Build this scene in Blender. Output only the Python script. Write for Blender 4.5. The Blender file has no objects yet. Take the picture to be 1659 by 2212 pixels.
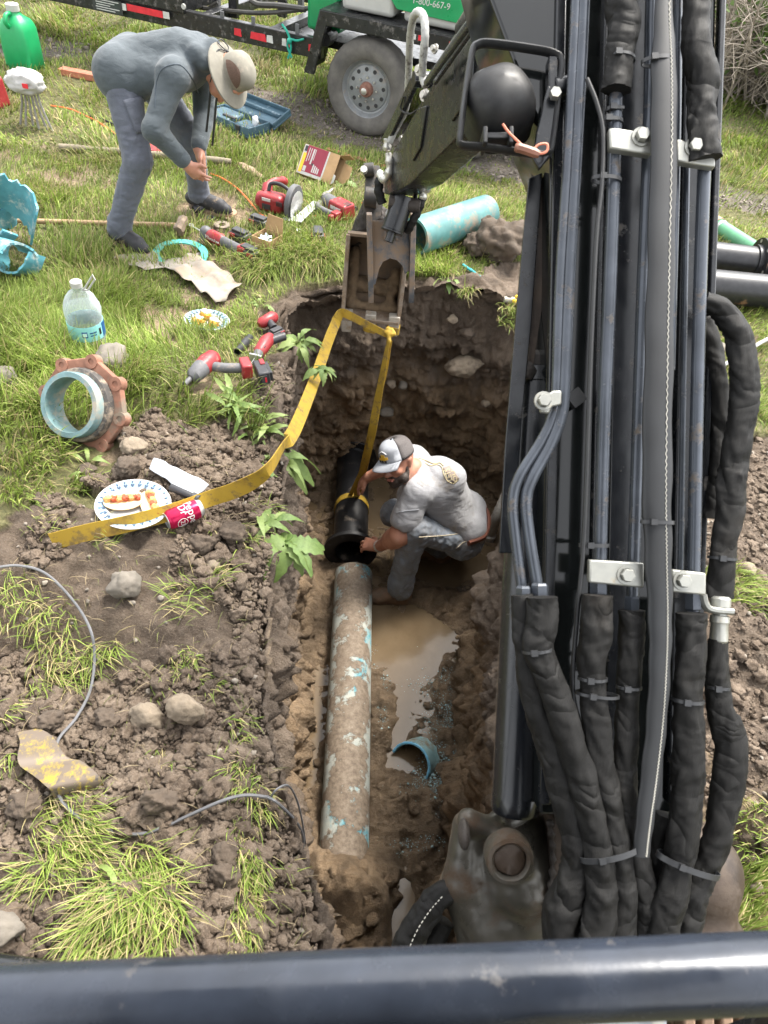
import bpy, bmesh, math, random
import numpy as np
from mathutils import Vector, Matrix

# ------------------------------------------------------------------ camera, world, sun, exposure
SC = bpy.context.scene
CAM_H, PITCH, ROLL, FPX = 2.1, math.radians(46), math.radians(8), 1534.0   # photo measured on a 1659 x 2212 grid
_f = Vector((0, math.cos(PITCH), -math.sin(PITCH))); _u = Vector((0, math.sin(PITCH), math.cos(PITCH))); _r = Vector((1, 0, 0))
cam_right = _r * math.cos(ROLL) + _u * math.sin(ROLL)
cam_up = _u * math.cos(ROLL) - _r * math.sin(ROLL)
cd = bpy.data.cameras.new("camera"); cam = bpy.data.objects.new("camera", cd); SC.collection.objects.link(cam)
m = Matrix((cam_right, cam_up, -_f)).transposed().to_4x4(); m.translation = (0, 0, CAM_H); cam.matrix_world = m
cd.sensor_fit = 'VERTICAL'; cd.sensor_height = 36.0; cd.lens = 36.0 * FPX / 2212.0
cd.clip_start = 0.02; cd.clip_end = 500
cd.dof.use_dof = True; cd.dof.focus_distance = 3.2; cd.dof.aperture_fstop = 10
SC.camera = cam
W = bpy.data.worlds.new("World"); SC.world = W; W.use_nodes = True
SUN_EL, SUN_AZ = math.radians(60), math.radians(38)      # azimuth clockwise from +Y (photo's far side)
nt = W.node_tree; nt.nodes.clear()
sk = nt.nodes.new('ShaderNodeTexSky'); sk.sky_type = 'NISHITA'; sk.sun_disc = False
sk.sun_elevation = SUN_EL; sk.sun_rotation = SUN_AZ; sk.air_density = 1.0; sk.dust_density = 3.0; sk.ozone_density = 1.0
hs = nt.nodes.new('ShaderNodeHueSaturation'); hs.inputs['Saturation'].default_value = 0.12; hs.inputs['Value'].default_value = 1.0
bg = nt.nodes.new('ShaderNodeBackground'); bg.inputs['Strength'].default_value = 0.15
ow = nt.nodes.new('ShaderNodeOutputWorld')
nt.links.new(sk.outputs[0], hs.inputs['Color']); nt.links.new(hs.outputs[0], bg.inputs['Color']); nt.links.new(bg.outputs[0], ow.inputs['Surface'])
sl = bpy.data.lights.new("sun", 'SUN'); sl.energy = 1.35; sl.angle = math.radians(16); sl.color = (1.0, 0.93, 0.82)
so = bpy.data.objects.new("sun", sl); SC.collection.objects.link(so)
sdir = Vector((math.sin(SUN_AZ) * math.cos(SUN_EL), math.cos(SUN_AZ) * math.cos(SUN_EL), math.sin(SUN_EL)))
so.rotation_euler = sdir.to_track_quat('Z', 'Y').to_euler(); so.location = sdir * 30
SC.view_settings.view_transform = 'Standard'; SC.view_settings.look = 'None'
SC.view_settings.exposure = 2.25; SC.view_settings.gamma = 1.0; SC.view_settings.use_curve_mapping = False

# ------------------------------------------------------------------ pixel -> world helpers
def ray(px, py):
    x = (px - 829.5) / FPX; y = (py - 1106) / FPX
    X = x * math.cos(ROLL) + y * math.sin(ROLL); Y = y * math.cos(ROLL) - x * math.sin(ROLL)
    return Vector((X, math.cos(PITCH) - Y * math.sin(PITCH), -math.sin(PITCH) - Y * math.cos(PITCH)))
O = Vector((0, 0, CAM_H))
def P(px, py, z=0.0):
    d = ray(px, py); return O + d * ((z - CAM_H) / d.z)
def D(px, py, t):                       # point at a depth along the optical axis
    return O + ray(px, py) * t
def PY(px, py, y):                      # point at a distance forward of the machine
    d = ray(px, py); return O + d * (y / d.y)
def sstep(a, b, x):
    t = np.clip((np.asarray(x, float) - a) / (b - a), 0, 1); return t * t * (3 - 2 * t)

# ------------------------------------------------------------------ noise
def _h(ix, iy, iz, s):
    n = (ix * 374761393 + iy * 668265263 + iz * 1274126177 + s * 974634777).astype(np.int64) & 0xffffffff
    n = ((n ^ (n >> 13)) * 1274126177) & 0xffffffff
    n = ((n ^ (n >> 16)) * 2246822519) & 0xffffffff
    return ((n ^ (n >> 15)) & 0xffffff) / float(0xffffff)
def vn(p, s=0):
    p = np.asarray(p, float); i = np.floor(p).astype(np.int64); f = p - i; f = f * f * f * (f * (f * 6 - 15) + 10)
    r = 0
    for dx in (0, 1):
        wx = f[..., 0] if dx else 1 - f[..., 0]
        for dy in (0, 1):
            wy = f[..., 1] if dy else 1 - f[..., 1]
            for dz in (0, 1):
                wz = f[..., 2] if dz else 1 - f[..., 2]
                r = r + wx * wy * wz * _h(i[..., 0] + dx, i[..., 1] + dy, i[..., 2] + dz, s)
    return r * 2 - 1
def fbm(p, o=4, s=0, g=0.5):
    p = np.asarray(p, float); a = 1.0; r = 0
    for k in range(o):
        r = r + a * vn(p, s + k); p = p * 2.03 + 17.3; a *= g
    return r
def billow(p, o=3, s=0):
    p = np.asarray(p, float); a = 1.0; r = 0
    for k in range(o):
        r = r + a * (1 - 2 * np.abs(vn(p, s + k))); p = p * 2.1 + 9.1; a *= 0.5
    return r
def inpoly(x, y, poly):
    x = np.asarray(x, float); y = np.asarray(y, float); c = np.zeros(x.shape, bool); n = len(poly); j = n - 1
    for i in range(n):
        xi, yi = poly[i][0], poly[i][1]; xj, yj = poly[j][0], poly[j][1]
        k = ((yi > y) != (yj > y)) & (x < (xj - xi) * (y - yi) / ((yj - yi) or 1e-9) + xi)
        c ^= k; j = i
    return c
def pdist(x, y, poly, closed=True):
    x = np.asarray(x, float); y = np.asarray(y, float); d = np.full(x.shape, 1e9); n = len(poly)
    for i in range(n if closed else n - 1):
        ax, ay = poly[i][0], poly[i][1]; bx, by = poly[(i + 1) % n][0], poly[(i + 1) % n][1]
        ex, ey = bx - ax, by - ay; t = np.clip(((x - ax) * ex + (y - ay) * ey) / (ex * ex + ey * ey + 1e-12), 0, 1)
        d = np.minimum(d, np.hypot(x - ax - t * ex, y - ay - t * ey))
    return d

# ------------------------------------------------------------------ materials
MATS = {}
def lin(r, g, b): # sRGB 0-255 to linear
    return tuple((c / 255 / 12.92 if c / 255 <= 0.04045 else ((c / 255 + 0.055) / 1.055) ** 2.4) for c in (r, g, b)) + (1,)
def c4(c): return tuple(c) + (1,) if len(c) == 3 else tuple(c)
class NT:
    def __init__(s, name):
        s.m = bpy.data.materials.new(name); s.m.use_nodes = True; s.t = s.m.node_tree; s.t.nodes.clear()
        s.out = s.n('OutputMaterial'); s.b = s.n('BsdfPrincipled'); s.l(s.b.outputs[0], s.out.inputs['Surface'])
        s.co = s.n('TexCoord').outputs['Object']
    def n(s, k): return s.t.nodes.new('ShaderNode' + k)
    def l(s, a, b): s.t.links.new(a, b)
    def noise(s, sc, det=4, rough=0.6, dist=0, co=None):
        n = s.n('TexNoise'); n.inputs['Scale'].default_value = sc; n.inputs['Detail'].default_value = det
        n.inputs['Roughness'].default_value = rough; n.inputs['Distortion'].default_value = dist
        s.l(co or s.co, n.inputs['Vector']); return n.outputs['Fac']
    def ramp(s, f, stops):
        r = s.n('ValToRGB'); e = r.color_ramp.elements
        while len(e) > 1: e.remove(e[-1])
        e[0].position = stops[0][0]; e[0].color = c4(stops[0][1])
        for p, c in stops[1:]:
            q = e.new(p); q.color = c4(c)
        s.l(f, r.inputs[0]); return r.outputs[0]
    def step(s, f, a, b):
        r = s.n('MapRange'); r.inputs['From Min'].default_value = a; r.inputs['From Max'].default_value = b
        s.l(f, r.inputs['Value']); return r.outputs['Result']
    def mix(s, f, a, b):
        x = s.n('MixRGB')
        for i, v in ((0, f), (1, a), (2, b)):
            if hasattr(v, 'is_output'): s.l(v, x.inputs[i])
            else: x.inputs[i].default_value = v if i == 0 else c4(v)
        return x.outputs[0]
    def mul(s, a, b, op='MULTIPLY'):
        x = s.n('Math'); x.operation = op
        for i, v in ((0, a), (1, b)):
            if hasattr(v, 'is_output'): s.l(v, x.inputs[i])
            else: x.inputs[i].default_value = v
        return x.outputs[0]
    def attr(s, name):
        a = s.n('Attribute'); a.attribute_name = name; return a
    def bump(s, f, st, dist=0.01, prev=None):
        b = s.n('Bump'); b.inputs['Strength'].default_value = st; b.inputs['Distance'].default_value = dist; s.l(f, b.inputs['Height'])
        if prev: s.l(prev, b.inputs['Normal'])
        s.l(b.outputs[0], s.b.inputs['Normal']); return b.outputs[0]
    def set(s, **k):
        for a, v in k.items():
            i = s.b.inputs[a.replace('_', ' ')]
            if hasattr(v, 'is_output'): s.l(v, i)
            else: i.default_value = c4(v) if i.type == 'RGBA' else v
def M(name, col, rough=0.5, metal=0.0, var=0.18, sc=18, bump=0.0, bsc=120, bd=0.004, dirt=0.0, dcol=(0.11, 0.085, 0.06), dsc=9, col2=None, rvar=0.1):
    if name in MATS: return MATS[name]
    t = NT(name); c = c4(col); d = c4(col2) if col2 else tuple(min(1, v * (1 + var)) for v in c[:3]) + (1,)
    e = tuple(v * (1 - var) for v in c[:3]) + (1,)
    f = t.noise(sc, 5); k = t.ramp(f, [(0.3, e), (0.7, d)])
    rg = t.step(t.noise(sc * 1.7, 4), 0.3, 0.7); rr = t.mul(rg, rvar * 2); rr = t.mul(rr, rough - rvar, 'ADD')
    if dirt > 0:
        n = t.step(t.noise(dsc, 8, 0.72), 0.62 - dirt * 0.35, 0.74 - dirt * 0.3)
        k = t.mix(n, k, dcol); x = t.n('MixRGB'); t.l(n, x.inputs[0]); t.l(rr, x.inputs[1]); x.inputs[2].default_value = (0.85,) * 3 + (1,); rr = x.outputs[0]
    t.set(Base_Color=k, Roughness=rr, Metallic=metal)
    if bump > 0: t.bump(t.noise(bsc, 5), bump, bd)
    MATS[name] = t.m; return t.m

# ------------------------------------------------------------------ objects
def tag(o, label=None, cat=None, group=None, kind=None):
    if label: o['label'] = label
    if cat: o['category'] = cat
    if group: o['group'] = group
    if kind: o['kind'] = kind
    return o
def thing(name, label, cat, loc=(0, 0, 0), rot=(0, 0, 0), group=None):
    o = bpy.data.objects.new(name, None); o.empty_display_size = 0.1; SC.collection.objects.link(o)
    if isinstance(rot, Matrix):
        mm = rot.to_4x4(); mm.translation = loc; o.matrix_world = mm
        o.location = loc; o.rotation_euler = rot.to_euler()
    else:
        o.location = loc; o.rotation_euler = rot
    return tag(o, label, cat, group)
def link(name, me, mat, parent=None):
    o = bpy.data.objects.new(name, me); SC.collection.objects.link(o)
    for q in (mat if isinstance(mat, (list, tuple)) else [mat]): me.materials.append(q)
    if parent: o.parent = parent
    return o
def npmesh(name, V, Fq, smooth=True):
    """V (n,3); Fq (m,k) all faces with k corners"""
    me = bpy.data.meshes.new(name); V = np.asarray(V, np.float32); Fq = np.asarray(Fq, np.int32); n, k = Fq.shape
    me.vertices.add(len(V)); me.vertices.foreach_set('co', V.ravel())
    me.loops.add(n * k); me.loops.foreach_set('vertex_index', Fq.ravel())
    me.polygons.add(n); me.polygons.foreach_set('loop_start', np.arange(0, n * k, k, dtype=np.int32))
    me.polygons.foreach_set('loop_total', np.full(n, k, np.int32))
    me.polygons.foreach_set('use_smooth', np.full(n, smooth, bool)); me.update(calc_edges=True); return me
def setcol(me, name, C):
    a = me.color_attributes.new(name, 'FLOAT_COLOR', 'POINT'); C = np.asarray(C, np.float32)
    if C.shape[1] == 3: C = np.hstack([C, np.ones((len(C), 1), np.float32)])
    a.data.foreach_set('color', C.ravel())
def spline(pts, n=8):
    p = [Vector(q) for q in pts]; p = [p[0] * 2 - p[1]] + p + [p[-1] * 2 - p[-2]]; out = []
    for i in range(1, len(p) - 2):
        a, b, c, d = p[i - 1:i + 3]
        for k in range(n):
            t = k / n; out.append(0.5 * ((2 * b) + (c - a) * t + (2 * a - 5 * b + 4 * c - d) * t * t + (3 * b - a - 3 * c + d) * t ** 3))
    out.append(p[-2]); return out
def basis(d, up=None):
    d = Vector(d).normalized(); u = Vector(up) if up is not None else (Vector((0, 0, 1)) if abs(d.z) < 0.9 else Vector((1, 0, 0)))
    x = u.cross(d)
    if x.length < 1e-6: x = Vector((1, 0, 0)).cross(d)
    x.normalize(); y = d.cross(x).normalized(); return x, y, d
class MB:
    def __init__(s): s.v = []; s.f = []
    def add(s, V, Fc):
        o = len(s.v); s.v += [Vector(q) for q in V]; s.f += [tuple(i + o for i in f) for f in Fc]; return s
    def box(s, c, size, R=None, taper=1.0):
        c = Vector(c); V = []
        for z in (-.5, .5):
            k = taper if z > 0 else 1
            for y in (-.5, .5):
                for x in (-.5, .5):
                    q = Vector((x * size[0] * k, y * size[1] * k, z * size[2])); V.append(c + (R @ q if R else q))
        return s.add(V, [(0, 2, 3, 1), (4, 5, 7, 6), (0, 1, 5, 4), (2, 6, 7, 3), (0, 4, 6, 2), (1, 3, 7, 5)])
    def rings(s, R, cap=True, closed=False):
        n = len(R[0]); V = [q for r in R for q in r]; Fc = []
        m = len(R)
        for i in range(m if closed else m - 1):
            for j in range(n):
                a = i * n + j; b = i * n + (j + 1) % n; i2 = (i + 1) % m
                Fc.append((a, b, i2 * n + (j + 1) % n, i2 * n + j))
        if cap and not closed: Fc += [tuple(range(n - 1, -1, -1)), tuple((m - 1) * n + j for j in range(n))]
        return s.add(V, Fc)
    def tube(s, path, r, n=10, cap=True, up=None, flat=1.0, fn=None, closed=False):
        path = [Vector(q) for q in path]; R = []; px = None; m = len(path)
        for i, p in enumerate(path):
            d = (path[(i + 1) % m] - path[i - 1]) if closed else (path[min(i + 1, m - 1)] - path[max(i - 1, 0)])
            x, y, d = basis(d, up if px is None or up is not None else None)
            if px is not None and up is None:
                x = (px - d * px.dot(d)).normalized(); y = d.cross(x)
            px = x; rr = r[i] if isinstance(r, (list, tuple)) else r; ring = []
            for j in range(n):
                a = 2 * math.pi * j / n; k = rr * (fn(i, a) if fn else 1)
                ring.append(p + x * math.cos(a) * k + y * math.sin(a) * k * flat)
            R.append(ring)
        return s.rings(R, cap, closed)
    def cyl(s, a, b, r, r2=None, n=16, cap=True): return s.tube([a, b], [r, r if r2 is None else r2], n, cap)
    def lathe(s, prof, c=(0, 0, 0), d=(0, 0, 1), n=24, cap=False, fn=None, closed=False):
        x, y, d = basis(d); c = Vector(c); R = []
        for i, (r, h) in enumerate(prof):
            R.append([c + d * h + (x * math.cos(2 * math.pi * j / n) + y * math.sin(2 * math.pi * j / n)) * r * (fn(i, 2 * math.pi * j / n) if fn else 1) for j in range(n)])
        return s.rings(R, cap, closed)
    def prism(s, pts, d, off=(0, 0, 0)):           # closed outline (3-D points) pushed along vector d
        n = len(pts); d = Vector(d); A = [Vector(p) + Vector(off) for p in pts]; B = [p + d for p in A]
        nrm = Vector((0, 0, 0))
        for i in range(n): nrm += A[i].cross(A[(i + 1) % n])
        if nrm.dot(d) > 0: A, B = B, A
        return s.add(A + B, [tuple(range(n)), tuple(range(2 * n - 1, n - 1, -1))] + [(i, i + n, (i + 1) % n + n, (i + 1) % n) for i in range(n)])
    def ribbon(s, path, side, w, t=0.003, cnt=2):   # strap with thickness
        R = []
        for i, p in enumerate(path):
            sd = Vector(side[i]).normalized(); dd = (Vector(path[min(i + 1, len(path) - 1)]) - Vector(path[max(i - 1, 0)])).normalized()
            nn = dd.cross(sd).normalized(); ww = w[i] if isinstance(w, (list, tuple)) else w; p = Vector(p)
            R.append([p - sd * ww / 2 - nn * t / 2, p + sd * ww / 2 - nn * t / 2, p + sd * ww / 2 + nn * t / 2, p - sd * ww / 2 + nn * t / 2])
        return s.rings(R, True)
    def ball(s, c, r, n=12, m=8, R=None):
        r = (r, r, r) if not isinstance(r, (tuple, list)) else r; c = Vector(c); rg = []
        for i in range(m + 1):
            th = math.pi * (0.02 + 0.96 * i / m); rg.append([])
            for j in range(n):
                q = Vector((r[0] * math.sin(th) * math.cos(2 * math.pi * j / n), r[1] * math.sin(th) * math.sin(2 * math.pi * j / n), -r[2] * math.cos(th)))
                rg[-1].append(c + (R @ q if R else q))
        return s.rings(rg, True)
    def mesh(s, name, ang=40, off=None):
        me = bpy.data.meshes.new(name); V = s.v if off is None else [q - off for q in s.v]
        me.from_pydata([tuple(q) for q in V], [], s.f); me.update()
        me.polygons.foreach_set('use_smooth', [True] * len(me.polygons)); me.set_sharp_from_angle(angle=math.radians(ang)); return me
    def build(s, name, mat, parent=None, ang=40, bevel=0, seg=2, wc=False, sub=0):
        """wc: vertices are world coordinates; parent is an unrotated empty"""
        off = None
        if wc and parent is not None:
            off = Vector(parent.location); q = parent.parent
            while q is not None: off += Vector(q.location); q = q.parent
        o = link(name, s.mesh(name, ang, off), mat, parent)
        if bevel:
            b = o.modifiers.new('bevel', 'BEVEL'); b.width = bevel; b.segments = seg; b.limit_method = 'ANGLE'; b.angle_limit = math.radians(35); b.harden_normals = False
        if sub:
            b = o.modifiers.new('sub', 'SUBSURF'); b.levels = sub; b.render_levels = sub
        return o
def text(name, body, size, mat, parent, loc, R, ext=0.0006, align='CENTER', squash=1.0):
    cu = bpy.data.curves.new(name, 'FONT'); cu.body = body; cu.size = size; cu.align_x = align; cu.align_y = 'CENTER'; cu.extrude = ext; cu.resolution_u = 3
    t = bpy.data.objects.new(name, cu); SC.collection.objects.link(t)
    me = bpy.data.meshes.new_from_object(t.evaluated_get(bpy.context.evaluated_depsgraph_get())); bpy.data.objects.remove(t)
    me.materials.clear(); o = link(name, me, mat, parent); mm = (R if isinstance(R, Matrix) else Matrix.Identity(3)).to_4x4(); mm = mm @ Matrix.Diagonal((squash, 1, 1, 1)); mm.translation = loc
    o.matrix_local = mm; return o
def RM(x, y=None, z=None):            # 3x3 with given local axes
    x = Vector(x).normalized()
    if z is not None: z = Vector(z); y = z.cross(x).normalized(); z = x.cross(y).normalized()
    else: y = Vector(y); z = x.cross(y).normalized(); y = z.cross(x).normalized()
    return Matrix((x, y, z)).transposed()

# ------------------------------------------------------------------ implicit surfaces (people, castings)
def sdf_mesh(prims, vox, k=0.02, fine=None, pad=None):
    pts = []
    for q in prims:
        if q[0] in ('c', '-c'): pts += [np.array(q[1]) - q[3], np.array(q[1]) + q[3], np.array(q[2]) - q[4], np.array(q[2]) + q[4]]
        else: rr = max(q[2]); pts += [np.array(q[1]) - rr, np.array(q[1]) + rr]
    pts = np.array(pts); lo = pts.min(0) - 4 * vox - 0.01; hi = pts.max(0) + 4 * vox + 0.01
    N = np.ceil((hi - lo) / vox).astype(int) + 1
    ax = [lo[i] + vox * np.arange(N[i]) for i in range(3)]; Dg = np.full(tuple(N), 0.5, np.float32)
    for q in prims:
        t = q[0]; neg = t[0] == '-'
        if t[-1] == 'c':
            a, b = np.array(q[1]), np.array(q[2]); ra, rb = q[3], q[4]; l0 = np.minimum(a - ra, b - rb); h0 = np.maximum(a + ra, b + rb)
        else:
            a = np.array(q[1]); rr = np.array(q[2]); l0 = a - rr.max(); h0 = a + rr.max()
        kk = q[5] if t[-1] == 'c' and len(q) > 5 else (q[4] if t[-1] == 'e' and len(q) > 4 else k); mg = kk + 3 * vox
        i0 = np.maximum(((l0 - mg - lo) / vox).astype(int), 0); i1 = np.minimum(((h0 + mg - lo) / vox).astype(int) + 2, N)
        s = tuple(slice(i0[i], i1[i]) for i in range(3))
        X = np.stack(np.meshgrid(*[ax[i][s[i]] for i in range(3)], indexing='ij'), -1)
        if t[-1] == 'c':
            ba = b - a; pa = X - a; h = np.clip(pa @ ba / max(ba @ ba, 1e-12), 0, 1); d = np.linalg.norm(pa - h[..., None] * ba, axis=-1) - (ra + (rb - ra) * h)
        else:
            Y = X - a
            if len(q) > 3 and q[3] is not None: Y = Y @ np.array(q[3])
            k0 = np.linalg.norm(Y / rr, axis=-1); k1 = np.linalg.norm(Y / rr ** 2, axis=-1); d = k0 * (k0 - 1) / np.maximum(k1, 1e-9)
        o = Dg[s]
        if neg:
            h = np.clip(0.5 - 0.5 * (o + d) / kk, 0, 1); Dg[s] = o + (-d - o) * h + kk * h * (1 - h)
        else:
            h = np.clip(0.5 + 0.5 * (o - d) / kk, 0, 1); Dg[s] = o + (d - o) * h - kk * h * (1 - h)
    if fine is not None:
        near = np.abs(Dg) < 0.05; I = np.argwhere(near); X = lo + I * vox; Dg[near] += fine(X)
    return surf_nets(Dg, lo, vox)
def surf_nets(Dg, lo, vox):
    S = Dg < 0; n = np.array(Dg.shape) - 1
    cor = [(i, j, k) for i in (0, 1) for j in (0, 1) for k in (0, 1)]
    def sub(A, c): return A[c[0]:c[0] + n[0], c[1]:c[1] + n[1], c[2]:c[2] + n[2]]
    cnt = sum(sub(S, c).astype(np.int8) for c in cor); act = (cnt > 0) & (cnt < 8); I = np.argwhere(act)
    acc = np.zeros((len(I), 3)); w = np.zeros(len(I)); dv = {c: sub(Dg, c)[act] for c in cor}
    for a in cor:
        for x in range(3):
            if a[x] == 0:
                b = list(a); b[x] = 1; b = tuple(b); da, db = dv[a], dv[b]; m_ = (da < 0) != (db < 0)
                t = np.where(m_, da / np.where(m_, da - db, 1), 0); p = np.tile(np.array(a, float), (len(I), 1)); p[:, x] += t
                acc[m_] += p[m_]; w[m_] += 1
    V = lo + (I + acc / w[:, None]) * vox
    idx = np.full(tuple(n), -1, np.int64); idx[act] = np.arange(len(I)); Fs = []
    for x in range(3):
        y, z = (x + 1) % 3, (x + 2) % 3
        sl = [slice(None)] * 3; sl2 = [slice(None)] * 3; sl[x] = slice(0, -1); sl2[x] = slice(1, None)
        A = S[tuple(sl)]; B = S[tuple(sl2)]; e = np.argwhere(A != B); e = e[(e[:, y] > 0) & (e[:, z] > 0) & (e[:, y] < n[y]) & (e[:, z] < n[z])]
        ins = A[tuple(e.T)]; q = []
        for dy, dz in ((-1, -1), (0, -1), (0, 0), (-1, 0)):
            g = e.copy(); g[:, y] += dy; g[:, z] += dz; q.append(idx[tuple(g.T)])
        q = np.stack(q, 1); q[~ins] = q[~ins][:, ::-1]; Fs.append(q)
    Fq = np.concatenate(Fs); Fq = Fq[(Fq >= 0).all(1)]; return V, Fq
def relax(V, Fq, it=2, lam=0.5):
    n = len(V)
    for _ in range(it):
        A = np.zeros((n, 3)); c = np.zeros(n)
        for i, j in ((0, 1), (1, 2), (2, 3), (3, 0)):
            for a, b in ((i, j), (j, i)):
                for x in range(3): A[:, x] += np.bincount(Fq[:, a], V[Fq[:, b], x], n)
                c += np.bincount(Fq[:, a], minlength=n)
        V = V + lam * (A / np.maximum(c, 1)[:, None] - V)
    return V
def sdf_obj(name, prims, mat, parent, vox=0.008, k=0.02, fine=None, it=2, world=True):
    V, Fq = sdf_mesh(prims, vox, k, fine); V = relax(V, Fq, it)
    if world and parent is not None:
        q = parent
        while q is not None: V = V - np.array(q.location); q = q.parent
    return link(name, npmesh(name, V, Fq), mat, parent)
def C(a, b, ra, rb, k=None): return ('c', tuple(a), tuple(b), ra, rb) + (() if k is None else (k,))
def E(c, r, R=None, k=None): return ('e', tuple(c), tuple(r), None if R is None else tuple(map(tuple, R))) + (() if k is None else (k,))
rnd = random.Random(7); rng = np.random.default_rng(11)
# ================================================================== terrain
RIM = [(.03, .30), (-.03, .5), (-.14, .7), (-.26, .93), (-.33, 1.3), (-.36, 1.6), (-.43, 2.15), (-.50, 2.6), (-.55, 2.95), (-.64, 3.2),
       (-.70, 3.42), (-.58, 3.64), (-.3, 3.82), (0, 3.94), (.3, 3.95), (.6, 3.88), (.85, 3.7), (.92, 3.3), (.87, 2.95), (.72, 2.75), (.61, 2.45),
       (.57, 2.0), (.58, 1.5), (.54, 1.0), (.5, .35), (.28, .16)]
FLOOR = -1.5
def G(x, y):                              # large-scale ground height
    x = np.asarray(x, float); y = np.asarray(y, float)
    z = 0.25 * sstep(3.3, 2.3, y) * sstep(0.2, -0.35, x)
    z = z + 0.10 * np.exp(-(((x + 1.35) / .45) ** 2 + ((y - 1.35) / .3) ** 2))
    z = z + 0.06 * np.exp(-(((x + .75) / .3) ** 2 + ((y - 1.5) / .22) ** 2))
    z = z + 0.07 * np.exp(-(((x + .95) / .3) ** 2 + ((y - 2.25) / .16) ** 2))
    z = z + 0.12 * sstep(0.7, 1.3, x) * sstep(2.9, 1.8, y)
    z = z - 0.12 * sstep(5.0, 6.2, y) * sstep(-3.2, -1.5, x)
    z = z + 0.05 * np.clip(y - 7.5, 0, 60) * sstep(0.5, 4, x)
    return z
def PG(px, py, dz=0.0):
    z = 0.1
    for _ in range(8):
        q = P(px, py, z); z = float(G(q.x, q.y))
    return P(px, py, z + dz) if dz else q
def wpoly(pts): return [tuple(PG(*q))[:2] for q in pts]
SOIL_L = wpoly([(-250, 1240), (0, 1160), (90, 1095), (150, 1085), (215, 1120), (330, 1125), (215, 1060), (262, 960), (310, 893), (420, 915), (470, 880), (590, 960), (640, 900), (690, 860), (760, 1000), (760, 1300), (760, 2400), (-250, 2400)])
SOIL_R = wpoly([(1500, 985), (1659, 950), (1900, 960), (1900, 2400), (1000, 2400), (1000, 1000), (1120, 900)])
SAND = [wpoly(q) for q in ([(270, 690), (330, 645), (400, 650), (420, 700), (400, 740), (300, 735)], [(380, 520), (450, 490), (560, 500), (560, 560), (470, 575), (390, 545)],
        [(400, 440), (470, 410), (560, 440), (550, 480), (430, 480)], [(390, 840), (470, 790), (560, 800), (540, 850), (420, 880)])]
GRAVEL = wpoly([(-120, 60), (60, 72), (210, 112), (700, 215), (930, 300), (1110, 330), (1530, 398), (1800, 440), (1900, 490), (1560, 448), (1400, 425), (1100, 395), (900, 345), (640, 270), (240, 130), (-120, 112)])
def masks(x, y):
    p = np.stack([x, y, np.zeros_like(x)], -1); j = 0.07 * fbm(p * 6, 3, 5); xj = x + j; yj = y + 0.07 * fbm(p * 6, 3, 9)
    soil = (inpoly(xj, yj, SOIL_L) | inpoly(xj, yj, SOIL_R)).astype(float)
    dr = pdist(xj, yj, RIM); soil = np.maximum(soil, (dr < 0.10 + 0.10 * sstep(0.1, .5, x) * sstep(3.4, 3.9, y)).astype(float))
    soil = np.maximum(soil, (np.hypot((xj - .62), (yj - 4.12)) < .30).astype(float))
    sand = np.zeros_like(x)
    for q in SAND: sand = np.maximum(sand, inpoly(xj, yj, q).astype(float))
    sand = np.maximum(sand, 0.75 * (fbm(p * 2.6, 4, 31, .65) > 0.85) * (y < 5.2)) * (fbm(p * 9, 3, 33) > -.55)
    grav = inpoly(xj * 1.0 + j, yj + j, GRAVEL).astype(float)
    grav = np.maximum(grav, 0.0)
    return soil, sand, grav
def soil_disp(p):                          # crumbly relief for bare soil, metres
    return 0.055 * fbm(p * 2.3, 2, 44) + 0.03 * fbm(p * 4.0, 2, 40) + 0.02 * fbm(p * 11, 3, 50) + 0.012 * fbm(p * 26, 2, 60) + .010 * np.abs(vn(p * 40, 66))
def axis(segs):
    out = []
    for a, b, s in segs: out += list(np.arange(a, b, s))
    return np.array(out + [segs[-1][1]])
xs = axis([(-60, -12, 2.0), (-12, -4, .25), (-4, -2.2, .05), (-2.2, 1.9, .0125), (1.9, 3.5, .05), (3.5, 12, .25), (12, 60, 2.0)])
ys = axis([(-6, -.4, .2), (-.4, .2, .05), (.2, 2.9, .0115), (2.9, 4.6, .018), (4.6, 9, .06), (9, 16, .2), (16, 80, 2)])
X, Y = np.meshgrid(xs, ys); shp = X.shape; xf, yf = X.ravel(), Y.ravel()
soil, sand, grav = masks(xf, yf); z = G(xf, yf); p3 = np.stack([xf, yf, z], -1)
nearw = (np.abs(xf) < 4) & (yf < 6) & (yf > -1)
z = z + np.where(nearw, soil * soil_disp(p3) + (1 - soil) * (0.02 * fbm(p3 * 3, 3, 3) + .004 * fbm(p3 * 30, 2, 4)), 0.015 * fbm(p3 * 3, 2, 3))
z = z - sand * 0.012
dr = pdist(xf, yf, RIM); ins = inpoly(xf, yf, RIM); z = z - 0.05 * np.exp(-dr / 0.04) * (~ins)
V = np.stack([xf, yf, z], -1)
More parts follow.
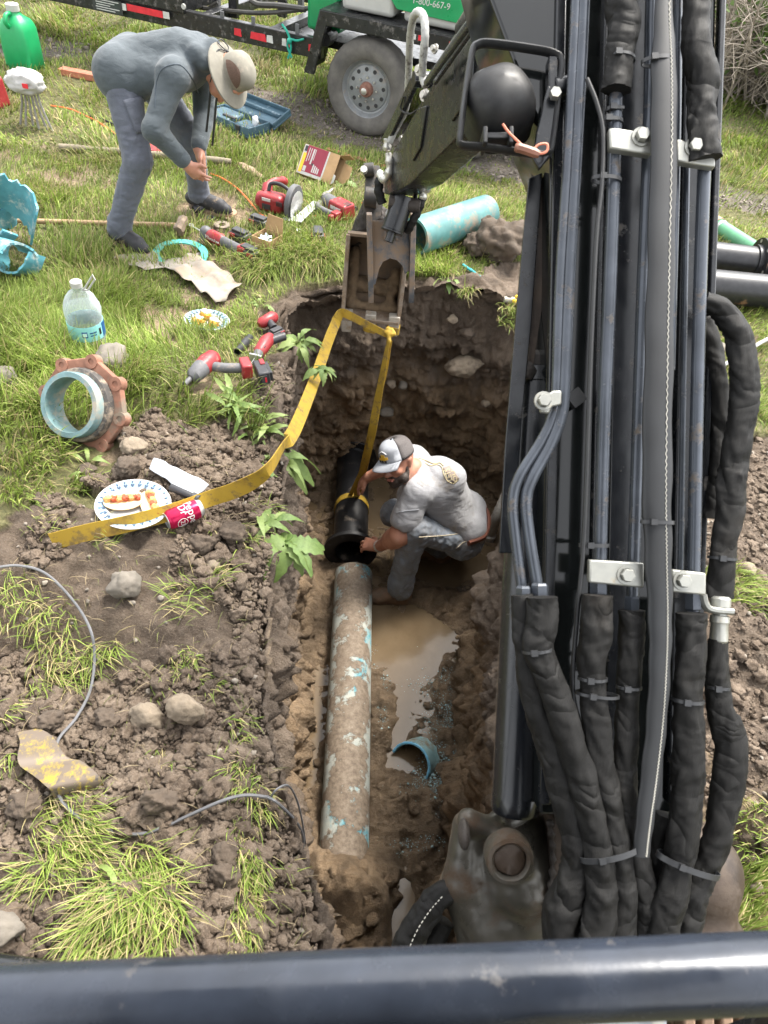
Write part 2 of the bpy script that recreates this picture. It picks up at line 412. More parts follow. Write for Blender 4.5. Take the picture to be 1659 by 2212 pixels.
# push rim outline raggedly
nx, ny = shp[1], shp[0]; idx = np.arange(nx * ny).reshape(shp); q = np.stack([idx[:-1, :-1], idx[:-1, 1:], idx[1:, 1:], idx[1:, :-1]], -1).reshape(-1, 4)
cx = xf[q].mean(1); cy = yf[q].mean(1); hole = inpoly(cx, cy, RIM) & (pdist(cx, cy, RIM) > 0.02); q = q[~hole]
me = npmesh('ground', V, q); setcol(me, 'mask', np.stack([1 - np.maximum(soil, np.maximum(sand, grav)), grav, sand], -1))
t = NT('earth'); at = t.attr('mask'); sp = t.n('SeparateColor'); t.l(at.outputs['Color'], sp.inputs[0])
n1 = t.noise(5, 8, .65); n2 = t.noise(42, 7, .7); n3 = t.noise(160, 4, .7)
ge = t.n('NewGeometry'); sz = t.n('SeparateXYZ'); t.l(ge.outputs['Position'], sz.inputs[0])
top = t.ramp(n1, [(.3, (.066, .047, .033)), (.5, (.145, .107, .076)), (.68, (.235, .18, .133))])
top = t.mix(t.mul(t.step(n2, .5, .75), .55), top, (.21, .168, .13)); top = t.mix(t.mul(t.step(n3, .58, .68), .65), top, (.27, .225, .175)); top = t.mix(t.mul(t.step(t.noise(230, 3, .6), .4, .3), .6), top, (.03, .022, .016))
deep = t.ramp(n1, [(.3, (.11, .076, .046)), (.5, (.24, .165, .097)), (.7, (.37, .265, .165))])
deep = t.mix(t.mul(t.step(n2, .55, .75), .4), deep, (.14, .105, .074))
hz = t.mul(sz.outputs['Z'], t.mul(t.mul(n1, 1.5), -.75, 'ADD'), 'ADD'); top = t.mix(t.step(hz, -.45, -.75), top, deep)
thatch = t.ramp(t.noise(30, 6, .7), [(.35, (.07, .07, .025)), (.55, (.15, .14, .055)), (.7, (.25, .22, .11))])
col = t.mix(sp.outputs[0], top, thatch); sandc = t.ramp(n2, [(.35, (.2, .145, .09)), (.65, (.36, .27, .175))]); col = t.mix(sp.outputs[2], col, sandc)
gr = t.ramp(t.noise(55, 6, .75), [(.35, (.08, .066, .05)), (.5, (.15, .125, .1)), (.65, (.27, .235, .195))]); col = t.mix(sp.outputs[1], col, gr)
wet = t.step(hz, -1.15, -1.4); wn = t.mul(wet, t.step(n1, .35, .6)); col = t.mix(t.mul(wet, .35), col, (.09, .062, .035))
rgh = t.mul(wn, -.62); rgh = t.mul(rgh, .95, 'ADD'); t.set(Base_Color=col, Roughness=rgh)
b1 = t.bump(n2, .9, .03); b2 = t.bump(t.noise(90, 5, .75), .9, .014, b1); t.bump(n3, .7, .008, b2); EARTH = t.m
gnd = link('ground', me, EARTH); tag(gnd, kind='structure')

# ---- trench walls: a strip round the rim, pushed about by noise in 3-D
def resample(poly, step):
    p = spline([(a, b, 0) for a, b in poly + [poly[0]]], 14); p = np.array([tuple(v) for v in p]); d = np.r_[0, np.cumsum(np.hypot(*(np.diff(p[:, :2], axis=0).T)))]
    n = int(d[-1] / step); s = np.linspace(0, d[-1], n, endpoint=False); return np.stack([np.interp(s, d, p[:, 0]), np.interp(s, d, p[:, 1])], -1)
R0 = resample(RIM, .0125); n = len(R0); tg = np.roll(R0, -1, 0) - np.roll(R0, 1, 0); tg /= np.linalg.norm(tg, axis=1)[:, None]
ctr = np.array([.1, 2.0]); nr = np.stack([-tg[:, 1], tg[:, 0]], -1)
if (nr * (R0 - ctr)).sum() < 0: nr = -nr                         # outward
gz = G(R0[:, 0] + nr[:, 0] * .06, R0[:, 1] + nr[:, 1] * .06)
prof = [(.10, -.10), (.075, -.05), (.05, -.022), (.03, -.006), (.015, -.02), (.004, -.035)]
rows = []
for o, dz in prof: rows.append(np.c_[R0 + nr * o, gz + dz])
KW = 118
for k in range(1, KW + 1):
    f = k / KW; zz = (gz - .035) * (1 - f) + (FLOOR - .12) * f
    ov = -.03 * np.sin(f * 3.0) + .0 - .06 * np.clip((f - .75) / .25, 0, 1) ** 2
    right = sstep(.3, .5, R0[:, 0]) * sstep(2.7, 2.3, R0[:, 1]); ov = ov * (1 - right) + right * (-.10 * f ** 1.5); lft = sstep(.1, -.05, R0[:, 0]) * sstep(2.9, 2.4, R0[:, 1]); ov = ov - lft * .13 * f ** .8
    rows.append(np.c_[R0 + nr * ov[:, None] if np.ndim(ov) else R0 + nr * ov, zz])
Wv = np.array(rows); fl = Wv.reshape(-1, 3)
out = np.tile(np.c_[nr, np.zeros(n)], (len(rows), 1)); hh = np.repeat(np.r_[np.linspace(0, .3, len(prof)), np.ones(KW)], n)
dn = .10 * fbm(fl * [1.6, 1.6, 2.0], 2, 70) + .05 * billow(fl * [5, 5, 6], 2, 71) + .026 * billow(fl * 14, 3, 75) + .010 * billow(fl * 42, 2, 78)
fl = fl + out * (dn * (.25 + .75 * hh))[:, None] * np.where(hh < .35, .6, 1)[:, None] + np.c_[np.zeros((len(fl), 2)), .02 * fbm(fl * 11, 3, 79)]
ii = np.arange(len(rows) * n).reshape(len(rows), n); jj = np.roll(ii, -1, 1)
q = np.stack([ii[:-1], jj[:-1], jj[1:], ii[1:]], -1).reshape(-1, 4)
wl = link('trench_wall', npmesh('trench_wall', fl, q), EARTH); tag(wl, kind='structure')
# ---- trench floor with hollows where the water stands
def hollow(px, py, rx, ry, d): c = P(px, py, FLOOR); return (c.x, c.y, rx, ry, d)
HOL = [hollow(960, 1240, .25, .16, .05), hollow(850, 1370, .17, .2, .06), hollow(935, 1390, .14, .2, .055), hollow(890, 1440, .14, .09, .06), hollow(870, 1530, .055, .22, .06), hollow(850, 1650, .10, .14, .05), hollow(1030, 1230, .16, .2, .05),
       hollow(665, 1600, .045, .3, .07), hollow(820, 1080, .1, .3, .05), hollow(865, 1980, .055, .14, .26), hollow(800, 1330, .08, .14, .05), hollow(660, 1640, .05, .2, .04)]
HIL = [hollow(770, 1960, .22, .17, -.27), hollow(690, 1900, .2, .16, -.12), hollow(960, 1330, .07, .06, -.07), hollow(915, 1300, .09, .05, -.05), hollow(1010, 1300, .10, .1, -.08), hollow(960, 1500, .06, .25, -.06), hollow(830, 1560, .05, .2, -.05),
       hollow(900, 1720, .2, .09, -.07), hollow(940, 1850, .14, .12, -.12), hollow(1075, 1320, .14, .2, -.25), hollow(1000, 960, .4, .12, -.13), hollow(720, 960, .25, .14, -.12), hollow(660, 1350, .07, .4, -.10), hollow(900, 1260, .05, .05, -.03)]
def FZ(x, y):
    z = np.full(np.shape(x), FLOOR + .012)
    for cx, cy, rx, ry, d in HOL + HIL: z = z - d * np.exp(-(((x - cx) / rx) ** 2 + ((y - cy) / ry) ** 2))
    z = z + .25 * sstep(.9, .45, y); return z
fx = np.arange(-.85, 1.1, .011); fy = np.arange(.15, 4.3, .0125); X, Y = np.meshgrid(fx, fy); xf, yf = X.ravel(), Y.ravel()
p3 = np.stack([xf, yf, xf * 0], -1); z = FZ(xf, yf) + .024 * fbm(p3 * 5, 2, 90) + .022 * billow(p3 * 12, 3, 91) + .006 * billow(p3 * 45, 2, 92)
idx = np.arange(len(xf)).reshape(X.shape); q = np.stack([idx[:-1, :-1], idx[:-1, 1:], idx[1:, 1:], idx[1:, :-1]], -1).reshape(-1, 4)
cxy = np.stack([xf[q].mean(1), yf[q].mean(1)]); k = inpoly(cxy[0], cxy[1], RIM) | (pdist(cxy[0], cxy[1], RIM) < .16); q = q[k]
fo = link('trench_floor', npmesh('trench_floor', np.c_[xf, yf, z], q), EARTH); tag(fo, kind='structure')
t = NT('muddy_water'); t.set(Base_Color=t.ramp(t.noise(3, 5), [(.35, (.10, .07, .04)), (.65, (.15, .11, .068))]), Roughness=.12, IOR=1.33); t.set(Specular_IOR_Level=.32)
t.bump(t.noise(22, 3, .5), .04, .01)
b = MB(); b.prism([(a, c, FLOOR + .003) for a, c in [(-.5, .3), (.62, .3), (.75, 2.2), (1.0, 3.0), (.95, 4.0), (-.7, 4.0), (-.75, 3.2), (-.45, 2.2)]], (0, 0, .012))
tag(b.build('puddle_water', t.m), kind='structure')

# ---- crumbs and clods of soil: many small lumps, one object
def ico(sub):
    bm = bmesh.new(); bmesh.ops.create_icosphere(bm, subdivisions=sub, radius=1); V = np.array([v.co[:] for v in bm.verts]); Fq = np.array([[v.index for v in f.verts] for f in bm.faces]); bm.free(); return V, Fq
I1, F1 = ico(1); I2, F2 = ico(2); I3, F3 = ico(3); I4, F4 = ico(4)
def lumps(name, pos, size, sub, seed, amp=.35, flat=.75, colour=None):
    base, Fc = ((I1, F1), (I2, F2), (I3, F3))[sub - 1]; n = len(pos); r = np.random.default_rng(seed); tm = []
    for k in range(10):
        o = r.uniform(0, 50, 3); bb = base.copy()
        for _ in range(7): nn = r.normal(size=3); nn /= np.linalg.norm(nn); bb -= np.maximum(bb @ nn - r.uniform(.5, .85), 0)[:, None] * nn * .9
        tm.append(bb * (1 + amp * .45 * fbm(base * 1.7 + o, 2, k) + amp * .5 * fbm(base * 4.5 + o, 2, k + 3))[:, None])
    tm = np.array(tm)[r.integers(0, 10, n)]; ang = r.uniform(0, 6.28, n); ca, sa = np.cos(ang), np.sin(ang)
    sc = r.uniform(.7, 1.3, (n, 3)) * size[:, None]; sc[:, 2] *= flat; tm = tm * sc[:, None, :]
    Vx = tm[..., 0] * ca[:, None] - tm[..., 1] * sa[:, None]; Vy = tm[..., 0] * sa[:, None] + tm[..., 1] * ca[:, None]
    Vv = np.stack([Vx, Vy, tm[..., 2]], -1) + pos[:, None, :]; Fv = (Fc[None] + (np.arange(n) * len(base))[:, None, None]).reshape(-1, 3)
    return Vv.reshape(-1, 3), Fv
def gheight(x, y):
    so, sa, g = masks(x, y); zz = G(x, y); p = np.stack([x, y, zz], -1); return zz + so * soil_disp(p) + (1 - so) * 0.02 * fbm(p * 3, 3, 3), so, sa, g
_PG0 = PG
def PG(px, py, dz=0.0):                    # photo point -> uneven ground surface
    q = _PG0(px, py); z = q.z
    if q.y > 3.4: return P(px, py, z + dz)
    for _ in range(4):
        z = float(gheight(np.array([q.x]), np.array([q.y]))[0][0]); q = P(px, py, z)
    return P(px, py, z + dz)
N = 70000; px = np.r_[rng.uniform(-1.75, .1, N), rng.uniform(.6, 2.3, N // 4)]; py = np.r_[rng.uniform(.2, 2.7, N), rng.uniform(.4, 3.2, N // 4)]
gzv, so, sa, gv = gheight(px, py); ok = (so > .5) & ~inpoly(px, py, RIM); px, py, gzv = px[ok], py[ok], gzv[ok]
sz = .0042 * (1 - rng.random(len(px))) ** -.42; sz = np.minimum(sz, .027); dens = fbm(np.stack([px, py, px * 0], -1) * 2.5, 2, 8) > -.5
px, py, gzv, sz = px[dens], py[dens], gzv[dens], sz[dens]
pos = np.stack([px, py, gzv + sz * .25], -1); big = sz > .016; mid = (sz > .007) & ~big; sm = ~(big | mid)
Va, Fa = lumps('', pos[sm], sz[sm], 1, 1); Vb, Fb = lumps('', pos[mid], sz[mid], 2, 2, .5); Vc, Fc = lumps('', pos[big], sz[big], 3, 3, .55)
Vc = Vc + .004 * np.stack([fbm(Vc * 60, 2, 1), fbm(Vc * 60, 2, 2), fbm(Vc * 60, 2, 3)], -1)
V = np.r_[Va, Vb, Vc]; Fq = np.r_[Fa, Fb + len(Va), Fc + len(Va) + len(Vb)]
CLOD = NT('clod_soil'); n1 = CLOD.noise(9, 6, .65); n2 = CLOD.noise(150, 4, .75)
CLOD.set(Base_Color=CLOD.mix(CLOD.mul(CLOD.step(n2, .5, .72), .5), CLOD.ramp(n1, [(.3, (.064, .045, .032)), (.5, (.135, .099, .07)), (.7, (.22, .17, .125))]), (.3, .245, .19)), Roughness=.95); CLOD.bump(n2, 1.0, .008); CLOD = CLOD.m
tag(link('soil_clods', npmesh('soil_clods', V, Fq), CLOD), 'crumbly dark brown clods of dug soil strewn beside the trench', 'soil', kind='stuff')
# lumps and pebbles sticking out of the walls and lying in the mud
r = np.random.default_rng(5); sel = r.integers(n * 12, len(fl), 1500); sz = .006 * (1 - r.random(1500)) ** -.6; sz = np.minimum(sz, .04); Va, Fa = lumps('', fl[sel], sz, 2, 8, .4, 1)
tx = r.uniform(-.5, .8, 1500); ty = r.uniform(.5, 3.9, 1500); s2 = np.minimum(.006 * (1 - r.random(1500)) ** -.7, .05); Vb, Fb = lumps('', np.stack([tx, ty, FZ(tx, ty) + .01 - s2 * .2], -1), s2, 2, 9, .45, .7)
mk = (np.repeat(inpoly(tx, ty, RIM), len(I2)))
tag(link('trench_clods', npmesh('trench_clods', np.r_[Va, Vb], np.r_[Fa, Fb + len(Va)]), EARTH), 'small lumps of wet soil and stones in the trench sides', 'soil', kind='stuff')
px2 = rng.uniform(-1.7, 2.0, 900); py2 = rng.uniform(.3, 2.9, 900); h2, s2_, _, _ = gheight(px2, py2); ok = (s2_ > .5) & ~inpoly(px2, py2, RIM); px2, py2, h2 = px2[ok], py2[ok], h2[ok]; z2 = rng.uniform(.004, .011, len(px2)); Va, Fa = lumps('', np.stack([px2, py2, h2 + z2 * .6], -1), z2, 2, 12, .3, .8)
tag(link('pebbles', npmesh('pebbles', Va, Fa), M('pebble', (.22, .19, .155), .85, 0, .5, 9, .3, 60)), 'small pale pebbles among the dug soil', 'pebbles', kind='stuff')
# gravel
N = 9000; gx = rng.uniform(-6, 5, N); gy = rng.uniform(5, 11, N); _, _, g = masks(gx, gy); ok = g > .5; gx, gy = gx[ok], gy[ok]; s = rng.uniform(.008, .022, len(gx))
Va, Fa = lumps('', np.stack([gx, gy, G(gx, gy) + .01], -1), s, 1, 4, .3)
tag(link('gravel', npmesh('gravel', Va, Fa, False), M('gravel_stone', (.2, .17, .14), .9, 0, .5, 14)), 'grey gravel of the track beside the trailer', 'gravel', kind='stuff')

# ================================================================== grass
def blades(px, py, pz, L, w, lean, az, col, curl=1.0):
    """3 quads-worth strip per blade: 2 segments + tip; returns V, F(tri), C"""
    n = len(px); d = np.stack([np.cos(az), np.sin(az), np.zeros(n)], -1); sd = np.stack([-np.sin(az), np.cos(az), np.zeros(n)], -1)
    tw = rng.uniform(-.9, .9, n); sd = sd * np.cos(tw)[:, None] + d * np.sin(tw)[:, None]
    b = np.stack([px, py, pz], -1); pts = []
    for k, f in enumerate((0, .4, .75, 1.0)):
        a = lean * (f * curl); hx = L * (np.sin(lean * .5) * f + np.sin(a) * f * .55) * .8; hz = L * f * np.cos(np.minimum(lean * (.35 + .6 * f), 2.0))
        c = b + d * hx[:, None] + np.array([0, 0, 1]) * hz[:, None]; ww = w * (1, .95, .6, 0)[k] * .5
        if k < 3: pts += [c - sd * ww[:, None], c + sd * ww[:, None]]
        else: pts += [c]
    Vv = np.stack(pts, 1); T = np.array([(0, 1, 3), (0, 3, 2), (2, 3, 5), (2, 5, 4), (4, 5, 6)]); Fv = (T[None] + (np.arange(n) * 7)[:, None, None]).reshape(-1, 3)
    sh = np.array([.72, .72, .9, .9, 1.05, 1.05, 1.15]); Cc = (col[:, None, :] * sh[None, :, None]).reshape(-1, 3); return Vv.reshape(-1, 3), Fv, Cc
def gcol(n, dry=.15, r=rng):
    g = r.random(n)[:, None]; a = np.array([.118, .178, .028]) * (1 - g) + np.array([.28, .355, .075]) * g
    dd = (r.random(n) < dry)[:, None]; st = np.array([.42, .35, .17]) * r.uniform(.6, 1.1, n)[:, None]; return np.where(dd, st, a) * r.uniform(.75, 1.2, n)[:, None]
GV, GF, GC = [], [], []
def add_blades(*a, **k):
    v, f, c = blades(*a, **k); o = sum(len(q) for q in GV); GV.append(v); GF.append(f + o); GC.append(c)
def lawn(x0, x1, y0, y1, dens, L0, w0, dry=.15, leanm=.75, thick=0.0):
    n = int((x1 - x0) * (y1 - y0) * dens); x = rng.uniform(x0, x1, n); y = rng.uniform(y0, y1, n); p = np.stack([x, y, x * 0], -1)
    dn = fbm(p * 1.3, 3, 21); zz, so, sa, gv = gheight(x, y); kp = (so < .5) & (rng.random(n) < np.clip(.62 + .55 * dn, .12, 1)) & ~inpoly(x, y, RIM)
    kp &= (rng.random(n) > np.maximum(sa * .93, gv * .72)); x, y, zz, dn = x[kp], y[kp], zz[kp], dn[kp]; n = len(x)
    tall = np.clip(1 + .7 * fbm(np.stack([x, y, x * 0 + 3], -1) * 1.7, 2, 22), .35, 2.2)
    L = L0 * rng.uniform(.45, 1.5, n) * tall; az = fbm(np.stack([x, y, x * 0 + 7], -1) * 1.1, 2, 23) * 4 + rng.normal(0, .9, n)
    lean = np.clip(rng.normal(leanm, .35, n), .05, 1.6); tint = (1 + .35 * fbm(np.stack([x, y, x * 0], -1) * 2.3, 3, 24))[:, None]
    dr2 = np.clip(fbm(np.stack([x, y, x * 0 + 1], -1) * 1.6, 2, 25), 0, 1); c = gcol(n, dry) * tint; c = np.where((rng.random(n) < dr2 * .5)[:, None], np.array([.40, .34, .16]) * rng.uniform(.6, 1.1, n)[:, None], c)
    add_blades(x, y, zz - .005, L, w0 * rng.uniform(.6, 1.4, n), lean, az, c)
lawn(-2.6, -.3, 2.0, 3.4, 16000, .085, .0042, .09)
lawn(-3.2, .2, 3.4, 5.2, 10500, .062, .0048, .12)
lawn(-.2, 2.2, 3.7, 5.4, 8000, .060, .0048, .2)
lawn(.9, 2.4, 2.2, 3.8, 6000, .055, .0048, .2)
lawn(-5.2, 3.2, 5.2, 7.6, 3300, .065, .0075, .22)
lawn(-6.5, 6.5, 7.6, 11, 2200, .07, .012, .12)
lawn(1.0, 9, 11, 19, 520, .10, .03, .12)
def tuft(px, py, rad, n, L, dirdeg=None, leanm=.9, dry=.25, w=.004, z=None, light=1.0, sag=0):
    c = PG(px, py) if z is None else P(px, py, z); a = rng.uniform(0, 6.28, n); rr = rad * np.sqrt(rng.random(n)); x = c.x + rr * np.cos(a); y = c.y + rr * np.sin(a)
    zz, _, _, _ = gheight(x, y); az = a + rng.normal(0, .5, n) if dirdeg is None else math.radians(dirdeg) + rng.normal(0, .55, n)
    if z is not None: zz = zz * 0 + z
    add_blades(x, y, zz - .004, L * rng.uniform(.5, 1.3, n), w * rng.uniform(.6, 1.4, n), np.clip(rng.normal(leanm, .35, n), .1, 1.7 + sag), az, gcol(n, dry) * light)
# tufts of turf thrown up with the spoil (pixel of centre, radius, blades, blade length, direction in degrees)
for a in [(30, 1290, .10, 260, .10, -60), (110, 1350, .09, 240, .10, -75), (150, 1440, .10, 260, .12, -50), (90, 1460, .06, 120, .12, -30), (420, 1290, .10, 130, .10, -150), (470, 1250, .06, 70, .09, 30),
          (390, 1420, .06, 260, .06, -60), (450, 1480, .05, 140, .06, -30), (530, 1670, .06, 260, .07, -120), (560, 1730, .05, 160, .07, -60), (525, 1790, .05, 120, .05, -90), (540, 1860, .05, 260, .07, -80), (545, 1920, .05, 240, .07, -80), (530, 1980, .05, 240, .07, -80),
          (530, 2030, .05, 160, .07, -80), (130, 1770, .10, 650, .10, -15), (150, 1830, .10, 560, .10, -25), (80, 1890, .06, 160, .09, -120), (270, 1890, .11, 480, .12, -40), (330, 1900, .09, 300, .12, -30), (250, 1960, .11, 480, .13, -110), (300, 2010, .10, 420, .13, -80), (350, 1970, .07, 240, .11, -60),
          (220, 2020, .08, 240, .12, -120), (10, 1530, .06, 120, .09, -30), (10, 1640, .04, 60, .08, -60), (515, 1560, .05, 90, .07, -40), (500, 1600, .04, 60, .06, -40), (350, 1640, .05, 80, .05, -60), (330, 1480, .04, 40, .07, -30), (210, 1420, .05, 90, .11, -85), (240, 1400, .04, 60, .10, -60),
          (220, 1160, .06, 130, .06, 20), (360, 1130, .06, 120, .05, 0), (530, 1160, .07, 150, .08, -30), (560, 1100, .06, 130, .08, -20), (470, 1140, .05, 60, .07, -60), (100, 1130, .08, 100, .05, 0), (600, 1880, .05, 40, .06, -40)]:
    tuft(a[0], a[1], a[2] * .8, int(a[3] * .55), a[4] * .9, a[5], leanm=1.2, light=1.15, w=.0028, dry=.35)
# tall tufts at the trench edge and round the stones
for a in [(610, 560, .14, 700, .22, -75, 1.25), (680, 560, .12, 600, .22, -80, 1.25), (560, 585, .10, 400, .18, -95, 1.2), (720, 560, .08, 300, .2, -85, 1.25), (640, 540, .2, 500, .16, -80, 1.0), (500, 560, .1, 160, .10, -90, .9),
          (290, 810, .11, 380, .17, -40, .8), (270, 850, .06, 150, .13, 10, .7), (60, 780, .15, 500, .15, 20, .7), (110, 740, .12, 380, .13, 40, .6), (40, 900, .16, 500, .14, -20, .8), (70, 990, .12, 380, .12, -30, .8), (30, 700, .16, 500, .13, 0, .7), (180, 560, .14, 400, .15, 60, .6), (230, 620, .12, 260, .12, 30, .6),
          (130, 640, .12, 260, .12, 90, .6), (100, 870, .08, 220, .12, 170, .8), (50, 1060, .1, 260, .09, -30, .8), (180, 1050, .06, 160, .07, -20, .9), (960, 590, .07, 70, .12, -80, 1.2), (1100, 690, .08, 160, .12, -70, 1.1), (1050, 560, .06, 60, .1, -60, .9), (1005, 640, .05, 60, .12, -80, 1.2),
          (1600, 1270, .10, 200, .08, -30, .9), (1640, 1290, .1, 160, .08, -30, .9), (1640, 1800, .09, 200, .08, 200, .9), (1620, 1960, .10, 420, .10, 30, .8), (1655, 1990, .1, 300, .10, 30, .8), (1590, 1990, .07, 180, .08, 30, .8), (1550, 1270, .08, 100, .06, 0, .9), (1645, 890, .1, 260, .09, 0, .8)]:
    tuft(*a[:6], leanm=a[6])
# dead straw and roots lying on the spoil
n_ = 2600; x = rng.uniform(-1.7, .1, n_); y = rng.uniform(.3, 2.5, n_); zz, so, _, _ = gheight(x, y); kp = (so > .5) & ~inpoly(x, y, RIM); x, y, zz = x[kp], y[kp], zz[kp]; n_ = len(x)
add_blades(x, y, zz + .006, rng.uniform(.02, .07, n_), rng.uniform(.0012, .0026, n_), np.full(n_, 1.45), rng.uniform(0, 6.28, n_), np.where((rng.random(n_) < .35)[:, None], np.array([.2, .22, .07]), np.array([.34, .27, .16])) * rng.uniform(.5, 1.1, n_)[:, None])
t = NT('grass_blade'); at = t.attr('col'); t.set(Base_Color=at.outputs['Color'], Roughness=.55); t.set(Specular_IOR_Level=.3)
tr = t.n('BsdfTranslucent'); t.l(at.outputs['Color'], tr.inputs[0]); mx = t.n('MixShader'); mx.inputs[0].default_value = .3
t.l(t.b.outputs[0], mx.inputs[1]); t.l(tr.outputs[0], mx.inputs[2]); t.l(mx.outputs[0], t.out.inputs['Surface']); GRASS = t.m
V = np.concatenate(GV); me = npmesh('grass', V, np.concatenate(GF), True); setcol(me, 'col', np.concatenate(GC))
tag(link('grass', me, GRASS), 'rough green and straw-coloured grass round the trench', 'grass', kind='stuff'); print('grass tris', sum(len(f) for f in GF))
del GV, GF, GC
# ================================================================== excavator
BLK = M('black_gloss_paint', (.008, .009, .011), .22, 0, .25, 12, .05, 60, .002, dirt=.1, dcol=(.07, .06, .05), dsc=22, rvar=.08)
PNL = M('black_panel_paint', (.006, .007, .007), .09, 0, .2, 8, 0, rvar=.03)
TUB = M('black_line_paint', (.06, .068, .082), .22, .35, .2, 14, .04, 90, .001, dirt=.12, dsc=20, rvar=.06)
SLV = NT('woven_sleeve'); _n = SLV.noise(7, 5); _w = SLV.n('TexChecker'); _w.inputs['Scale'].default_value = 620; SLV.l(SLV.co, _w.inputs['Vector'])
_c = SLV.ramp(_n, [(.3, (.004, .004, .004)), (.6, (.008, .0078, .0072)), (.75, (.02, .017, .014))])
SLV.set(Base_Color=SLV.mix(SLV.mul(_w.outputs['Fac'], .5), _c, (.018, .017, .016)), Roughness=.62); SLV.set(Specular_IOR_Level=.22); _mp = SLV.n('Mapping'); _mp.inputs['Rotation'].default_value = (.6, .3, .5); _mp.inputs['Scale'].default_value = (1, 1, 2.4); SLV.l(SLV.co, _mp.inputs[0]); _cr = SLV.noise(7, 2, .45, .5, _mp.outputs[0]); _rg = SLV.mul(SLV.mul(SLV.mul(_cr, -.5, 'ADD'), 0, 'ADD'), -1) ; _ab = SLV.n('Math'); _ab.operation = 'ABSOLUTE'; SLV.l(_rg, _ab.inputs[0]); _b1 = SLV.bump(SLV.step(_ab.outputs[0], 0, .22), .55, .012)
_b2 = SLV.bump(SLV.noise(45, 3, .6, .4), .18, .003, _b1); SLV.bump(_w.outputs['Fac'], .35, .0008, _b2); SLV = SLV.m
FLT = M('flat_sleeve', (.011, .012, .0135), .48, 0, .3, 9, .15, 500, .0006, rvar=.06)
STL = M('zinc_plate', (.33, .33, .30), .38, .55, .12, 30, .06, 120, .0008, dirt=.1, dcol=(.35, .3, .22), dsc=30)
CAST = M('cast_grey', (.06, .055, .045), .32, .25, .25, 9, .12, 70, .002, dirt=.32, dcol=(.06, .036, .02), dsc=7)
CASTB = M('cast_rusty', (.04, .026, .017), .5, .15, .3, 10, .3, 60, .004, dirt=.4, dcol=(.08, .06, .045), dsc=8)
DRT = M('caked_grease', (.03, .024, .02), .75, 0, .5, 25, .6, 60, .006)
RUST = M('worn_steel', (.27, .22, .175), .5, .35, .3, 14, .15, 60, .002, dirt=.5, dcol=(.2, .14, .09), dsc=12)
BKT = M('bucket_steel', (.12, .088, .06), .65, .15, .4, 9, .4, 45, .005, dirt=.6, dcol=(.16, .11, .07), dsc=8)
TIE = M('nylon_tie', (.025, .026, .028), .4, 0, .1, 20, rvar=.05); RUB = M('black_rubber', (.014, .0145, .0155), .45, 0, .15, 20)
GHOSE = M('grey_spiral_hose', (.36, .36, .34), .5, .1, .2, 25, .1, 80, .001, dirt=.3, dcol=(.12, .11, .1), dsc=30)
COP = M('orange_wire', (.62, .2, .12), .5); WHT = M('white_thread', (.5, .48, .42), .8)
EX = thing('mini_excavator', 'black mini excavator boom with sleeved hoses, its bucket and thumb above the trench', 'excavator', (0.5, -0.6, 0.3))
def sm(pts, n=6): return spline(pts, n)
PXM = 1 / FPX
def dp(pts, t): return [D(a, b, (q[0] if q else t)) for a, b, *q in pts]
# --- boom: a long box with widened side plate, plus front face
left = [(980, -320), (1060, 0), (1120, 160), (1188, 330), (1187, 600), (1180, 900), (1174, 1200), (1165, 1760)]
right = [(1560, -320), (1548, 0), (1545, 160), (1543, 330), (1538, 600), (1532, 900), (1526, 1200), (1500, 1760)]
b = MB(); b.prism([D(x, y, 1.335) for x, y in left] + [D(x, y, 1.335) for x, y in right[::-1]], tuple(_f * .20)); boom = b.build('boom', PNL, EX, bevel=.006, wc=True)
b = MB()                                                # raised ribs / flange edges down the boom
for xa, xb, w, dpt in ((1190, 1178, .020, 1.325), (1288, 1272, .008, 1.322), (1350, 1336, .055, 1.318), (1478, 1462, .030, 1.318), (1545, 1500, .012, 1.325)):
    b.prism([D(xa + 30 - w / 2 * FPX / dpt, -320, dpt), D(xa + 30 + w / 2 * FPX / dpt, -320, dpt), D(xb + w / 2 * FPX / dpt, 1740, dpt), D(xb - w / 2 * FPX / dpt, 1740, dpt)], tuple(_f * .02))
b.build('boom_rib', BLK, boom, bevel=.003, wc=True)
# --- hard lines
def line(pts, wpx, t, mat=TUB, name='hard_line', n=14):
    return MB().tube(sm(dp(pts, t), 8), wpx / 2 * t * PXM, n).build(name, mat, EX, 60, wc=True)
line([(1268, -320), (1262, 0), (1247, 300), (1230, 600), (1219, 840), (1212, 900), (1190, 960), (1152, 1030), (1137, 1078), (1142, 1150), (1165, 1290)], 26, 1.27)
line([(1252, -320), (1245, 0), (1230, 300), (1211, 600), (1202, 850), (1192, 905), (1168, 955), (1122, 1030), (1108, 1085), (1114, 1165), (1131, 1300)], 24, 1.275)
t1 = line([(1331, 170), (1328, 300), (1318, 600), (1305, 900), (1294, 1290)], 29, 1.25)
line([(1420, -320), (1408, 0), (1402, 280), (1386, 700), (1373, 1100), (1365, 1340)], 27, 1.262)
line([(1468, -320), (1464, 0), (1460, 330), (1448, 800)], 20, 1.27)
line([(1524, 300), (1514, 560), (1505, 900), (1497, 1320)], 28, 1.25)
line([(1484, 360), (1478, 700), (1470, 1240)], 13, 1.285)
line([(1268, 170), (1290, 225), (1303, 290), (1300, 400), (1288, 520), (1275, 800), (1262, 1150), (1246, 1340), (1237, 1480), (1252, 1560), (1290, 1660), (1322, 1750), (1345, 1850), (1360, 1940), (1362, 2070)], 10, 1.232, RUB, 'cable', 8)
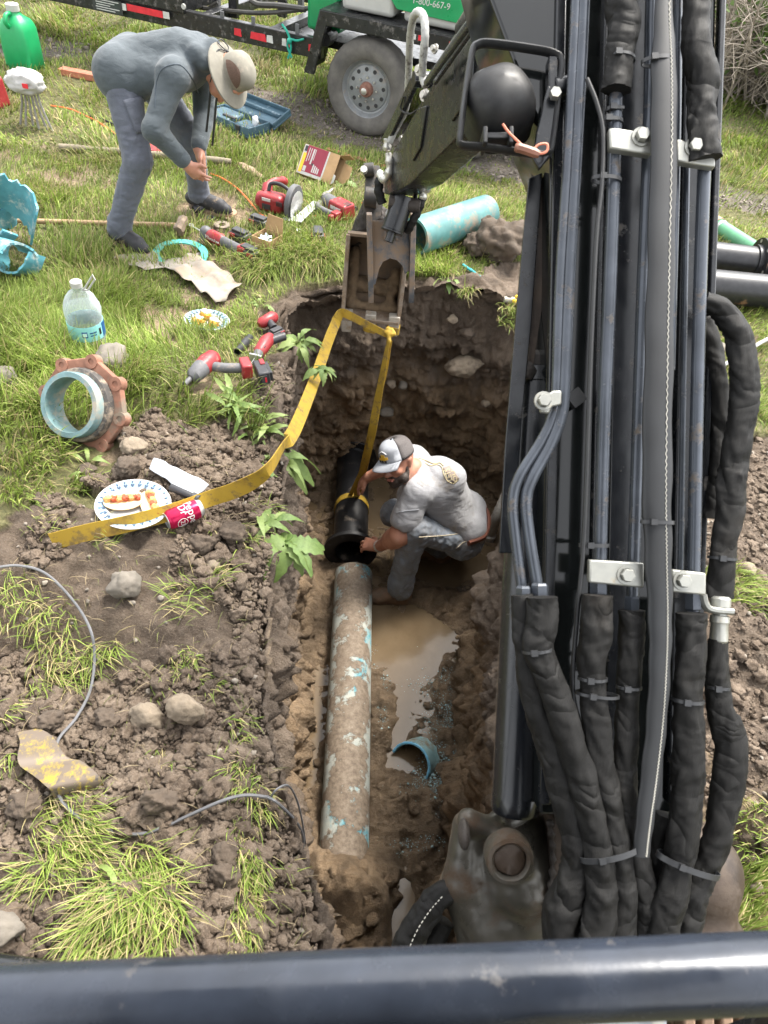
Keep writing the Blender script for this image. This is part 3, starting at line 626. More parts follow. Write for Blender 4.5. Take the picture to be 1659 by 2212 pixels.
# --- sleeved hoses
def sleeve(pts, wpx, t, seed, amp=.14, mat=SLV, flat=.8, name='sleeved_hose', widths=None):
    path = sm(dp(pts, t), 14); m_ = len(path); rr = [(np.interp(i / (m_ - 1), np.linspace(0, 1, len(widths)), widths) if widths else wpx) / 2 * t * PXM for i in range(m_)]
    L = np.r_[0, np.cumsum([(path[i + 1] - path[i]).length for i in range(m_ - 1)])]
    NS = 30; aa = np.arange(NS) * 2 * math.pi / NS; LL, AA = np.meshgrid(L, aa, indexing='ij'); q = np.stack([np.cos(AA) * 1.1, np.sin(AA) * 1.1 + seed * 3.1, LL * 24 + 1.6 * np.sin(AA + seed)], -1)
    tb = 1 + amp * .9 * vn(q, seed) + amp * .75 * (.5 - 2 * np.abs(vn(q * [1.3, 1.3, 1.8] + 4, seed + 1))) + .25 * amp * (.5 - 2 * np.abs(vn(q * [2.5, 2.5, 4.5] + 9, seed + 2)))
    return MB().tube(path, rr, NS, up=tuple(_f), flat=flat, fn=lambda i, a: tb[i, int(round(a * NS / (2 * math.pi))) % NS]).build(name, mat, EX, 70, wc=True)
s0 = sleeve([(1352, -330), (1345, -100), (1340, 0), (1348, 50), (1340, 110), (1336, 150), (1331, 195)], 66, 1.235, 3, widths=[66, 66, 70, 60, 62])
sR = sleeve([(1520, -330), (1515, -60), (1508, 0), (1505, 100), (1520, 180), (1512, 260), (1525, 345)], 66, 1.225, 4, widths=[64, 64, 60, 66, 64, 70])
s1 = sleeve([(1128, 1285), (1136, 1380), (1150, 1480), (1178, 1580), (1215, 1700), (1246, 1820), (1240, 1900), (1215, 1980), (1210, 2080)], 60, 1.235, 5, widths=[44, 60, 60, 64, 66, 72, 84, 80])
s2 = sleeve([(1168, 1290), (1170, 1350), (1162, 1400), (1188, 1470), (1224, 1580), (1262, 1700), (1288, 1820), (1300, 1920), (1290, 2010), (1270, 2090)], 66, 1.215, 6, widths=[66, 68, 62, 64, 66, 66, 66, 80, 78])
s3 = sleeve([(1290, 1285), (1285, 1370), (1278, 1460), (1286, 1560), (1298, 1650), (1318, 1760), (1338, 1860), (1345, 1960), (1335, 2090)], 68, 1.222, 7, widths=[70, 68, 56, 62, 62, 60, 60, 64])
s4 = sleeve([(1365, 1318), (1363, 1400), (1356, 1490), (1352, 1580), (1350, 1680), (1360, 1790), (1382, 1890), (1400, 1980), (1405, 2090)], 55, 1.24, 8, widths=[54, 56, 48, 54, 60, 60, 62, 60])
s5 = sleeve([(1494, 1325), (1492, 1420), (1484, 1500), (1490, 1600), (1484, 1720), (1472, 1830), (1455, 1920), (1430, 2000), (1425, 2090)], 68, 1.225, 9, widths=[66, 68, 62, 70, 70, 64, 72, 74])
s6 = sleeve([(1552, 1380), (1550, 1470), (1560, 1540), (1580, 1610), (1572, 1700), (1552, 1800), (1522, 1880), (1492, 1950), (1470, 2080)], 60, 1.25, 10, widths=[40, 52, 64, 70, 66, 60, 62, 66])
s7 = sleeve([(1440, 1760), (1425, 1830), (1432, 1900), (1400, 1990), (1390, 2080)], 54, 1.262, 11)
sl = sleeve([(1520, 650), (1558, 668), (1592, 720), (1606, 800), (1606, 880), (1590, 970), (1580, 1050), (1574, 1130), (1560, 1200), (1555, 1292)], 60, 1.262, 12, widths=[40, 50, 56, 58, 60, 60, 62, 58, 54, 58])
sk2 = sleeve([(1515, 690), (1540, 760), (1556, 860), (1556, 950), (1545, 1040), (1538, 1120)], 44, 1.33, 13)
# --- flat stitched sleeve
fp = [(1446, -320), (1435, 0), (1434, 140), (1434, 300), (1428, 560), (1423, 780), (1419, 1040), (1422, 1200), (1426, 1330), (1425, 1440), (1418, 1560), (1405, 1680), (1392, 1780), (1385, 1850)]
fw = [36, 38, 56, 58, 60, 64, 66, 60, 54, 48, 46, 44, 40, 36]
path = sm(dp(fp, 1.205), 8); ws = np.interp(np.linspace(0, 1, len(path)), np.linspace(0, 1, len(fw)), fw) / 2 * 1.205 * PXM
fs = MB().tube(path, list(ws), 18, up=tuple(_f), flat=.34, fn=lambda i, a: 1 + .05 * math.sin(i * .9) * math.cos(a)).build('flat_sleeve', FLT, EX, 70, wc=True)
zz = []; x_, y_, d_ = basis(path[10] - path[0], tuple(_f)); den = []
for i in range(len(path) - 1):
    for k in range(4): den.append((path[i].lerp(path[i + 1], k / 4), ws[i]))
sgn = 1 if x_.dot(cam_right) > 0 else -1
for i, (q, w_) in enumerate(den): zz.append(q + cam_right * (w_ * .48 + (.0012 if i % 2 else -.0012)) - _f * (w_ * .34 * .88 + .0006))
MB().tube(zz, .0009, 4).build('stitching', WHT, fs, 60, wc=True)
# --- cable ties
def tie(px, py, wpx, t, host, ang=0, depth=.6, w=.0065, off=0, head=.35):
    c = D(px, py, t); hx = wpx / 2 * t * PXM; e = (cam_right * math.cos(math.radians(ang)) - cam_up * math.sin(math.radians(ang))); f = _f; d = e.cross(f).normalized(); R = []
    for j in range(28):
        a = 2 * math.pi * j / 28; q = e * math.cos(a) * hx + f * math.sin(a) * hx * depth; nn = (e * math.cos(a) * depth + f * math.sin(a)).normalized()
        R.append([c + q - d * w / 2, c + q + d * w / 2, c + q + d * w / 2 + nn * .0016, c + q - d * w / 2 + nn * .0016])
    b = MB().rings(R, closed=True); h = math.radians(200 + 140 * head); q = c + e * math.cos(h) * hx * 1.02 + f * math.sin(h) * hx * depth * 1.05
    b.box(q, (.011, .008, .010), RM(e, z=d)); b.box(q + e * .011, (.016, .0016, .005), RM(e, z=d)); return b.build('cable_tie', TIE, host, wc=True)
for a in [(1340, 128, 60, 1.235, s0, 5, .8, .005), (1420, 132, 66, 1.21, fs, -5, .5), (1420, 1128, 70, 1.205, fs, 2, .42), (1160, 1405, 62, 1.215, s2, -6, .85, .005), (1280, 1466, 60, 1.222, s3, 2, .85, .005), (1290, 1500, 92, 1.225, s3, 6, .6, .005), (1358, 1484, 52, 1.24, s4, 3, .85, .005),
          (1485, 1512, 66, 1.225, s5, 5, .85, .006), (1560, 1206, 58, 1.262, sl, 6, .85, .005), (1551, 1484, 48, 1.25, s6, 3, .85, .005), (1316, 1842, 128, 1.215, s2, -12, .42, .010), (1486, 1868, 140, 1.225, s5, 20, .42, .010), (1400, 1960, 70, 1.255, s7, 10, .6, .009),
          (1326, 240, 33, 1.25, t1, 4, 1), (1310, 388, 62, 1.245, t1, 4, .5), (1283, 1178, 62, 1.243, t1, 1, .5), (1320, 262, 48, 1.246, t1, 2, .55)]: tie(*a)
# --- clamps with bolts
def clamp(pts, bolt, t, th=.018):
    b = MB(); b.prism([D(x, y, t) for x, y in pts], tuple(_f * th)); c = b.build('clamp_plate', STL, EX, bevel=.003, wc=True)
    q = D(*bolt, t); hexb = MB(); hexb.lathe([(.0001, -.014), (.0105, -.014), (.0118, -.0125), (.0118, -.003), (.0118, -.001)], q, tuple(_f), 6); hexb.lathe([(.0118, -.003), (.0165, -.003), (.017, -.001), (.017, .001)], q, tuple(_f), 24); hexb.build('bolt', STL, c, 30, wc=True)
clamp([(1316, 276), (1330, 275), (1408, 287), (1408, 334), (1318, 320)], (1385, 296), 1.222)
clamp([(1462, 299), (1475, 301), (1546, 343), (1546, 361), (1462, 348)], (1499, 319), 1.222)
clamp([(1274, 1209), (1392, 1216), (1392, 1270), (1273, 1259)], (1353, 1242), 1.222)
clamp([(1452, 1230), (1526, 1238), (1526, 1286), (1452, 1279)], (1474, 1254), 1.222)
clamp([(1163, 853), (1186, 849), (1196, 843), (1214, 843), (1213, 874), (1192, 878), (1186, 893), (1168, 891)], (1174, 866), 1.25, .012)
# L bracket and silver crimp fitting
b = MB(); b.tube(sm(dp([(1517, 1284), (1522, 1304), (1536, 1317), (1582, 1322)], 1.24), 5), .006, 8, flat=1.6).build('bracket', STL, EX, wc=True)
b = MB(); q0 = D(1557, 1288, 1.25); q1 = D(1552, 1388, 1.25); dd = (q1 - q0); L = dd.length; b.lathe([(.013, 0), (.017, .004), (.017, L * .22), (.012, L * .25), (.012, L * .4), (.0155, L * .42), (.0165, L * .55), (.0145, L * .6), (.0155, L * .95), (.013, L)], q0, dd, 12, True); b.build('hose_fitting', STL, EX, 30, wc=True)
for x, y, w in ((1131, 1290, 34), (1166, 1284, 38), (1293, 1278, 40), (1365, 1312, 34), (1497, 1300, 36)):
    b = MB(); b.lathe([(w * .42 * 1.25 * PXM, -.02), (w * .5 * 1.25 * PXM, -.016), (w * .5 * 1.25 * PXM, .012), (w * .4 * 1.25 * PXM, .016)], D(x, y, 1.25), tuple(-cam_up), 6, True); b.build('hose_fitting', TUB, EX, 25, wc=True)
b = MB(); b.lathe([(.014, 0), (.02, 0), (.02, .02), (.014, .02)], D(1240, 862, 1.33), tuple(_f * -1), 4, True); b.build('cable_clip', RUB, EX, wc=True)
# --- boom cylinder, rod, guard
a0 = D(1112, 1752, 1.43); a1 = D(1157, 800, 1.45)
dd = a1 - a0; L = dd.length; b = MB(); b.lathe([(.03, -.004), (.046, 0), (.0485, .006), (.0485, .035), (.047, .04), (.047, L - .03), (.049, L - .028), (.049, L)], a0, dd, 40, True); cyl = b.build('boom_cylinder', BLK, EX, 30, wc=True)
b = MB(); b.lathe([(.051, 0), (.051, .02), (.03, .035)], a1, dd, 32, True); b.tube([D(1150, 792, 1.40), D(1140, 800, 1.40), D(1128, 806, 1.42)], [.014, .02, .012], 8); b.build('wiper_seal', DRT, cyl, 40, wc=True)
path = [a1.lerp(D(1178, 300, 1.47), k / 30) for k in range(31)]
MB().tube(path, .026, 16, fn=lambda i, a: 1 + .16 * float(vn(np.array([[math.cos(a) * 2, math.sin(a) * 2, i * .9]]), 3)[0])).build('cylinder_rod', DRT, cyl, 70, wc=True)
b = MB(); g = [(1143, 384), (1172, 372), (1165, 470), (1148, 700), (1128, 900), (1110, 1195), (1078, 1195), (1092, 950), (1112, 720), (1130, 520)]
b.prism([D(x, y, 1.385) for x, y in g], tuple(_f * .012)); gd = b.build('cylinder_guard', BLK, EX, bevel=.002, wc=True)
b = MB(); b.prism([D(x, y, 1.40) for x, y in [(1165, 380), (1182, 390), (1180, 600), (1150, 800), (1140, 800), (1152, 600)]], tuple(_f * .006)); b.build('guard_flange', CASTB, gd, wc=True)
# --- boom foot castings
def pr(x, y, t): return tuple(D(x, y, t))
pm = [C(pr(1012, 1772, 1.44), pr(1085, 1800, 1.46), .024, .022), C(pr(1012, 1790, 1.47), pr(1000, 1900, 1.47), .036, .04), C(pr(1005, 1900, 1.48), pr(1050, 2090, 1.48), .045, .05), C(pr(1110, 1800, 1.47), pr(1130, 1900, 1.47), .06, .07),
      C(pr(1140, 1850, 1.48), pr(1150, 1960, 1.50), .055, .06), C(pr(1130, 1920, 1.50), pr(1110, 2100, 1.50), .06, .055), C(pr(1060, 1850, 1.50), pr(1080, 2050, 1.50), .06, .06), C(pr(1105, 1852, 1.44), pr(1105, 1852, 1.375), .044, .042),
      C(pr(975, 1900, 1.50), pr(935, 1960, 1.50), .02, .018), C(pr(935, 1960, 1.50), pr(880, 2090, 1.50), .018, .02), C(pr(1160, 1800, 1.50), pr(1190, 1790, 1.52), .05, .05), ('-c', pr(1052, 1758, 1.40), pr(1110, 1752, 1.46), .03, .03), ('-c', pr(955, 1980, 1.42), pr(1000, 2100, 1.44), .03, .035)]
cast = sdf_obj('boom_foot_casting', pm, CAST, EX, .006, .016, lambda X: .0018 * fbm(X * 40, 2, 3), 2)
b = MB(); b.lathe([(.0001, -.004), (.026, -.004), (.03, -.001), (.034, .006)], D(1101, 1856, 1.335), tuple(_f), 20, fn=lambda i, a: 1 + .08 * math.sin(3 * a + i)); b.build('pin', CASTB, cast, 50, wc=True)
b = MB(); b.lathe([(.031, -.006), (.036, -.012), (.043, -.010), (.046, .004), (.046, .03), (.031, .03)], D(1101, 1856, 1.337), tuple(_f), 32, closed=True, fn=lambda i, a: 1 + .01 * math.sin(5 * a)); b.build('pin_boss', CAST, cast, 40, wc=True)
b = MB(); b.prism([D(x, y, 1.40) for x, y in [(1192, 1775), (1232, 1768), (1262, 1850), (1262, 1960), (1225, 2010), (1196, 1960)]], tuple(_f * .1)); b.build('side_plate', CASTB, cast, bevel=.008, wc=True)
b = MB(); b.tube(sm([D(x, y, 1.405) for x, y in [(1187, 1772), (1194, 1830), (1192, 1900), (1180, 1960)]], 8), [.006 + .003 * math.sin(k * 1.9) for k in range(25)], 8); b.build('seam_line', DRT, cast, 60, wc=True)  # dark lumpy line along the seam with the side plate
b = MB(); b.ball(D(1002, 1802, 1.41), (.012, .03, .03), 14, 10, RM(cam_right, y=cam_up)); b.build('slot_oval', DRT, cast, wc=True)  # solid dark oval in place of the slot, its shade put in the colour
sdf_obj('swing_post', [C(pr(1545, 1880, 1.55), pr(1535, 1960, 1.55), .026, .032), C(pr(1535, 1960, 1.55), pr(1500, 2110, 1.55), .036, .05), C(pr(1200, 1800, 1.52), pr(1230, 2110, 1.56), .07, .09), C(pr(1230, 1850, 1.58), pr(1500, 1880, 1.58), .1, .1), C(pr(1250, 2050, 1.58), pr(1500, 2060, 1.58), .12, .12)], CASTB, EX, .01, .04)
sv = sleeve([(975, 1925), (945, 1940), (918, 1975), (890, 2020), (865, 2080)], 62, 1.46, 14, widths=[50, 60, 62, 62])
dash = MB(); pa = sm(dp([(955, 1937), (925, 1972), (897, 2018), (875, 2072)], 1.425), 10)
for i in range(0, len(pa) - 1, 2): dash.cyl(pa[i], pa[i + 1], .0011, n=5)
dash.build('stitching', WHT, sv, wc=True)
sleeve([(960, 1990), (940, 2030), (935, 2080)], 50, 1.50, 15)
# --- front hand rail and machine floor below it
a0 = D(-160, 2180, .45); a1 = D(1820, 2093, .45)
b = MB(); b.tube([a0.lerp(a1, k / 12) for k in range(13)], .0228, 40); b.build('front_guard_rail', M('rail_paint', (.022, .027, .038), .24, .1, .3, 16, .12, 55, .002, dirt=.05, dcol=(.10, .09, .08), dsc=24, rvar=.1), EX, 50, wc=True)
b = MB(); b.prism([D(860, 2185, 1.45), D(1440, 2165, 1.45), D(1440, 2400, 1.45), D(860, 2400, 1.45)], tuple(_f * .03)); fl_ = b.build('floor_plate', M('floor_plate', (.3, .32, .35), .45, .3, .3, 12), EX, wc=True)
b = MB(); b.lathe([(.0001, -.012), (.014, -.012), (.016, -.008), (.016, .002)], D(1416, 2192, 1.44), tuple(_f), 12); b.build('bolt', STL, fl_, 30, wc=True)
tk = MB()
for k in range(7): tk.box(D(1480 + 40 * k, 2215 - 3 * k, 1.5), (.026, .12, .05), RM(cam_right, z=-_f))
tk.prism([D(1450, 2180, 1.53), D(1800, 2160, 1.53), D(1800, 2420, 1.53), D(1450, 2420, 1.53)], tuple(_f * .05)); tk.build('track', M('muddy_track', (.2, .13, .085), .85, 0, .3, 14, .4, 40), EX, bevel=.006, wc=True)
# --- work light with its guard loop
TL = 1.30
lp = sm([D(x, y, TL) for x, y in [(992, 310), (1000, 240), (1018, 120), (1030, 98), (1060, 94), (1150, 106), (1195, 116), (1212, 135), (1206, 200), (1192, 310), (1182, 332), (1150, 332), (1050, 318), (1005, 315), (992, 310)]], 5)[:-1]
wl_ = MB().tube(lp, .0062, 8, up=tuple(_f), flat=1.8, closed=True).build('work_light_guard', RUB, EX, 60, wc=True)
dm = MB(); c0 = D(1078, 225, TL + .02); ax_ = (-_f * .9 + cam_up * .3).normalized()
dm.lathe([(.066, -.05), (.067, -.01), (.064, .015), (.055, .038), (.04, .052), (.022, .06), (.0001, .063)], c0, ax_, 40, fn=lambda i, a: 1 + (.055 * math.cos(4 * a + .6) if i < 5 else 0)); h = dm.build('work_light', M('light_housing', (.007, .007, .0075), .55, 0, .3, 40, .06, 200, .0006), EX, 50, wc=True)
b = MB(); b.box(D(1072, 300, TL), (.055, .012, .028), RM(cam_right, z=-_f)); b.box(D(1045, 305, TL), (.008, .03, .05), RM(cam_right, z=-_f)); b.box(D(1100, 305, TL), (.008, .03, .05), RM(cam_right, z=-_f)); b.build('bracket', RUB, h, bevel=.002, wc=True)
MB().tube(sm(dp([(1086, 268), (1098, 285), (1118, 305), (1135, 320), (1160, 332), (1180, 328), (1182, 312), (1165, 312), (1150, 325)], 1.275), 6), .0024, 6).build('wire', COP, h, wc=True)
MB().tube(sm(dp([(1112, 318), (1130, 322), (1165, 334)], 1.27), 4), [.006] + [.0085] * 7 + [.006], 8).build('wire_joint', M('tape_brown', (.25, .11, .07), .5), h, wc=True)
b = MB(); b.box(D(1192, 200, 1.31), (.018, .12, .03), RM(cam_right, z=-_f)); b.tube(dp([(1196, 195), (1262, 185)], 1.31), .022, 12); b.prism([D(x, y, 1.295) for x, y in [(1160, 280), (1185, 180), (1200, 200), (1195, 330), (1165, 365), (1150, 340)]], tuple(_f * .012)); br = b.build('light_bracket', BLK, EX, bevel=.003, wc=True)
b = MB(); b.lathe([(.0001, -.012), (.01, -.012), (.011, -.003), (.011, 0)], D(1198, 206, 1.288), tuple(_f), 6); b.build('bolt', STL, br, 30, wc=True)
# --- stick (dipper arm) down to the bucket
B0 = D(864, 392, 3.48); T0 = D(1290, -60, 1.72); sd_ = (T0 - B0); SL = sd_.length; sd_.normalize(); sv_ = sd_.cross(Vector((0, 0, 1))).normalized()
if sv_.x < 0: sv_ = -sv_
sw_ = sv_.cross(sd_).normalized()
if sw_.z < 0: sw_ = -sw_                       # upper side
STK = M('stick_paint', (.013, .014, .016), .28, .1, .3, 10, .05, 50, .002, dirt=.12, dcol=(.07, .06, .05), dsc=14, rvar=.1)
def sp_(s, w, v=0): return B0 + sd_ * s + sw_ * w + sv_ * v
b = MB(); prf = [(-.03, -.05), (.05, -.075), (.42, -.12), (1.0, -.12), (SL, -.10), (SL, .14), (1.1, .16), (.55, .13), (.12, .075), (-.02, .05)]
b.prism([sp_(s, w, -.075) for s, w in prf], tuple(sv_ * .15)); stk = b.build('stick', STK, EX, bevel=.006, wc=True)
b = MB(); b.prism([sp_(s, w, -.084) for s, w in [(.5, -.05), (.62, -.03), (.72, .09), (.6, .12), (.45, .08)]], tuple(sv_ * .168)); b.build('reinforcing_plate', STK, stk, bevel=.004, wc=True); b = MB(); b.prism([sp_(s, w, -.084) for s, w in [(1.0, -.06), (1.2, -.04), (1.25, .12), (1.05, .12)]], tuple(sv_ * .168)); b.build('reinforcing_plate', STK, stk, bevel=.004, wc=True)
b = MB(); b.cyl(sp_(.62, .22, -.02), sp_(SL, .26, -.02), .024, n=18); b.cyl(sp_(1.0, .235, -.02), sp_(SL, .26, -.02), .04, n=18); b.build('bucket_cylinder', STK, EX, wc=True)
b = MB(); b.cyl(sp_(.62, .22, -.10), sp_(.62, .22, .10), .03); b.prism([sp_(s, w, -.1) for s, w in [(.58, .24), (.66, .2), (.12, .12), (.05, .17)]], tuple(sv_ * .02)); b.prism([sp_(s, w, .08) for s, w in [(.58, .24), (.66, .2), (.12, .12), (.05, .17)]], tuple(sv_ * .02)); b.build('bucket_link', STK, EX, bevel=.003, wc=True)
gh = sm([D(*q) for q in [(841, 308, 3.25), (858, 272, 3.2), (876, 237, 3.1), (881, 190, 2.95), (883, 146, 2.85), (886, 80, 2.7), (893, 38, 2.6), (905, 26, 2.55), (916, 40, 2.5), (918, 80, 2.5), (914, 128, 2.55), (913, 165, 2.6), (920, 186, 2.6)]], 8)
MB().tube(gh, .0145, 12, fn=lambda i, a: 1 + .05 * math.sin(i * 2.2)).build('spiral_hose', GHOSE, EX, 60, wc=True)
b = MB(); b.tube([D(922, 178, 2.58), D(1000, 70, 2.1), D(1062, -10, 1.85)], .0125, 10); b.tube([D(940, 178, 2.6), D(1030, 50, 2.1), D(1080, -10, 1.9)], .009, 8); b.build('hard_line', TUB, EX, wc=True)
for x, y, t, r in ((905, 150, 2.72, .022), (938, 105, 2.5, .016), (916, 205, 2.8, .024), (868, 300, 3.25, .02)):
    b = MB(); b.lathe([(.0001, -.012), (r * .6, -.012), (r * .6, 0), (r, 0), (r, .006)], D(x, y, t), tuple(-sv_ * -1 if False else (_f * .5 + sv_).normalized()), 12); b.build('bolt', M('dull_zinc', (.42, .4, .36), .45, .5, .2, 30), stk, 30, wc=True)
MB().tube(sm([D(*q) for q in [(872, 208, 2.95), (866, 236, 3.0), (884, 246, 2.95), (900, 238, 2.9)]], 5), .004, 6).build('hose_guide', RUB, stk, wc=True)
MET = M('fitting_metal', (.5, .49, .45), .35, .6, .2, 30, dirt=.2, dcol=(.12, .1, .08), dsc=30)
for pts in ([(838, 330, 3.3), (842, 355, 3.32), (838, 378, 3.35), (826, 388, 3.38), (820, 372, 3.4)], [(940, 372, 3.35), (930, 398, 3.35), (918, 412, 3.38), (912, 430, 3.4)], [(836, 300, 3.27), (836, 325, 3.3)], [(935, 365, 3.35), (945, 350, 3.35)]):
    p_ = sm([D(*q) for q in pts], 5); MB().tube(p_, [.016 if i % 5 < 3 else .021 for i in range(len(p_))], 10).build('hose_fitting', MET, EX, 40, wc=True)
for pts, r in (([(822, 378, 3.4), (818, 410, 3.42), (826, 440, 3.45)], .022), ([(915, 420, 3.4), (905, 450, 3.42), (892, 478, 3.45), (880, 500, 3.5)], .02)):
    p_ = sm([D(*q) for q in pts], 6); MB().tube(p_, r, 12, fn=lambda i, a: 1 + .12 * math.sin(i * 1.7 + a)).build('sleeved_hose', SLV, EX, 60, wc=True)
# --- thumb cylinder, knuckle
b = MB(); a0 = D(873, 425, 3.42); a1 = D(848, 498, 3.46); b.cyl(a0, a1, .053, n=28); b.cyl(a1, a1 + (a1 - a0) * .06, .056, n=28); b.cyl(a1, a1 + (a1 - a0) * .35, .022, n=16); b.build('thumb_cylinder', STK, EX, bevel=.002, wc=True)
b = MB(); b.cyl(D(840, 436, 3.42), D(908, 446, 3.42), .034, n=20); b.build('knuckle_pin', DRT, EX, bevel=.004, wc=True)
for x0 in (848, 892): b = MB(); b.prism([D(x0 + dx, y, 3.44) for dx, y in [(0, 392), (9, 393), (11, 448), (2, 450)]], tuple(_f * .09)); b.build('knuckle', STK, EX, bevel=.004, wc=True)
b = MB(); b.prism([D(x, y, 3.46) for x, y in [(848, 390), (902, 398), (902, 408), (848, 400)]], tuple(_f * .09)); b.build('knuckle', STK, EX, bevel=.004, wc=True)
b = MB(); b.prism([D(x, y, 3.70) for x, y in [(790, 362), (808, 356), (822, 400), (812, 470), (796, 480), (783, 450)]], tuple(sv_ * .03)); b.cyl(D(786, 368, 3.68), D(808, 366, 3.68), .034); b.cyl(D(788, 425, 3.66), D(815, 428, 3.66), .05); lk = b.build('bucket_ear', M('dirty_link', (.03, .027, .024), .5, .2, .3, 12, .3, 50, .004, dirt=.35, dcol=(.09, .065, .045), dsc=12), EX, bevel=.005, wc=True)
for x, y in ((786, 367), (872, 432), (840, 462)): b = MB(); b.lathe([(.0001, -.012), (.018, -.012), (.02, 0), (.02, .01)], D(x, y, 3.5 if x > 800 else 3.64), tuple(_f), 8); b.build('pin', MET, lk, 30, wc=True)
# --- bucket (opening towards the machine, teeth down)
bx = (Vector((1, 0, 0)) + Vector((0, .08, 0))).normalized(); bz = Vector((0, .04, 1)).normalized(); by = bz.cross(bx).normalized(); BT = D(800, 694, 4.0)
def bp(v, y, z): return BT + bx * v + by * y + bz * z
prof = [(0, 0), (.09, .015), (.19, .06), (.25, .14), (.265, .23), (.24, .33), (.18, .41), (.10, .46), (.03, .475)]
pc = [tuple(q)[:2] for q in spline([(a, c, 0) for a, c in prof], 4)]; bw = .29; bk = []
for sgn_ in (-1, 1):
    b = MB(); b.prism([bp(sgn_ * bw / 2, a, c) for a, c in pc], tuple(bx * sgn_ * .016)); o = b.build('bucket_side', BKT, None, bevel=.003); bk.append(o)
b = MB(); R_ = []
for i, (a, c) in enumerate(pc):
    a2, c2 = pc[min(i + 1, len(pc) - 1)]; a1_, c1_ = pc[max(i - 1, 0)]; tn = Vector((a2 - a1_, c2 - c1_)).normalized(); nn = Vector((-tn.y, tn.x)) * .014
    R_.append([bp(-bw / 2, a, c), bp(bw / 2, a, c), bp(bw / 2, a + nn.x, c + nn.y), bp(-bw / 2, a + nn.x, c + nn.y)])
b.rings(R_); bucket = b.build('bucket', BKT, EX, 50, wc=True)
for o in bk:
    me_ = o.data; off = EX.location
    for v in me_.vertices: v.co -= off
    o.parent = bucket
b = MB(); b.box(bp(0, .02, .012), (bw + .03, .09, .022), Matrix((bx, by, bz)).transposed()); b.build('lip_plate', RUST, bucket, bevel=.004, wc=True)
for sgn_ in (-1, 1): b = MB(); b.prism([bp(sgn_ * (bw / 2 + .001), a, c) for a, c in [(-.012, .0), (.03, .0), (.06, .46), (.02, .47)]], tuple(bx * sgn_ * .022)); b.build('side_cutter', RUST, bucket, bevel=.004, wc=True)
TTH = M('tooth_steel', (.36, .33, .28), .5, .25, .2, 20, .12, 60, .002, dirt=.35, dcol=(.3, .22, .14), dsc=14)
for v in (-.132, 0.0, .132):
    b = MB(); b.add([bp(v + sx * w_, y_, z_) for z_, w_, ys_ in ((.05, .03, (-.022, .03)), (-.02, .03, (-.024, .024)), (-.075, .026, (-.014, .012))) for y_ in ys_ for sx in (-1, 1)],
                    [(0, 1, 3, 2)[::-1], (8, 9, 11, 10)] + [f for k in (0, 4) for f in ((k, k + 1, k + 5, k + 4), (k + 2, k + 6, k + 7, k + 3), (k, k + 4, k + 6, k + 2), (k + 1, k + 3, k + 7, k + 5))])
    b.build('tooth', TTH, bucket, bevel=.004, wc=True)
sdf_obj('soil_in_bucket', [C(bp(-.12, .10, .04), bp(.12, .10, .035), .03, .03), C(bp(-.11, .2, .12), bp(.11, .2, .11), .045, .05), C(bp(-.12, .12, .06), bp(-.12, .2, .3), .03, .03), C(bp(.1, .12, .05), bp(.12, .2, .2), .025, .03)], M('bucket_soil', (.13, .088, .05), .9, 0, .4, 20, .6, 50, .008), bucket, .008, .03, lambda X: .008 * fbm(X * 25, 3, 5), 1)
sdf_obj('caked_mud', [C(D(802, 448, 3.80), D(784, 492, 3.88), .055, .05), C(D(784, 492, 3.88), D(768, 535, 3.97), .045, .03), C(D(768, 535, 3.97), D(757, 590, 4.03), .026, .02), C(D(845, 470, 3.85), D(800, 470, 3.85), .05, .05), C(D(850, 480, 3.86), D(858, 520, 3.95), .04, .02)], DRT, bucket, .007, .03, lambda X: .008 * fbm(X * 30, 3, 5), 1)
# --- thumb
th0 = D(842, 468, 3.60); th1 = D(842, 655, 3.70); ts = (th1 - th0); TLn = ts.length; ts.normalize(); tv = (bx - ts * bx.dot(ts)).normalized(); tw_ = tv.cross(ts).normalized()
if tw_.y > 0: tw_ = -tw_
def tp(v, s, w): return th0 + tv * v + ts * s * TLn + tw_ * w
THM = M('thumb_steel', (.06, .064, .07), .42, .3, .35, 10, .15, 60, .002, dirt=.55, dcol=(.17, .12, .08), dsc=10)
tpr = [(0, -.05), (-.05, .0), (0, .05), (.3, .055), (.62, .04), (.9, .02), (1.0, .0), (.97, -.015), (.8, -.012)] + [(.75 - .07 * k, -.02 - .006 * k - (.012 if k % 2 else 0)) for k in range(9)]
thumb = None
for v in (-.118, .104):
    b = MB(); b.prism([tp(v * (1 - .06 * s), s, w) for s, w in tpr], tuple(tv * .027)); o = b.build('thumb' if thumb is None else 'thumb_plate', THM, EX if thumb is None else thumb, bevel=.002, wc=True); thumb = thumb or o
b = MB(); b.prism([tp(v, s, .015) for v, s in [(-.10, .05), (.10, .05), (.10, .62), (.078, .66), (.062, .56), (.035, .50), (.0, .48), (-.035, .52), (-.055, .6), (-.075, .78), (-.10, .8)]], tuple(tw_ * -.014)); b.build('thumb_web', THM, thumb, bevel=.002, wc=True)
b = MB(); b.prism([tp(v, s, w) for v, s, w in [(-.03, .02, .05), (-.03, .28, .03), (-.03, .28, .0), (-.03, .02, 0)]], tuple(tv * .012)); b.prism([tp(v, s, w) for v, s, w in [(.03, .02, .05), (.03, .28, .03), (.03, .28, .0), (.03, .02, 0)]], tuple(tv * .012)); b.build('thumb_lug', THM, thumb, bevel=.002, wc=True)

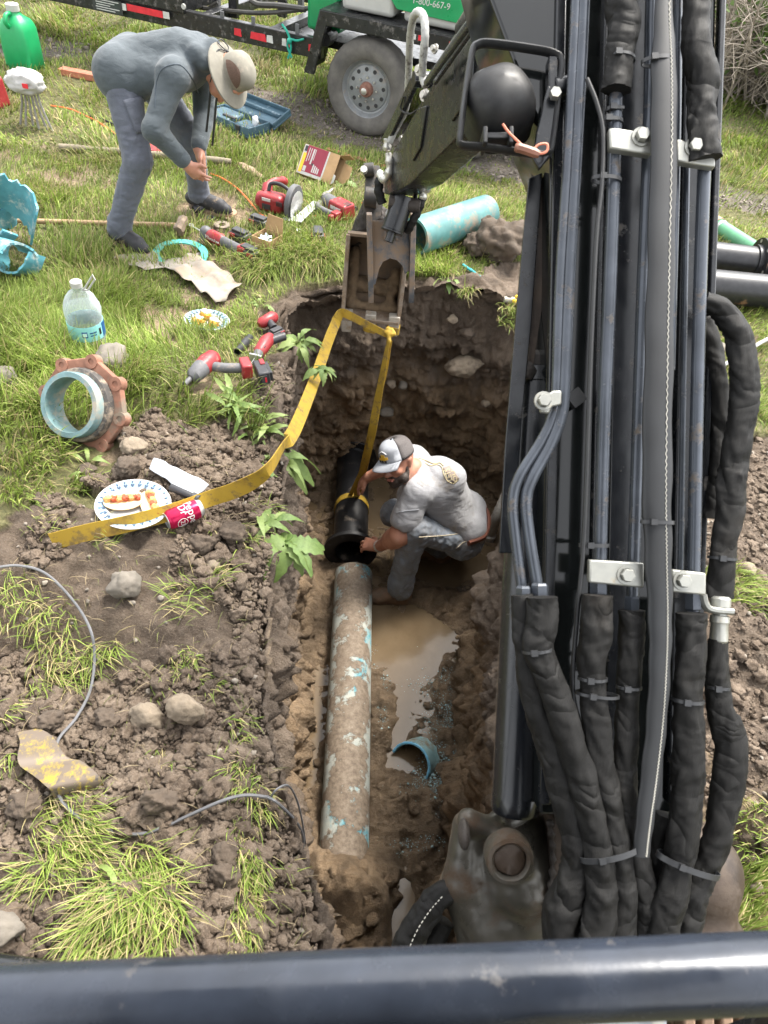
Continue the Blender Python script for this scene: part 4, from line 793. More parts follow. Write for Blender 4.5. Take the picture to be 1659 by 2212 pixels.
# --- the cab the operator looks out of: roof, rear wall, posts, seat (unseen, behind and above the viewpoint; added to darken reflections in the boom)
b = MB(); b.box((-.05, -.45, 2.52), (1.15, 1.35, .07)); b.build('cab_roof', BLK, EX, bevel=.02, wc=True)
b = MB(); b.box((-.05, -1.10, 1.55), (1.1, .05, 1.85)); b.build('cab_rear', BLK, EX, bevel=.02, wc=True)
for x_, y_ in ((-.60, .20), (.50, .16), (-.60, -1.06), (.50, -1.06)): b = MB(); b.box((x_, y_, 1.55), (.06, .06, 1.87)); b.build('cab_post', BLK, EX, bevel=.01, wc=True)
b = MB(); b.box((-.05, -.55, .95), (.5, .5, .14)); b.box((-.05, -.82, 1.3), (.5, .12, .6)); b.build('seat', RUB, EX, bevel=.03, wc=True)
b = MB(); b.box((-.05, -.45, .55), (1.2, 1.4, .12)); b.build('cab_floor', BLK, EX, bevel=.02, wc=True)
# ================================================================== people
SKIN = NT('skin'); _n = SKIN.noise(14, 5); SKIN.set(Base_Color=SKIN.ramp(_n, [(.3, (.34, .15, .095)), (.6, (.44, .215, .145)), (.8, (.48, .26, .19))]), Roughness=.5); SKIN.set(Subsurface_Weight=.12, Subsurface_Radius=(.01, .004, .002)); SKIN.bump(SKIN.noise(220, 3), .12, .001); SKIN = SKIN.m
HAIR = M('dark_hair', (.035, .024, .018), .7, 0, .5, 60, .6, 300, .002); EYE = M('eye_dark', (.02, .015, .012), .2); LIP = M('lip', (.42, .16, .13), .5)
def cloth(name, c1, c2, c3=None, bs=350, crease=.55, stain=None):
    t = NT(name); n = t.noise(6, 6, .65); k = t.ramp(n, [(.3, c1), (.65, c2)] + ([(.78, c3)] if c3 else [])); w = t.noise(bs, 2); k = t.mix(t.mul(t.step(w, .35, .65), .28), k, tuple(min(1, v * 1.5) for v in c2))
    if stain: k = t.mix(t.mul(t.step(t.noise(5.5, 5, .6), .56, .68), .7), k, stain)
    t.set(Base_Color=k, Roughness=.9); t.set(Sheen_Weight=.15); mpn = t.n('Mapping'); mpn.inputs['Rotation'].default_value = (.4, .5, .7); mpn.inputs['Scale'].default_value = (1, 1, 2.2); t.l(t.co, mpn.inputs[0]); b = t.bump(t.noise(11, 3, .5, 1.2, mpn.outputs[0]), .3, .018); cr = t.n('Math'); cr.operation = 'ABSOLUTE'; t.l(t.mul(t.noise(4.5, 2, .45, .7, mpn.outputs[0]), -.5, 'ADD'), cr.inputs[0]); b = t.bump(t.step(cr.outputs[0], 0, .2), crease * .32, .012, b); t.bump(w, .25, .001, b); return t.m
HOOD = cloth('grey_fleece', (.045, .056, .064), (.062, .075, .084)); PANT = cloth('slate_canvas', (.065, .072, .092), (.092, .10, .125), (.14, .148, .17))
TEE = cloth('heather_grey', (.24, .24, .25), (.275, .275, .285), None, 240, .4, (.2, .165, .125)); JEAN = cloth('muddy_denim', (.10, .08, .058), (.155, .185, .225), (.27, .34, .43)); SHOE = M('shoe_grey', (.022, .022, .025), .65, 0, .2, 25, .2, 150, .001, dirt=.2, dcol=(.2, .15, .1), dsc=18)
SOLE = M('shoe_sole', (.2, .14, .1), .8); BOOT = M('muddy_boot', (.13, .075, .042), .6, 0, .4, 18, .5, 60, .004, dirt=.4, dcol=(.14, .1, .065), dsc=14)
def head_prims(Hc, a, f, s=1.0, r=.0):
    a = Vector(a).normalized(); f = (Vector(f) - a * Vector(f).dot(a)).normalized(); sd = a.cross(f).normalized(); R = Matrix((sd, f, a)).transposed(); Hc = Vector(Hc)
    def h(x, y, z): return Hc + (sd * x + f * y + a * z) * s
    Rn = [list(q) for q in R]
    pm = [E(h(0, -.005, .025), (.077 * s, .095 * s, .092 * s), Rn), E(h(0, .018, -.035), (.06 * s, .073 * s, .078 * s), Rn), C(h(-.03, .03, -.085), h(.03, .03, -.085), .03 * s, .03 * s), C(h(0, .062, -.092), h(0, .07, -.095), .022 * s, .02 * s),
          C(h(0, .088, .012), h(0, .108, -.028), .010 * s, .015 * s, .012), C(h(-.014, .096, -.032), h(.014, .096, -.032), .009 * s, .009 * s, .008), C(h(-.04, .078, .026), h(.04, .078, .026), .013 * s, .013 * s, .015),
          C(h(-.02, .084, -.06), h(.02, .084, -.06), .009 * s, .009 * s, .01), C(h(-.017, .08, -.07), h(.017, .08, -.07), .010 * s, .010 * s, .01), E(h(-.045, .062, -.02), (.024 * s, .022 * s, .02 * s), Rn), E(h(.045, .062, -.02), (.024 * s, .022 * s, .02 * s), Rn),
          ('-e', tuple(h(-.032, .096, .004)), (.014 * s, .012 * s, .009 * s), Rn, .012), ('-e', tuple(h(.032, .096, .004)), (.014 * s, .012 * s, .009 * s), Rn, .012)]
    for q in (-1, 1): pm += [C(h(q * .076, -.012, .018), h(q * .074, -.008, -.022), .014 * s, .009 * s, .006), C(h(q * .083, -.022, .022), h(q * .08, -.02, -.005), .009 * s, .008 * s, .006)]
    return pm, h, R
def hand_prims(wr, d, up, spread, curl, s=1.0, side=1):
    """wrist, finger direction, back-of-hand normal; curl per finger"""
    wr = Vector(wr); d = Vector(d).normalized(); up = (Vector(up) - d * Vector(up).dot(d)).normalized(); x = d.cross(up).normalized() * side; pm = []
    pm += [C(wr, wr + d * .045 * s, .026 * s, .026 * s), C(wr + d * .045 * s - x * .022 * s, wr + d * .085 * s - x * .026 * s, .017 * s, .015 * s), C(wr + d * .045 * s + x * .02 * s, wr + d * .082 * s + x * .026 * s, .017 * s, .014 * s), C(wr + d * .05 * s, wr + d * .088 * s, .018 * s, .016 * s)]
    for k, L in enumerate((.078, .086, .08, .062)):
        b = wr + d * (.085 - .006 * abs(k - 1)) * s + x * (-.03 + .02 * k) * s; c = curl[k] if isinstance(curl, (list, tuple)) else curl; dd = (d + x * spread * (k - 1.5)).normalized(); p = b
        for j, fr in enumerate((.45, .3, .25)):
            an = c * (j + .6); v = dd * math.cos(an) - up * math.sin(an); q = p + v * L * fr * s; pm.append(C(p, q, (.0098 - .0009 * j) * s, (.0092 - .0009 * j) * s, .004)); p = q
    b = wr + d * .03 * s - x * .024 * s; v = (d * .6 - x * .7 - up * .35).normalized(); q = b + v * .042 * s; v2 = (d * .9 - x * .25 - up * .3).normalized(); pm += [C(b, q, .015 * s, .012 * s, .01), C(q, q + v2 * .034 * s, .011 * s, .0095 * s, .004)]
    return pm
def folds(seed, amp, sc, st=(1, 1, 1)):
    def fn(X):
        n = fbm(X * np.array(st) * sc, 2, seed); return amp * (1 - 2 * np.abs(n)) * .8 + amp * .4 * fbm(X * sc * 2.4, 2, seed + 5)
    return fn
def V3(*a): return Vector(a)
# ---------------------------------------------------------------- bending man in grey hoodie
PA = thing('person', 'person in grey hoodie and tan sun hat bending over on the grass', 'person', (-1.6, 4.15, 0))
hR, hL = V3(-1.69, 4.08, .88), V3(-1.69, 4.33, .88); kR, kL = V3(-1.60, 3.93, .50), V3(-1.44, 4.40, .48); aR, aL = V3(-1.75, 3.90, .11), V3(-1.465, 4.52, .10)
ch, nk = V3(-1.40, 4.2, .945), V3(-1.265, 4.19, .955); sR, sL = V3(-1.375, 3.995, .92), V3(-1.345, 4.39, .90); eR, eL = V3(-1.455, 3.85, .70), V3(-1.335, 4.36, .65); wR, wL = V3(-1.335, 3.93, .525), V3(-1.325, 4.15, .525)
Ha, Hf = V3(.80, -.12, .50), V3(.50, -.30, -.80); Hc = V3(-1.135, 4.155, .905)
hp_, hh_, HR = head_prims(Hc, Ha, Hf)
tR = PG(316, 552); tL = PG(494, 466)
body = hp_ + [C(nk, Hc - Ha * .05, .058, .055), C(ch, nk, .11, .07), C(hR.lerp(hL, .5), ch, .12, .13), C(hR, hL, .11, .11), C(sR, sL, .06, .06), C(hR, kR, .08, .058), C(hL, kL, .08, .058), C(kR, aR, .055, .042), C(kL, aL, .055, .042),
    C(sR, eR, .05, .042), C(sL, eL, .05, .042), C(eR, wR, .04, .03), C(eL, wL, .04, .03)]
body += hand_prims(wR, (.55, .25, -.75), (-.3, -.9, .1), .12, [.25, .3, .38, .45], 1.0, 1) + hand_prims(wL, (.25, -.25, -.93), (.75, .5, .2), .10, [.12, .2, .3, .4], 1.0, -1)
bo = sdf_obj('body', body, SKIN, PA, .006, .02)
fo_ = folds(21, .006, 9)
hd = [C(hR.lerp(hL, .5) + V3(.05, 0, .0), ch, .14, .14), C(hR + V3(.03, .04, -.01), sR + V3(-.06, .09, -.03), .105, .09), C(hL + V3(.03, -.04, -.01), sL + V3(-.06, -.09, -.03), .105, .09), C(hR + V3(-.01, .015, -.01), hL + V3(-.01, -.015, -.01), .134, .134), C(hR + V3(.02, .01, -.05), hL + V3(.02, -.01, -.05), .122, .122), C(sR, sL, .088, .088), C(ch, nk + V3(.02, 0, 0), .12, .085), C(ch + V3(-.12, 0, -.05), ch + V3(.02, 0, -.05), .12, .10),
      C(sR, eR, .072, .060), C(sL, eL, .072, .060), C(eR, wR.lerp(eR, .08), .060, .043), C(eL, wL.lerp(eL, .08), .062, .046), C(nk + V3(-.02, -.08, .05), nk + V3(-.02, .08, .05), .05, .05), C(nk + V3(.03, -.09, .01), nk + V3(.05, 0, .07), .034, .034), C(nk + V3(.05, 0, .07), nk + V3(.03, .09, .01), .034, .034), C(nk + V3(-.06, -.05, .075), nk + V3(-.05, .06, .075), .035, .035)]
sdf_obj('hoodie', hd, HOOD, PA, .007, .03, folds(31, .002, 15, (1, 1, 1.6)), 2)
for e_, w_ in ((eR, wR), (eL, wL)):
    d_ = (w_ - e_).normalized(); MB().tube([w_ - d_ * .055, w_ - d_ * .05, w_ - d_ * .01, w_ - d_ * .004, w_ - d_ * .004], [.044, .047, .044, .041, .02], 18, fn=lambda i, a: 1 + .02 * math.sin(14 * a)).build('cuff', HOOD, PA, wc=True)
pt = [C(hR, hL, .105, .105), C(hR + V3(-.01, .03, -.04), hL + V3(-.01, -.03, -.04), .105, .105), C(hR, kR, .10, .076), C(hL, kL, .10, .076), C(kR, aR + V3(.0, 0, .03), .076, .064), C(kL, aL + V3(0, 0, .03), .076, .064), C(aR + V3(0, 0, .03), aR + V3(-.005, 0, .0), .064, .07), C(aL + V3(0, 0, .03), aL, .064, .07)]
sdf_obj('trousers', pt, PANT, PA, .007, .025, folds(41, .0035, 17, (1, 1, 1.7)), 1)
from mathutils.bvhtree import BVHTree
def bvh(o):
    off = Vector(o.parent.location); me_ = o.data; return BVHTree.FromPolygons([tuple(v.co + off) for v in me_.vertices], [tuple(q.vertices) for q in me_.polygons]), off
def hitpx(tree, px, py, lift):
    d = ray(px, py).normalized(); h = tree.ray_cast(O, d)
    return (h[0] + h[1] * lift) if h[0] is not None else None
def quadpx(c, u, v):
    a = [c[0][k] + (c[1][k] - c[0][k]) * u for k in (0, 1)]; b_ = [c[3][k] + (c[2][k] - c[3][k]) * u for k in (0, 1)]; return a[0] + (b_[0] - a[0]) * v, a[1] + (b_[1] - a[1]) * v
def patch(name, host, corners, mat, parent, n=8, lift=.004):
    tr_, off = bvh(host); V_ = []; last = None
    for i in range(n + 1):
        for j in range(n + 1):
            h = hitpx(tr_, *quadpx(corners, i / n, j / n), lift); last = h or last; V_.append(tuple((last or Vector(off)) - off))
    o = link(name, npmesh(name, np.array(V_), np.array([(i * (n + 1) + j, (i + 1) * (n + 1) + j, (i + 1) * (n + 1) + j + 1, i * (n + 1) + j + 1) for i in range(n) for j in range(n)])), mat, parent); m_ = o.modifiers.new('thick', 'SOLIDIFY'); m_.thickness = .004; m_.offset = -1 if False else 0; return o
def seam(name, host, pts, mat, parent, r=.0022, n=8, lift=.001):
    tr_, off = bvh(host); q = sm([(x, y, 0) for x, y in pts], n); P_ = [hitpx(tr_, v.x, v.y, lift) for v in q]; P_ = [v for v in P_ if v is not None]
    P_ = [v for i, v in enumerate(P_) if i == 0 or (v - P_[i - 1]).length < .08]; return MB().tube(P_, r, 6).build(name, mat, parent, 60, wc=True) if len(P_) > 2 else None
def textpx(name, body, host, corners, mat, parent, lift=.003):
    tr_, off = bvh(host); o = text(name, body, 1.0, mat, parent, (0, 0, 0), Matrix.Identity(3), 0); o.matrix_local = Matrix.Identity(4); xs_ = [v.co.x for v in o.data.vertices]; ys_ = [v.co.y for v in o.data.vertices]; x0, x1, y0, y1 = min(xs_), max(xs_), min(ys_), max(ys_); last = Vector(off)
    for v in o.data.vertices:
        h = hitpx(tr_, *quadpx(corners, (v.co.x - x0) / (x1 - x0), 1 - (v.co.y - y0) / (y1 - y0)), lift); last = h or last; v.co = last - off
    return o
trs = [o for o in PA.children if o.name.startswith('trousers')][0]; hdo = [o for o in PA.children if o.name.startswith('hoodie')][0]
patch('pocket', trs, [(266, 216), (306, 208), (332, 276), (294, 290)], PANT, PA, 10, .004)
SEAMM = M('seam_thread', (.10, .11, .14), .9)
seam('seam', trs, [(312, 285), (322, 340), (318, 400), (300, 450), (285, 500)], SEAMM, trs); seam('seam', hdo, [(335, 232), (338, 180), (352, 148), (388, 140), (415, 170), (430, 205)], M('hood_seam', (.06, .075, .09), .9), hdo, .003)
for an, tt in ((aR, tR), (aL, tL)):
    tt = V3(tt.x, tt.y, .035); d_ = (tt - V3(an.x, an.y, .035)).normalized(); hl = V3(an.x, an.y, .035) - d_ * .055
    sh = [C(hl + V3(0, 0, .035), hl + V3(0, 0, .06) + d_ * .06, .042, .05), C(hl + d_ * .05 + V3(0, 0, .04), tt - d_ * .06 + V3(0, 0, .02), .052, .046), C(tt - d_ * .06, tt - d_ * .012, .046, .036), C(an + V3(0, 0, -.02), an + V3(0, 0, .03), .052, .054)]
    so_ = sdf_obj('shoe', sh, SHOE, PA, .006, .02)
    sd2 = d_.cross(V3(0, 0, 1)); ol = []
    for k in range(24):
        a_ = 2 * math.pi * k / 24; L_ = (tt - hl).length; ol.append(hl.lerp(tt, .5) + d_ * math.cos(a_) * (L_ * .5 + .028) + sd2 * math.sin(a_) * (.046 + .006 * math.cos(a_)) - V3(0, 0, .035))
    MB().prism(ol, (0, 0, .024)).build('sole', SOLE, so_, bevel=.004, wc=True)
    lc = MB()
    for k in range(4): c_ = an + d_ * (.045 + .018 * k) + V3(0, 0, -.03 - .011 * k); lc.tube([c_ - sd2 * .03 - V3(0, 0, .012), c_ + V3(0, 0, .012), c_ + sd2 * .03 - V3(0, 0, .012)], .003, 5)
    lc.build('laces', RUB, so_, wc=True)
# sun hat: brim with stitched rings, crown, mesh panel, chin cord
HATM = M('tan_hat', (.185, .172, .14), .9, 0, .12, 20, .1, 200, .001, dirt=.1, dcol=(.3, .25, .2), dsc=10); HATD = M('brown_mesh', (.10, .062, .045), .95, 0, .3, 300)
ax_ = (Ha + Hf * .12).normalized(); hc = hh_(0, .0, .045); xs_, ys_, _ = basis(ax_, tuple(Hf))
b = MB(); prof_ = [(.088, .0)] + [(.088 + .075 * k / 13, -.012 - .022 * (k / 13) ** 1.3 + .0012 * (k % 2)) for k in range(1, 14)] + [(.164, -.04), (.16, -.041), (.10, -.018), (.086, -.006)]
b.lathe(prof_, hc, ax_, 40, fn=lambda i, a: 1 + .05 * math.cos(2 * a) + .02 * math.sin(3 * a + 1)); hat = b.build('sun_hat', HATM, PA, 60, wc=True)
b = MB(); b.lathe([(.092, -.004), (.094, .02), (.093, .045), (.087, .07), (.070, .09), (.04, .102), (.0005, .106)], hc, ax_, 32, fn=lambda i, a: 1 + .02 * math.sin(5 * a + i)); b.build('crown', HATM, hat, 50, wc=True)
b = MB(); R_ = []
cam_side = (O - hc); cam_side = (cam_side - ax_ * cam_side.dot(ax_)).normalized(); tng = ax_.cross(cam_side)
for i in range(9):
    z_ = .018 + .06 * i / 8; r_ = np.interp(z_, [.02, .045, .07, .09], [.0955, .0945, .0885, .072]); hw = .75 * math.sqrt(max(.02, 1 - (i / 8) ** 1.6)); ring = []
    for j in range(9):
        a_ = hw * (j / 4 - 1); ring.append(hc + ax_ * z_ + (cam_side * math.cos(a_) + tng * math.sin(a_)) * (r_ + .0025))
    R_.append(ring)
for i in range(8):
    for j in range(8): b.add([R_[i][j], R_[i][j + 1], R_[i + 1][j + 1], R_[i + 1][j]], [(0, 1, 2, 3)])
b.build('mesh_panel', HATD, hat, 60, wc=True)
b = MB(); q = [hc + ax_ * .01 + cam_side * .098 - tng * .03, hc + cam_side * .13 + tng * .0 - ax_ * .015, hc + cam_side * .165 + tng * .03 - ax_ * .03]
tb = -Hf.normalized(); k0 = hc + tb * .1 + ax_ * .012
b.tube(sm([k0, k0 + cam_side * .06 + tb * .02 - ax_ * .012, hc + cam_side * .14 + tb * .07 - ax_ * .03, hc + cam_side * .15 + tb * .02 - ax_ * .05, hc + cam_side * .1 - ax_ * .1], 5), .0032, 6)
b.tube(sm([k0, k0 + tb * .05 + cam_side * .03 - ax_ * .012, k0 + tb * .06 - cam_side * .02 - ax_ * .014, k0 + tb * .02 - cam_side * .03, k0], 5), .003, 6); b.ball(k0, .009, 8, 6); b.build('chin_cord', RUB, hat, wc=True)
for x0, y0, y1, yy in ((470, 240, 315, 4.12), (457, 235, 285, 4.16)):
    b = MB(); pts = [PY(x0 - (k * 1.4), y0 + (y1 - y0) * k / 8 - 55 * (1 - k / 8), yy) for k in range(9)]; b.ribbon(pts, [V3(1, 0, 0)] * 9, .012, .003); b.build('drawstring', RUB, hat, wc=True)
# ---------------------------------------------------------------- crouching man in the trench
PB = thing('person', 'person in grey t-shirt, cap and muddy jeans crouching in the trench beside black pipe', 'person', (.3, 3.0, -1.5))
hN, hF = V3(.50, 2.95, -1.10), V3(.50, 3.20, -1.12); kN, kF = V3(.185, 2.77, -.87), V3(.06, 3.09, -1.10); aN, aF = V3(.165, 2.735, -1.36), V3(.40, 3.12, -1.40)
chB, nkB = V3(.24, 3.0, -.74), V3(.125, 2.985, -.625); sN, sF = V3(.165, 2.86, -.67), V3(.13, 3.16, -.70); eN, eF = V3(.105, 2.73, -.90), V3(-.02, 3.28, -.90); wN, wF = V3(-.005, 2.84, -1.15), V3(-.13, 3.28, -1.0)
HcB = V3(.04, 2.925, -.52); HaB, HfB = V3(-.38, .26, .87), V3(-.56, -.82, -.10)
hpB, hB, HRB = head_prims(HcB, HaB, HfB, 1.0)
body = hpB + [C(nkB, HcB - HaB * .06, .062, .058), C(chB, nkB, .12, .075), C(hN.lerp(hF, .5), chB, .12, .14), C(hN, hF, .115, .115), C(sN, sF, .07, .07), C(hN, kN, .08, .06), C(hF, kF, .08, .06), C(kN, aN, .055, .04), C(kF, aF, .055, .04),
    C(sN, eN, .068, .055, .04), C(eN, wN, .055, .033, .04), C(eN.lerp(wN, .25), eN.lerp(wN, .3), .056, .056, .04), C(sF, eF, .06, .05), C(eF, wF, .048, .03)]
body += hand_prims(wN, (-.80, .42, -.35), (-.45, -.1, .85), .16, [.5, .45, .5, .55], 1.08, -1) + hand_prims(wF, (-.5, .1, -.85), (-.75, 0, .4), .1, [.4, .4, .45, .5], 1.05, 1)
sdf_obj('body', body, SKIN, PB, .006, .02)
be = [E(hB(0, .035, -.075), (.062, .064, .046), [list(q) for q in HRB]), C(hB(-.060, .012, -.05), hB(-.060, .006, .0), .016, .010), C(hB(.060, .012, -.05), hB(.060, .006, .0), .016, .010), C(hB(-.055, .04, -.07), hB(.055, .04, -.07), .03, .03), C(hB(0, .065, -.1), hB(0, .075, -.1), .026, .024), ('-e', tuple(hB(0, .105, -.052)), (.038, .032, .024), [list(q) for q in HRB], .008), C(hB(-.022, .088, -.05), hB(.022, .088, -.05), .0085, .0085, .004)]
sdf_obj('beard', be, HAIR, PB, .004, .012, lambda X: .002 * fbm(X * 120, 2, 4), 1)
MB().cyl(hB(-.018, .094, -.066), hB(.018, .094, -.066), .007, n=10).build('lips', LIP, PB, wc=True)
for q in (-1, 1): MB().ball(hB(q * .032, .0845, .004), .012, 10, 8).build('eye', EYE, PB, wc=True)
for q in (-1, 1): MB().tube([hB(q * .015, .094, .022), hB(q * .035, .092, .027), hB(q * .052, .08, .02)], [.004, .005, .003], 6).build('eyebrow', HAIR, PB, wc=True)
ts_ = [C(hN.lerp(hF, .5) + V3(-.06, 0, .06), chB + V3(.04, 0, .02), .15, .165), C(hN + V3(-.02, .03, .06), sN + V3(.06, .06, -.03), .125, .10), C(hF + V3(-.02, -.03, .06), sF + V3(.06, -.06, -.02), .125, .10), C(hN + V3(.015, .03, .06), hF + V3(.015, -.03, .06), .125, .125), C(sN + V3(.02, .02, 0), sF, .09, .09), C(chB, nkB, .14, .075), C(chB + V3(.1, -.02, .1), chB + V3(.04, .02, .08), .1, .1),
       C(sN, sN.lerp(eN, .55), .088, .082), C(sN.lerp(eN, .5), sN.lerp(eN, .66), .082, .085), C(sF, sF.lerp(eF, .6), .085, .08), ('-c', tuple(sN.lerp(eN, .76)), tuple(sN.lerp(eN, 1.0)), .058, .058), C(chB + V3(-.06, 0, -.10), hN.lerp(hF, .5) + V3(-.10, 0, .04), .12, .12)]
tee = sdf_obj('t_shirt', ts_, TEE, PB, .006, .028, folds(51, .0018, 15, (1.3, .8, 1.2)), 2)
jn = [C(hN, hF, .13, .13), C(hN + V3(.02, .03, .03), hF + V3(.02, -.03, .03), .115, .115), C(hN, kN, .105, .082), C(hF, kF, .10, .085), C(kN, aN + V3(0, 0, .03), .084, .073), C(kF, aF, .08, .07), C(aN + V3(0, 0, .05), aN + V3(.0, .0, -.01), .076, .084)]
sdf_obj('jeans', jn, JEAN, PB, .006, .025, folds(61, .005, 17, (1.4, 1, 1.2)), 1)
MB().tube(sm([hN + V3(.02, -.12, .105), hN + V3(.12, -.03, .09), hN.lerp(hF, .5) + V3(.145, 0, .095), hF + V3(.11, .03, .09)], 5), .013, 8, flat=1.4).build('belt', M('brown_belt', (.14, .05, .03), .5), PB, wc=True)
for an, dv in ((aN, V3(-.98, -.2, 0)), (aF, V3(-.9, .1, 0))):
    g0 = V3(an.x, an.y, -1.475); d_ = dv.normalized(); bt = [C(g0 + V3(.03, 0, .01), g0 + d_ * .13 + V3(0, 0, .01), .054, .052), C(g0 + d_ * .13, g0 + d_ * .2, .052, .044), C(g0, an, .056, .062), C(g0 + d_ * .05 + V3(0, 0, .04), g0 + d_ * .1 + V3(0, 0, .02), .052, .05), C(g0 + V3(.045, 0, -.01), g0 + V3(.04, 0, .02), .04, .04)]
    bo_ = sdf_obj('boot', bt, BOOT, PB, .006, .02, lambda X: .003 * fbm(X * 40, 2, 3)); sd2 = d_.cross(V3(0, 0, 1))
    ol = [g0 + d_ * (.065 + math.cos(a_) * .15) + sd2 * math.sin(a_) * .053 - V3(0, 0, .055) for a_ in [2 * math.pi * k / 24 for k in range(24)]]; MB().prism(ol, (0, 0, .03)).build('sole', BOOT, bo_, bevel=.005, wc=True)
b = MB(); d_ = (wN - eN).normalized(); x_, y_, _ = basis(d_)
for k in range(22):
    a_ = 2 * math.pi * k / 22; b.box(wN - d_ * .018 + (x_ * math.cos(a_) + y_ * math.sin(a_)) * .034, (.012, .007, .022), RM(-x_ * math.sin(a_) + y_ * math.cos(a_), z=d_))
b.build('watch', M('watch_steel', (.42, .4, .37), .4, .4, .3, 60), PB, bevel=.002, wc=True)
# trucker cap
CAPF = M('cap_grey', (.25, .26, .28), .9, 0, .1, 30, .15, 300, .0008); CAPB = M('cap_mesh', (.085, .075, .072), .9, 0, .3, 260, .3, 400, .001)
aC, fC = HaB.normalized(), (HfB - HaB.normalized() * HfB.dot(HaB.normalized())).normalized(); sC = aC.cross(fC)
def capshell(a0, a1, mat, name, par, lift=0.0):
    b = MB(); R_ = []
    for i in range(11):
        ph = i / 10 * math.pi / 2 * .98; ring = []
        for j in range(17):
            a_ = a0 + (a1 - a0) * j / 16; rx, ry = .090 + lift, .106 + lift; zz_ = .038 + .102 * math.sin(ph) ** .9 + lift; k_ = math.cos(ph) ** .55
            ring.append(HcB + sC * math.sin(a_) * rx * k_ + fC * (math.cos(a_) * ry * k_ - .004) + aC * zz_)
        R_.append(ring)
    for i in range(10):
        for j in range(16): b.add([R_[i][j], R_[i][j + 1], R_[i + 1][j + 1], R_[i + 1][j]], [(0, 1, 2, 3)])
    o = b.build(name, mat, par, 60, wc=True)
    bpy.context.view_layer.objects.active = o; s_ = o.modifiers.new('thick', 'SOLIDIFY'); s_.thickness = .003; w_ = o.modifiers.new('weld', 'WELD'); w_.merge_threshold = .0005; return o
cap = capshell(-1.15, 1.15, CAPF, 'cap', PB); capshell(1.15, 2 * math.pi - 1.15, CAPB, 'mesh_back', cap, .0005)
b = MB(); R_ = []
for i in range(7):
    r_ = i / 6; ring = []
    for j in range(15):
        a_ = -1.1 + 2.2 * j / 14; e_ = .072 * r_ * math.cos(a_ * .72); ring.append(HcB + sC * math.sin(a_) * (.090 + .006 * r_) + fC * (math.cos(a_) * .106 + e_ - .004) + aC * (.040 - .012 * r_ * r_ - .022 * r_ * abs(math.sin(a_)) ** 2))
    R_.append(ring)
for i in range(6):
    for j in range(14): b.add([R_[i][j], R_[i][j + 1], R_[i + 1][j + 1], R_[i + 1][j]], [(0, 1, 2, 3)])
br_ = b.build('brim', CAPF, cap, 60, wc=True); s_ = br_.modifiers.new('thick', 'SOLIDIFY'); s_.thickness = .004; s_.offset = 0; w_ = br_.modifiers.new('weld', 'WELD'); w_.merge_threshold = .0005
MB().ball(HcB + aC * .134 - fC * .004, .008, 8, 6).build('button', CAPF, cap, wc=True)
# embroidered digger emblem on the cap front
YEL = M('thread_gold', (.62, .36, .03), .8); DKB = M('thread_dark', (.03, .025, .02), .8)
def capp(a_, h_): ph = math.asin(min(1, (h_ - .038) / .102) ** (1 / .9)); k_ = math.cos(ph) ** .55; return HcB + sC * math.sin(a_) * .0925 * k_ + fC * (math.cos(a_) * .1085 * k_ - .004) + aC * h_
for nm, mt, rects in (('emblem_body', YEL, [(-.30, .058, .24, .076), (-.1, .076, .2, .092), (.2, .066, .4, .08)]), ('emblem_wheels', DKB, [(-.32, .05, -.16, .062), (-.06, .05, .06, .062), (.14, .05, .28, .062), (-.22, .076, -.1, .088)])):
    b = MB()
    for a0, h0, a1, h1 in rects: qd = [capp(a0, h0), capp(a1, h0), capp(a1, h1), capp(a0, h1)]; b.prism(qd, tuple(fC * .002))
    o = b.build(nm, mt, cap, wc=True); o['kind'] = 'stuff'
R_b = MB(); arc = [capp(-.34 + .68 * k / 12, .096 + .012 * math.sin(math.pi * k / 12)) + fC * .001 for k in range(13)]; R_b.tube(arc, .0022, 5).build('emblem_arc', M('thread_white', (.75, .75, .75), .8), cap, wc=True)
# printed emblem on the back of the shirt
bt_ = bvh(tee)
patch('back_print', tee, [(957, 1012), (972, 1006), (992, 1034), (978, 1044)], M('print_brown', (.25, .2, .17), .9), tee, 6, .0025)
GLD = M('print_gold', (.52, .44, .26), .9)
textpx('back_lettering', 'LETS', tee, [(966, 1040), (960, 1016), (970, 1012), (977, 1036)], GLD, tee, .006); textpx('back_lettering', 'OU', tee, [(980, 1042), (974, 1018), (981, 1016), (988, 1038)], GLD, tee, .006)
seam('print_outline', tee, [(918, 1000), (930, 1006), (945, 1004), (955, 1010), (958, 1022), (966, 1038), (980, 1044), (990, 1036)], GLD, tee, .003); seam('print_outline', tee, [(905, 990), (922, 996), (938, 1002), (950, 1000), (958, 1006)], GLD, tee, .004)
jn_ = [o for o in PB.children if o.name.startswith('jeans')][0]; seam('seam', jn_, [(905, 1160), (940, 1158), (975, 1155), (1005, 1150)], M('jean_thread', (.42, .36, .26), .9), jn_, .0025); seam('seam', jn_, [(985, 1185), (1000, 1172), (1020, 1165)], M('jean_thread', (.42, .36, .26), .9), jn_, .002)
seam('sleeve_hem', tee, [(857, 1108), (870, 1105), (885, 1103), (905, 1101)], M('hem_grey', (.22, .23, .25), .9), tee, .003)
seam('collar', tee, [(884, 985), (888, 1000), (884, 1018), (876, 1030)], M('hem_grey', (.22, .23, .25), .9), tee, .005)
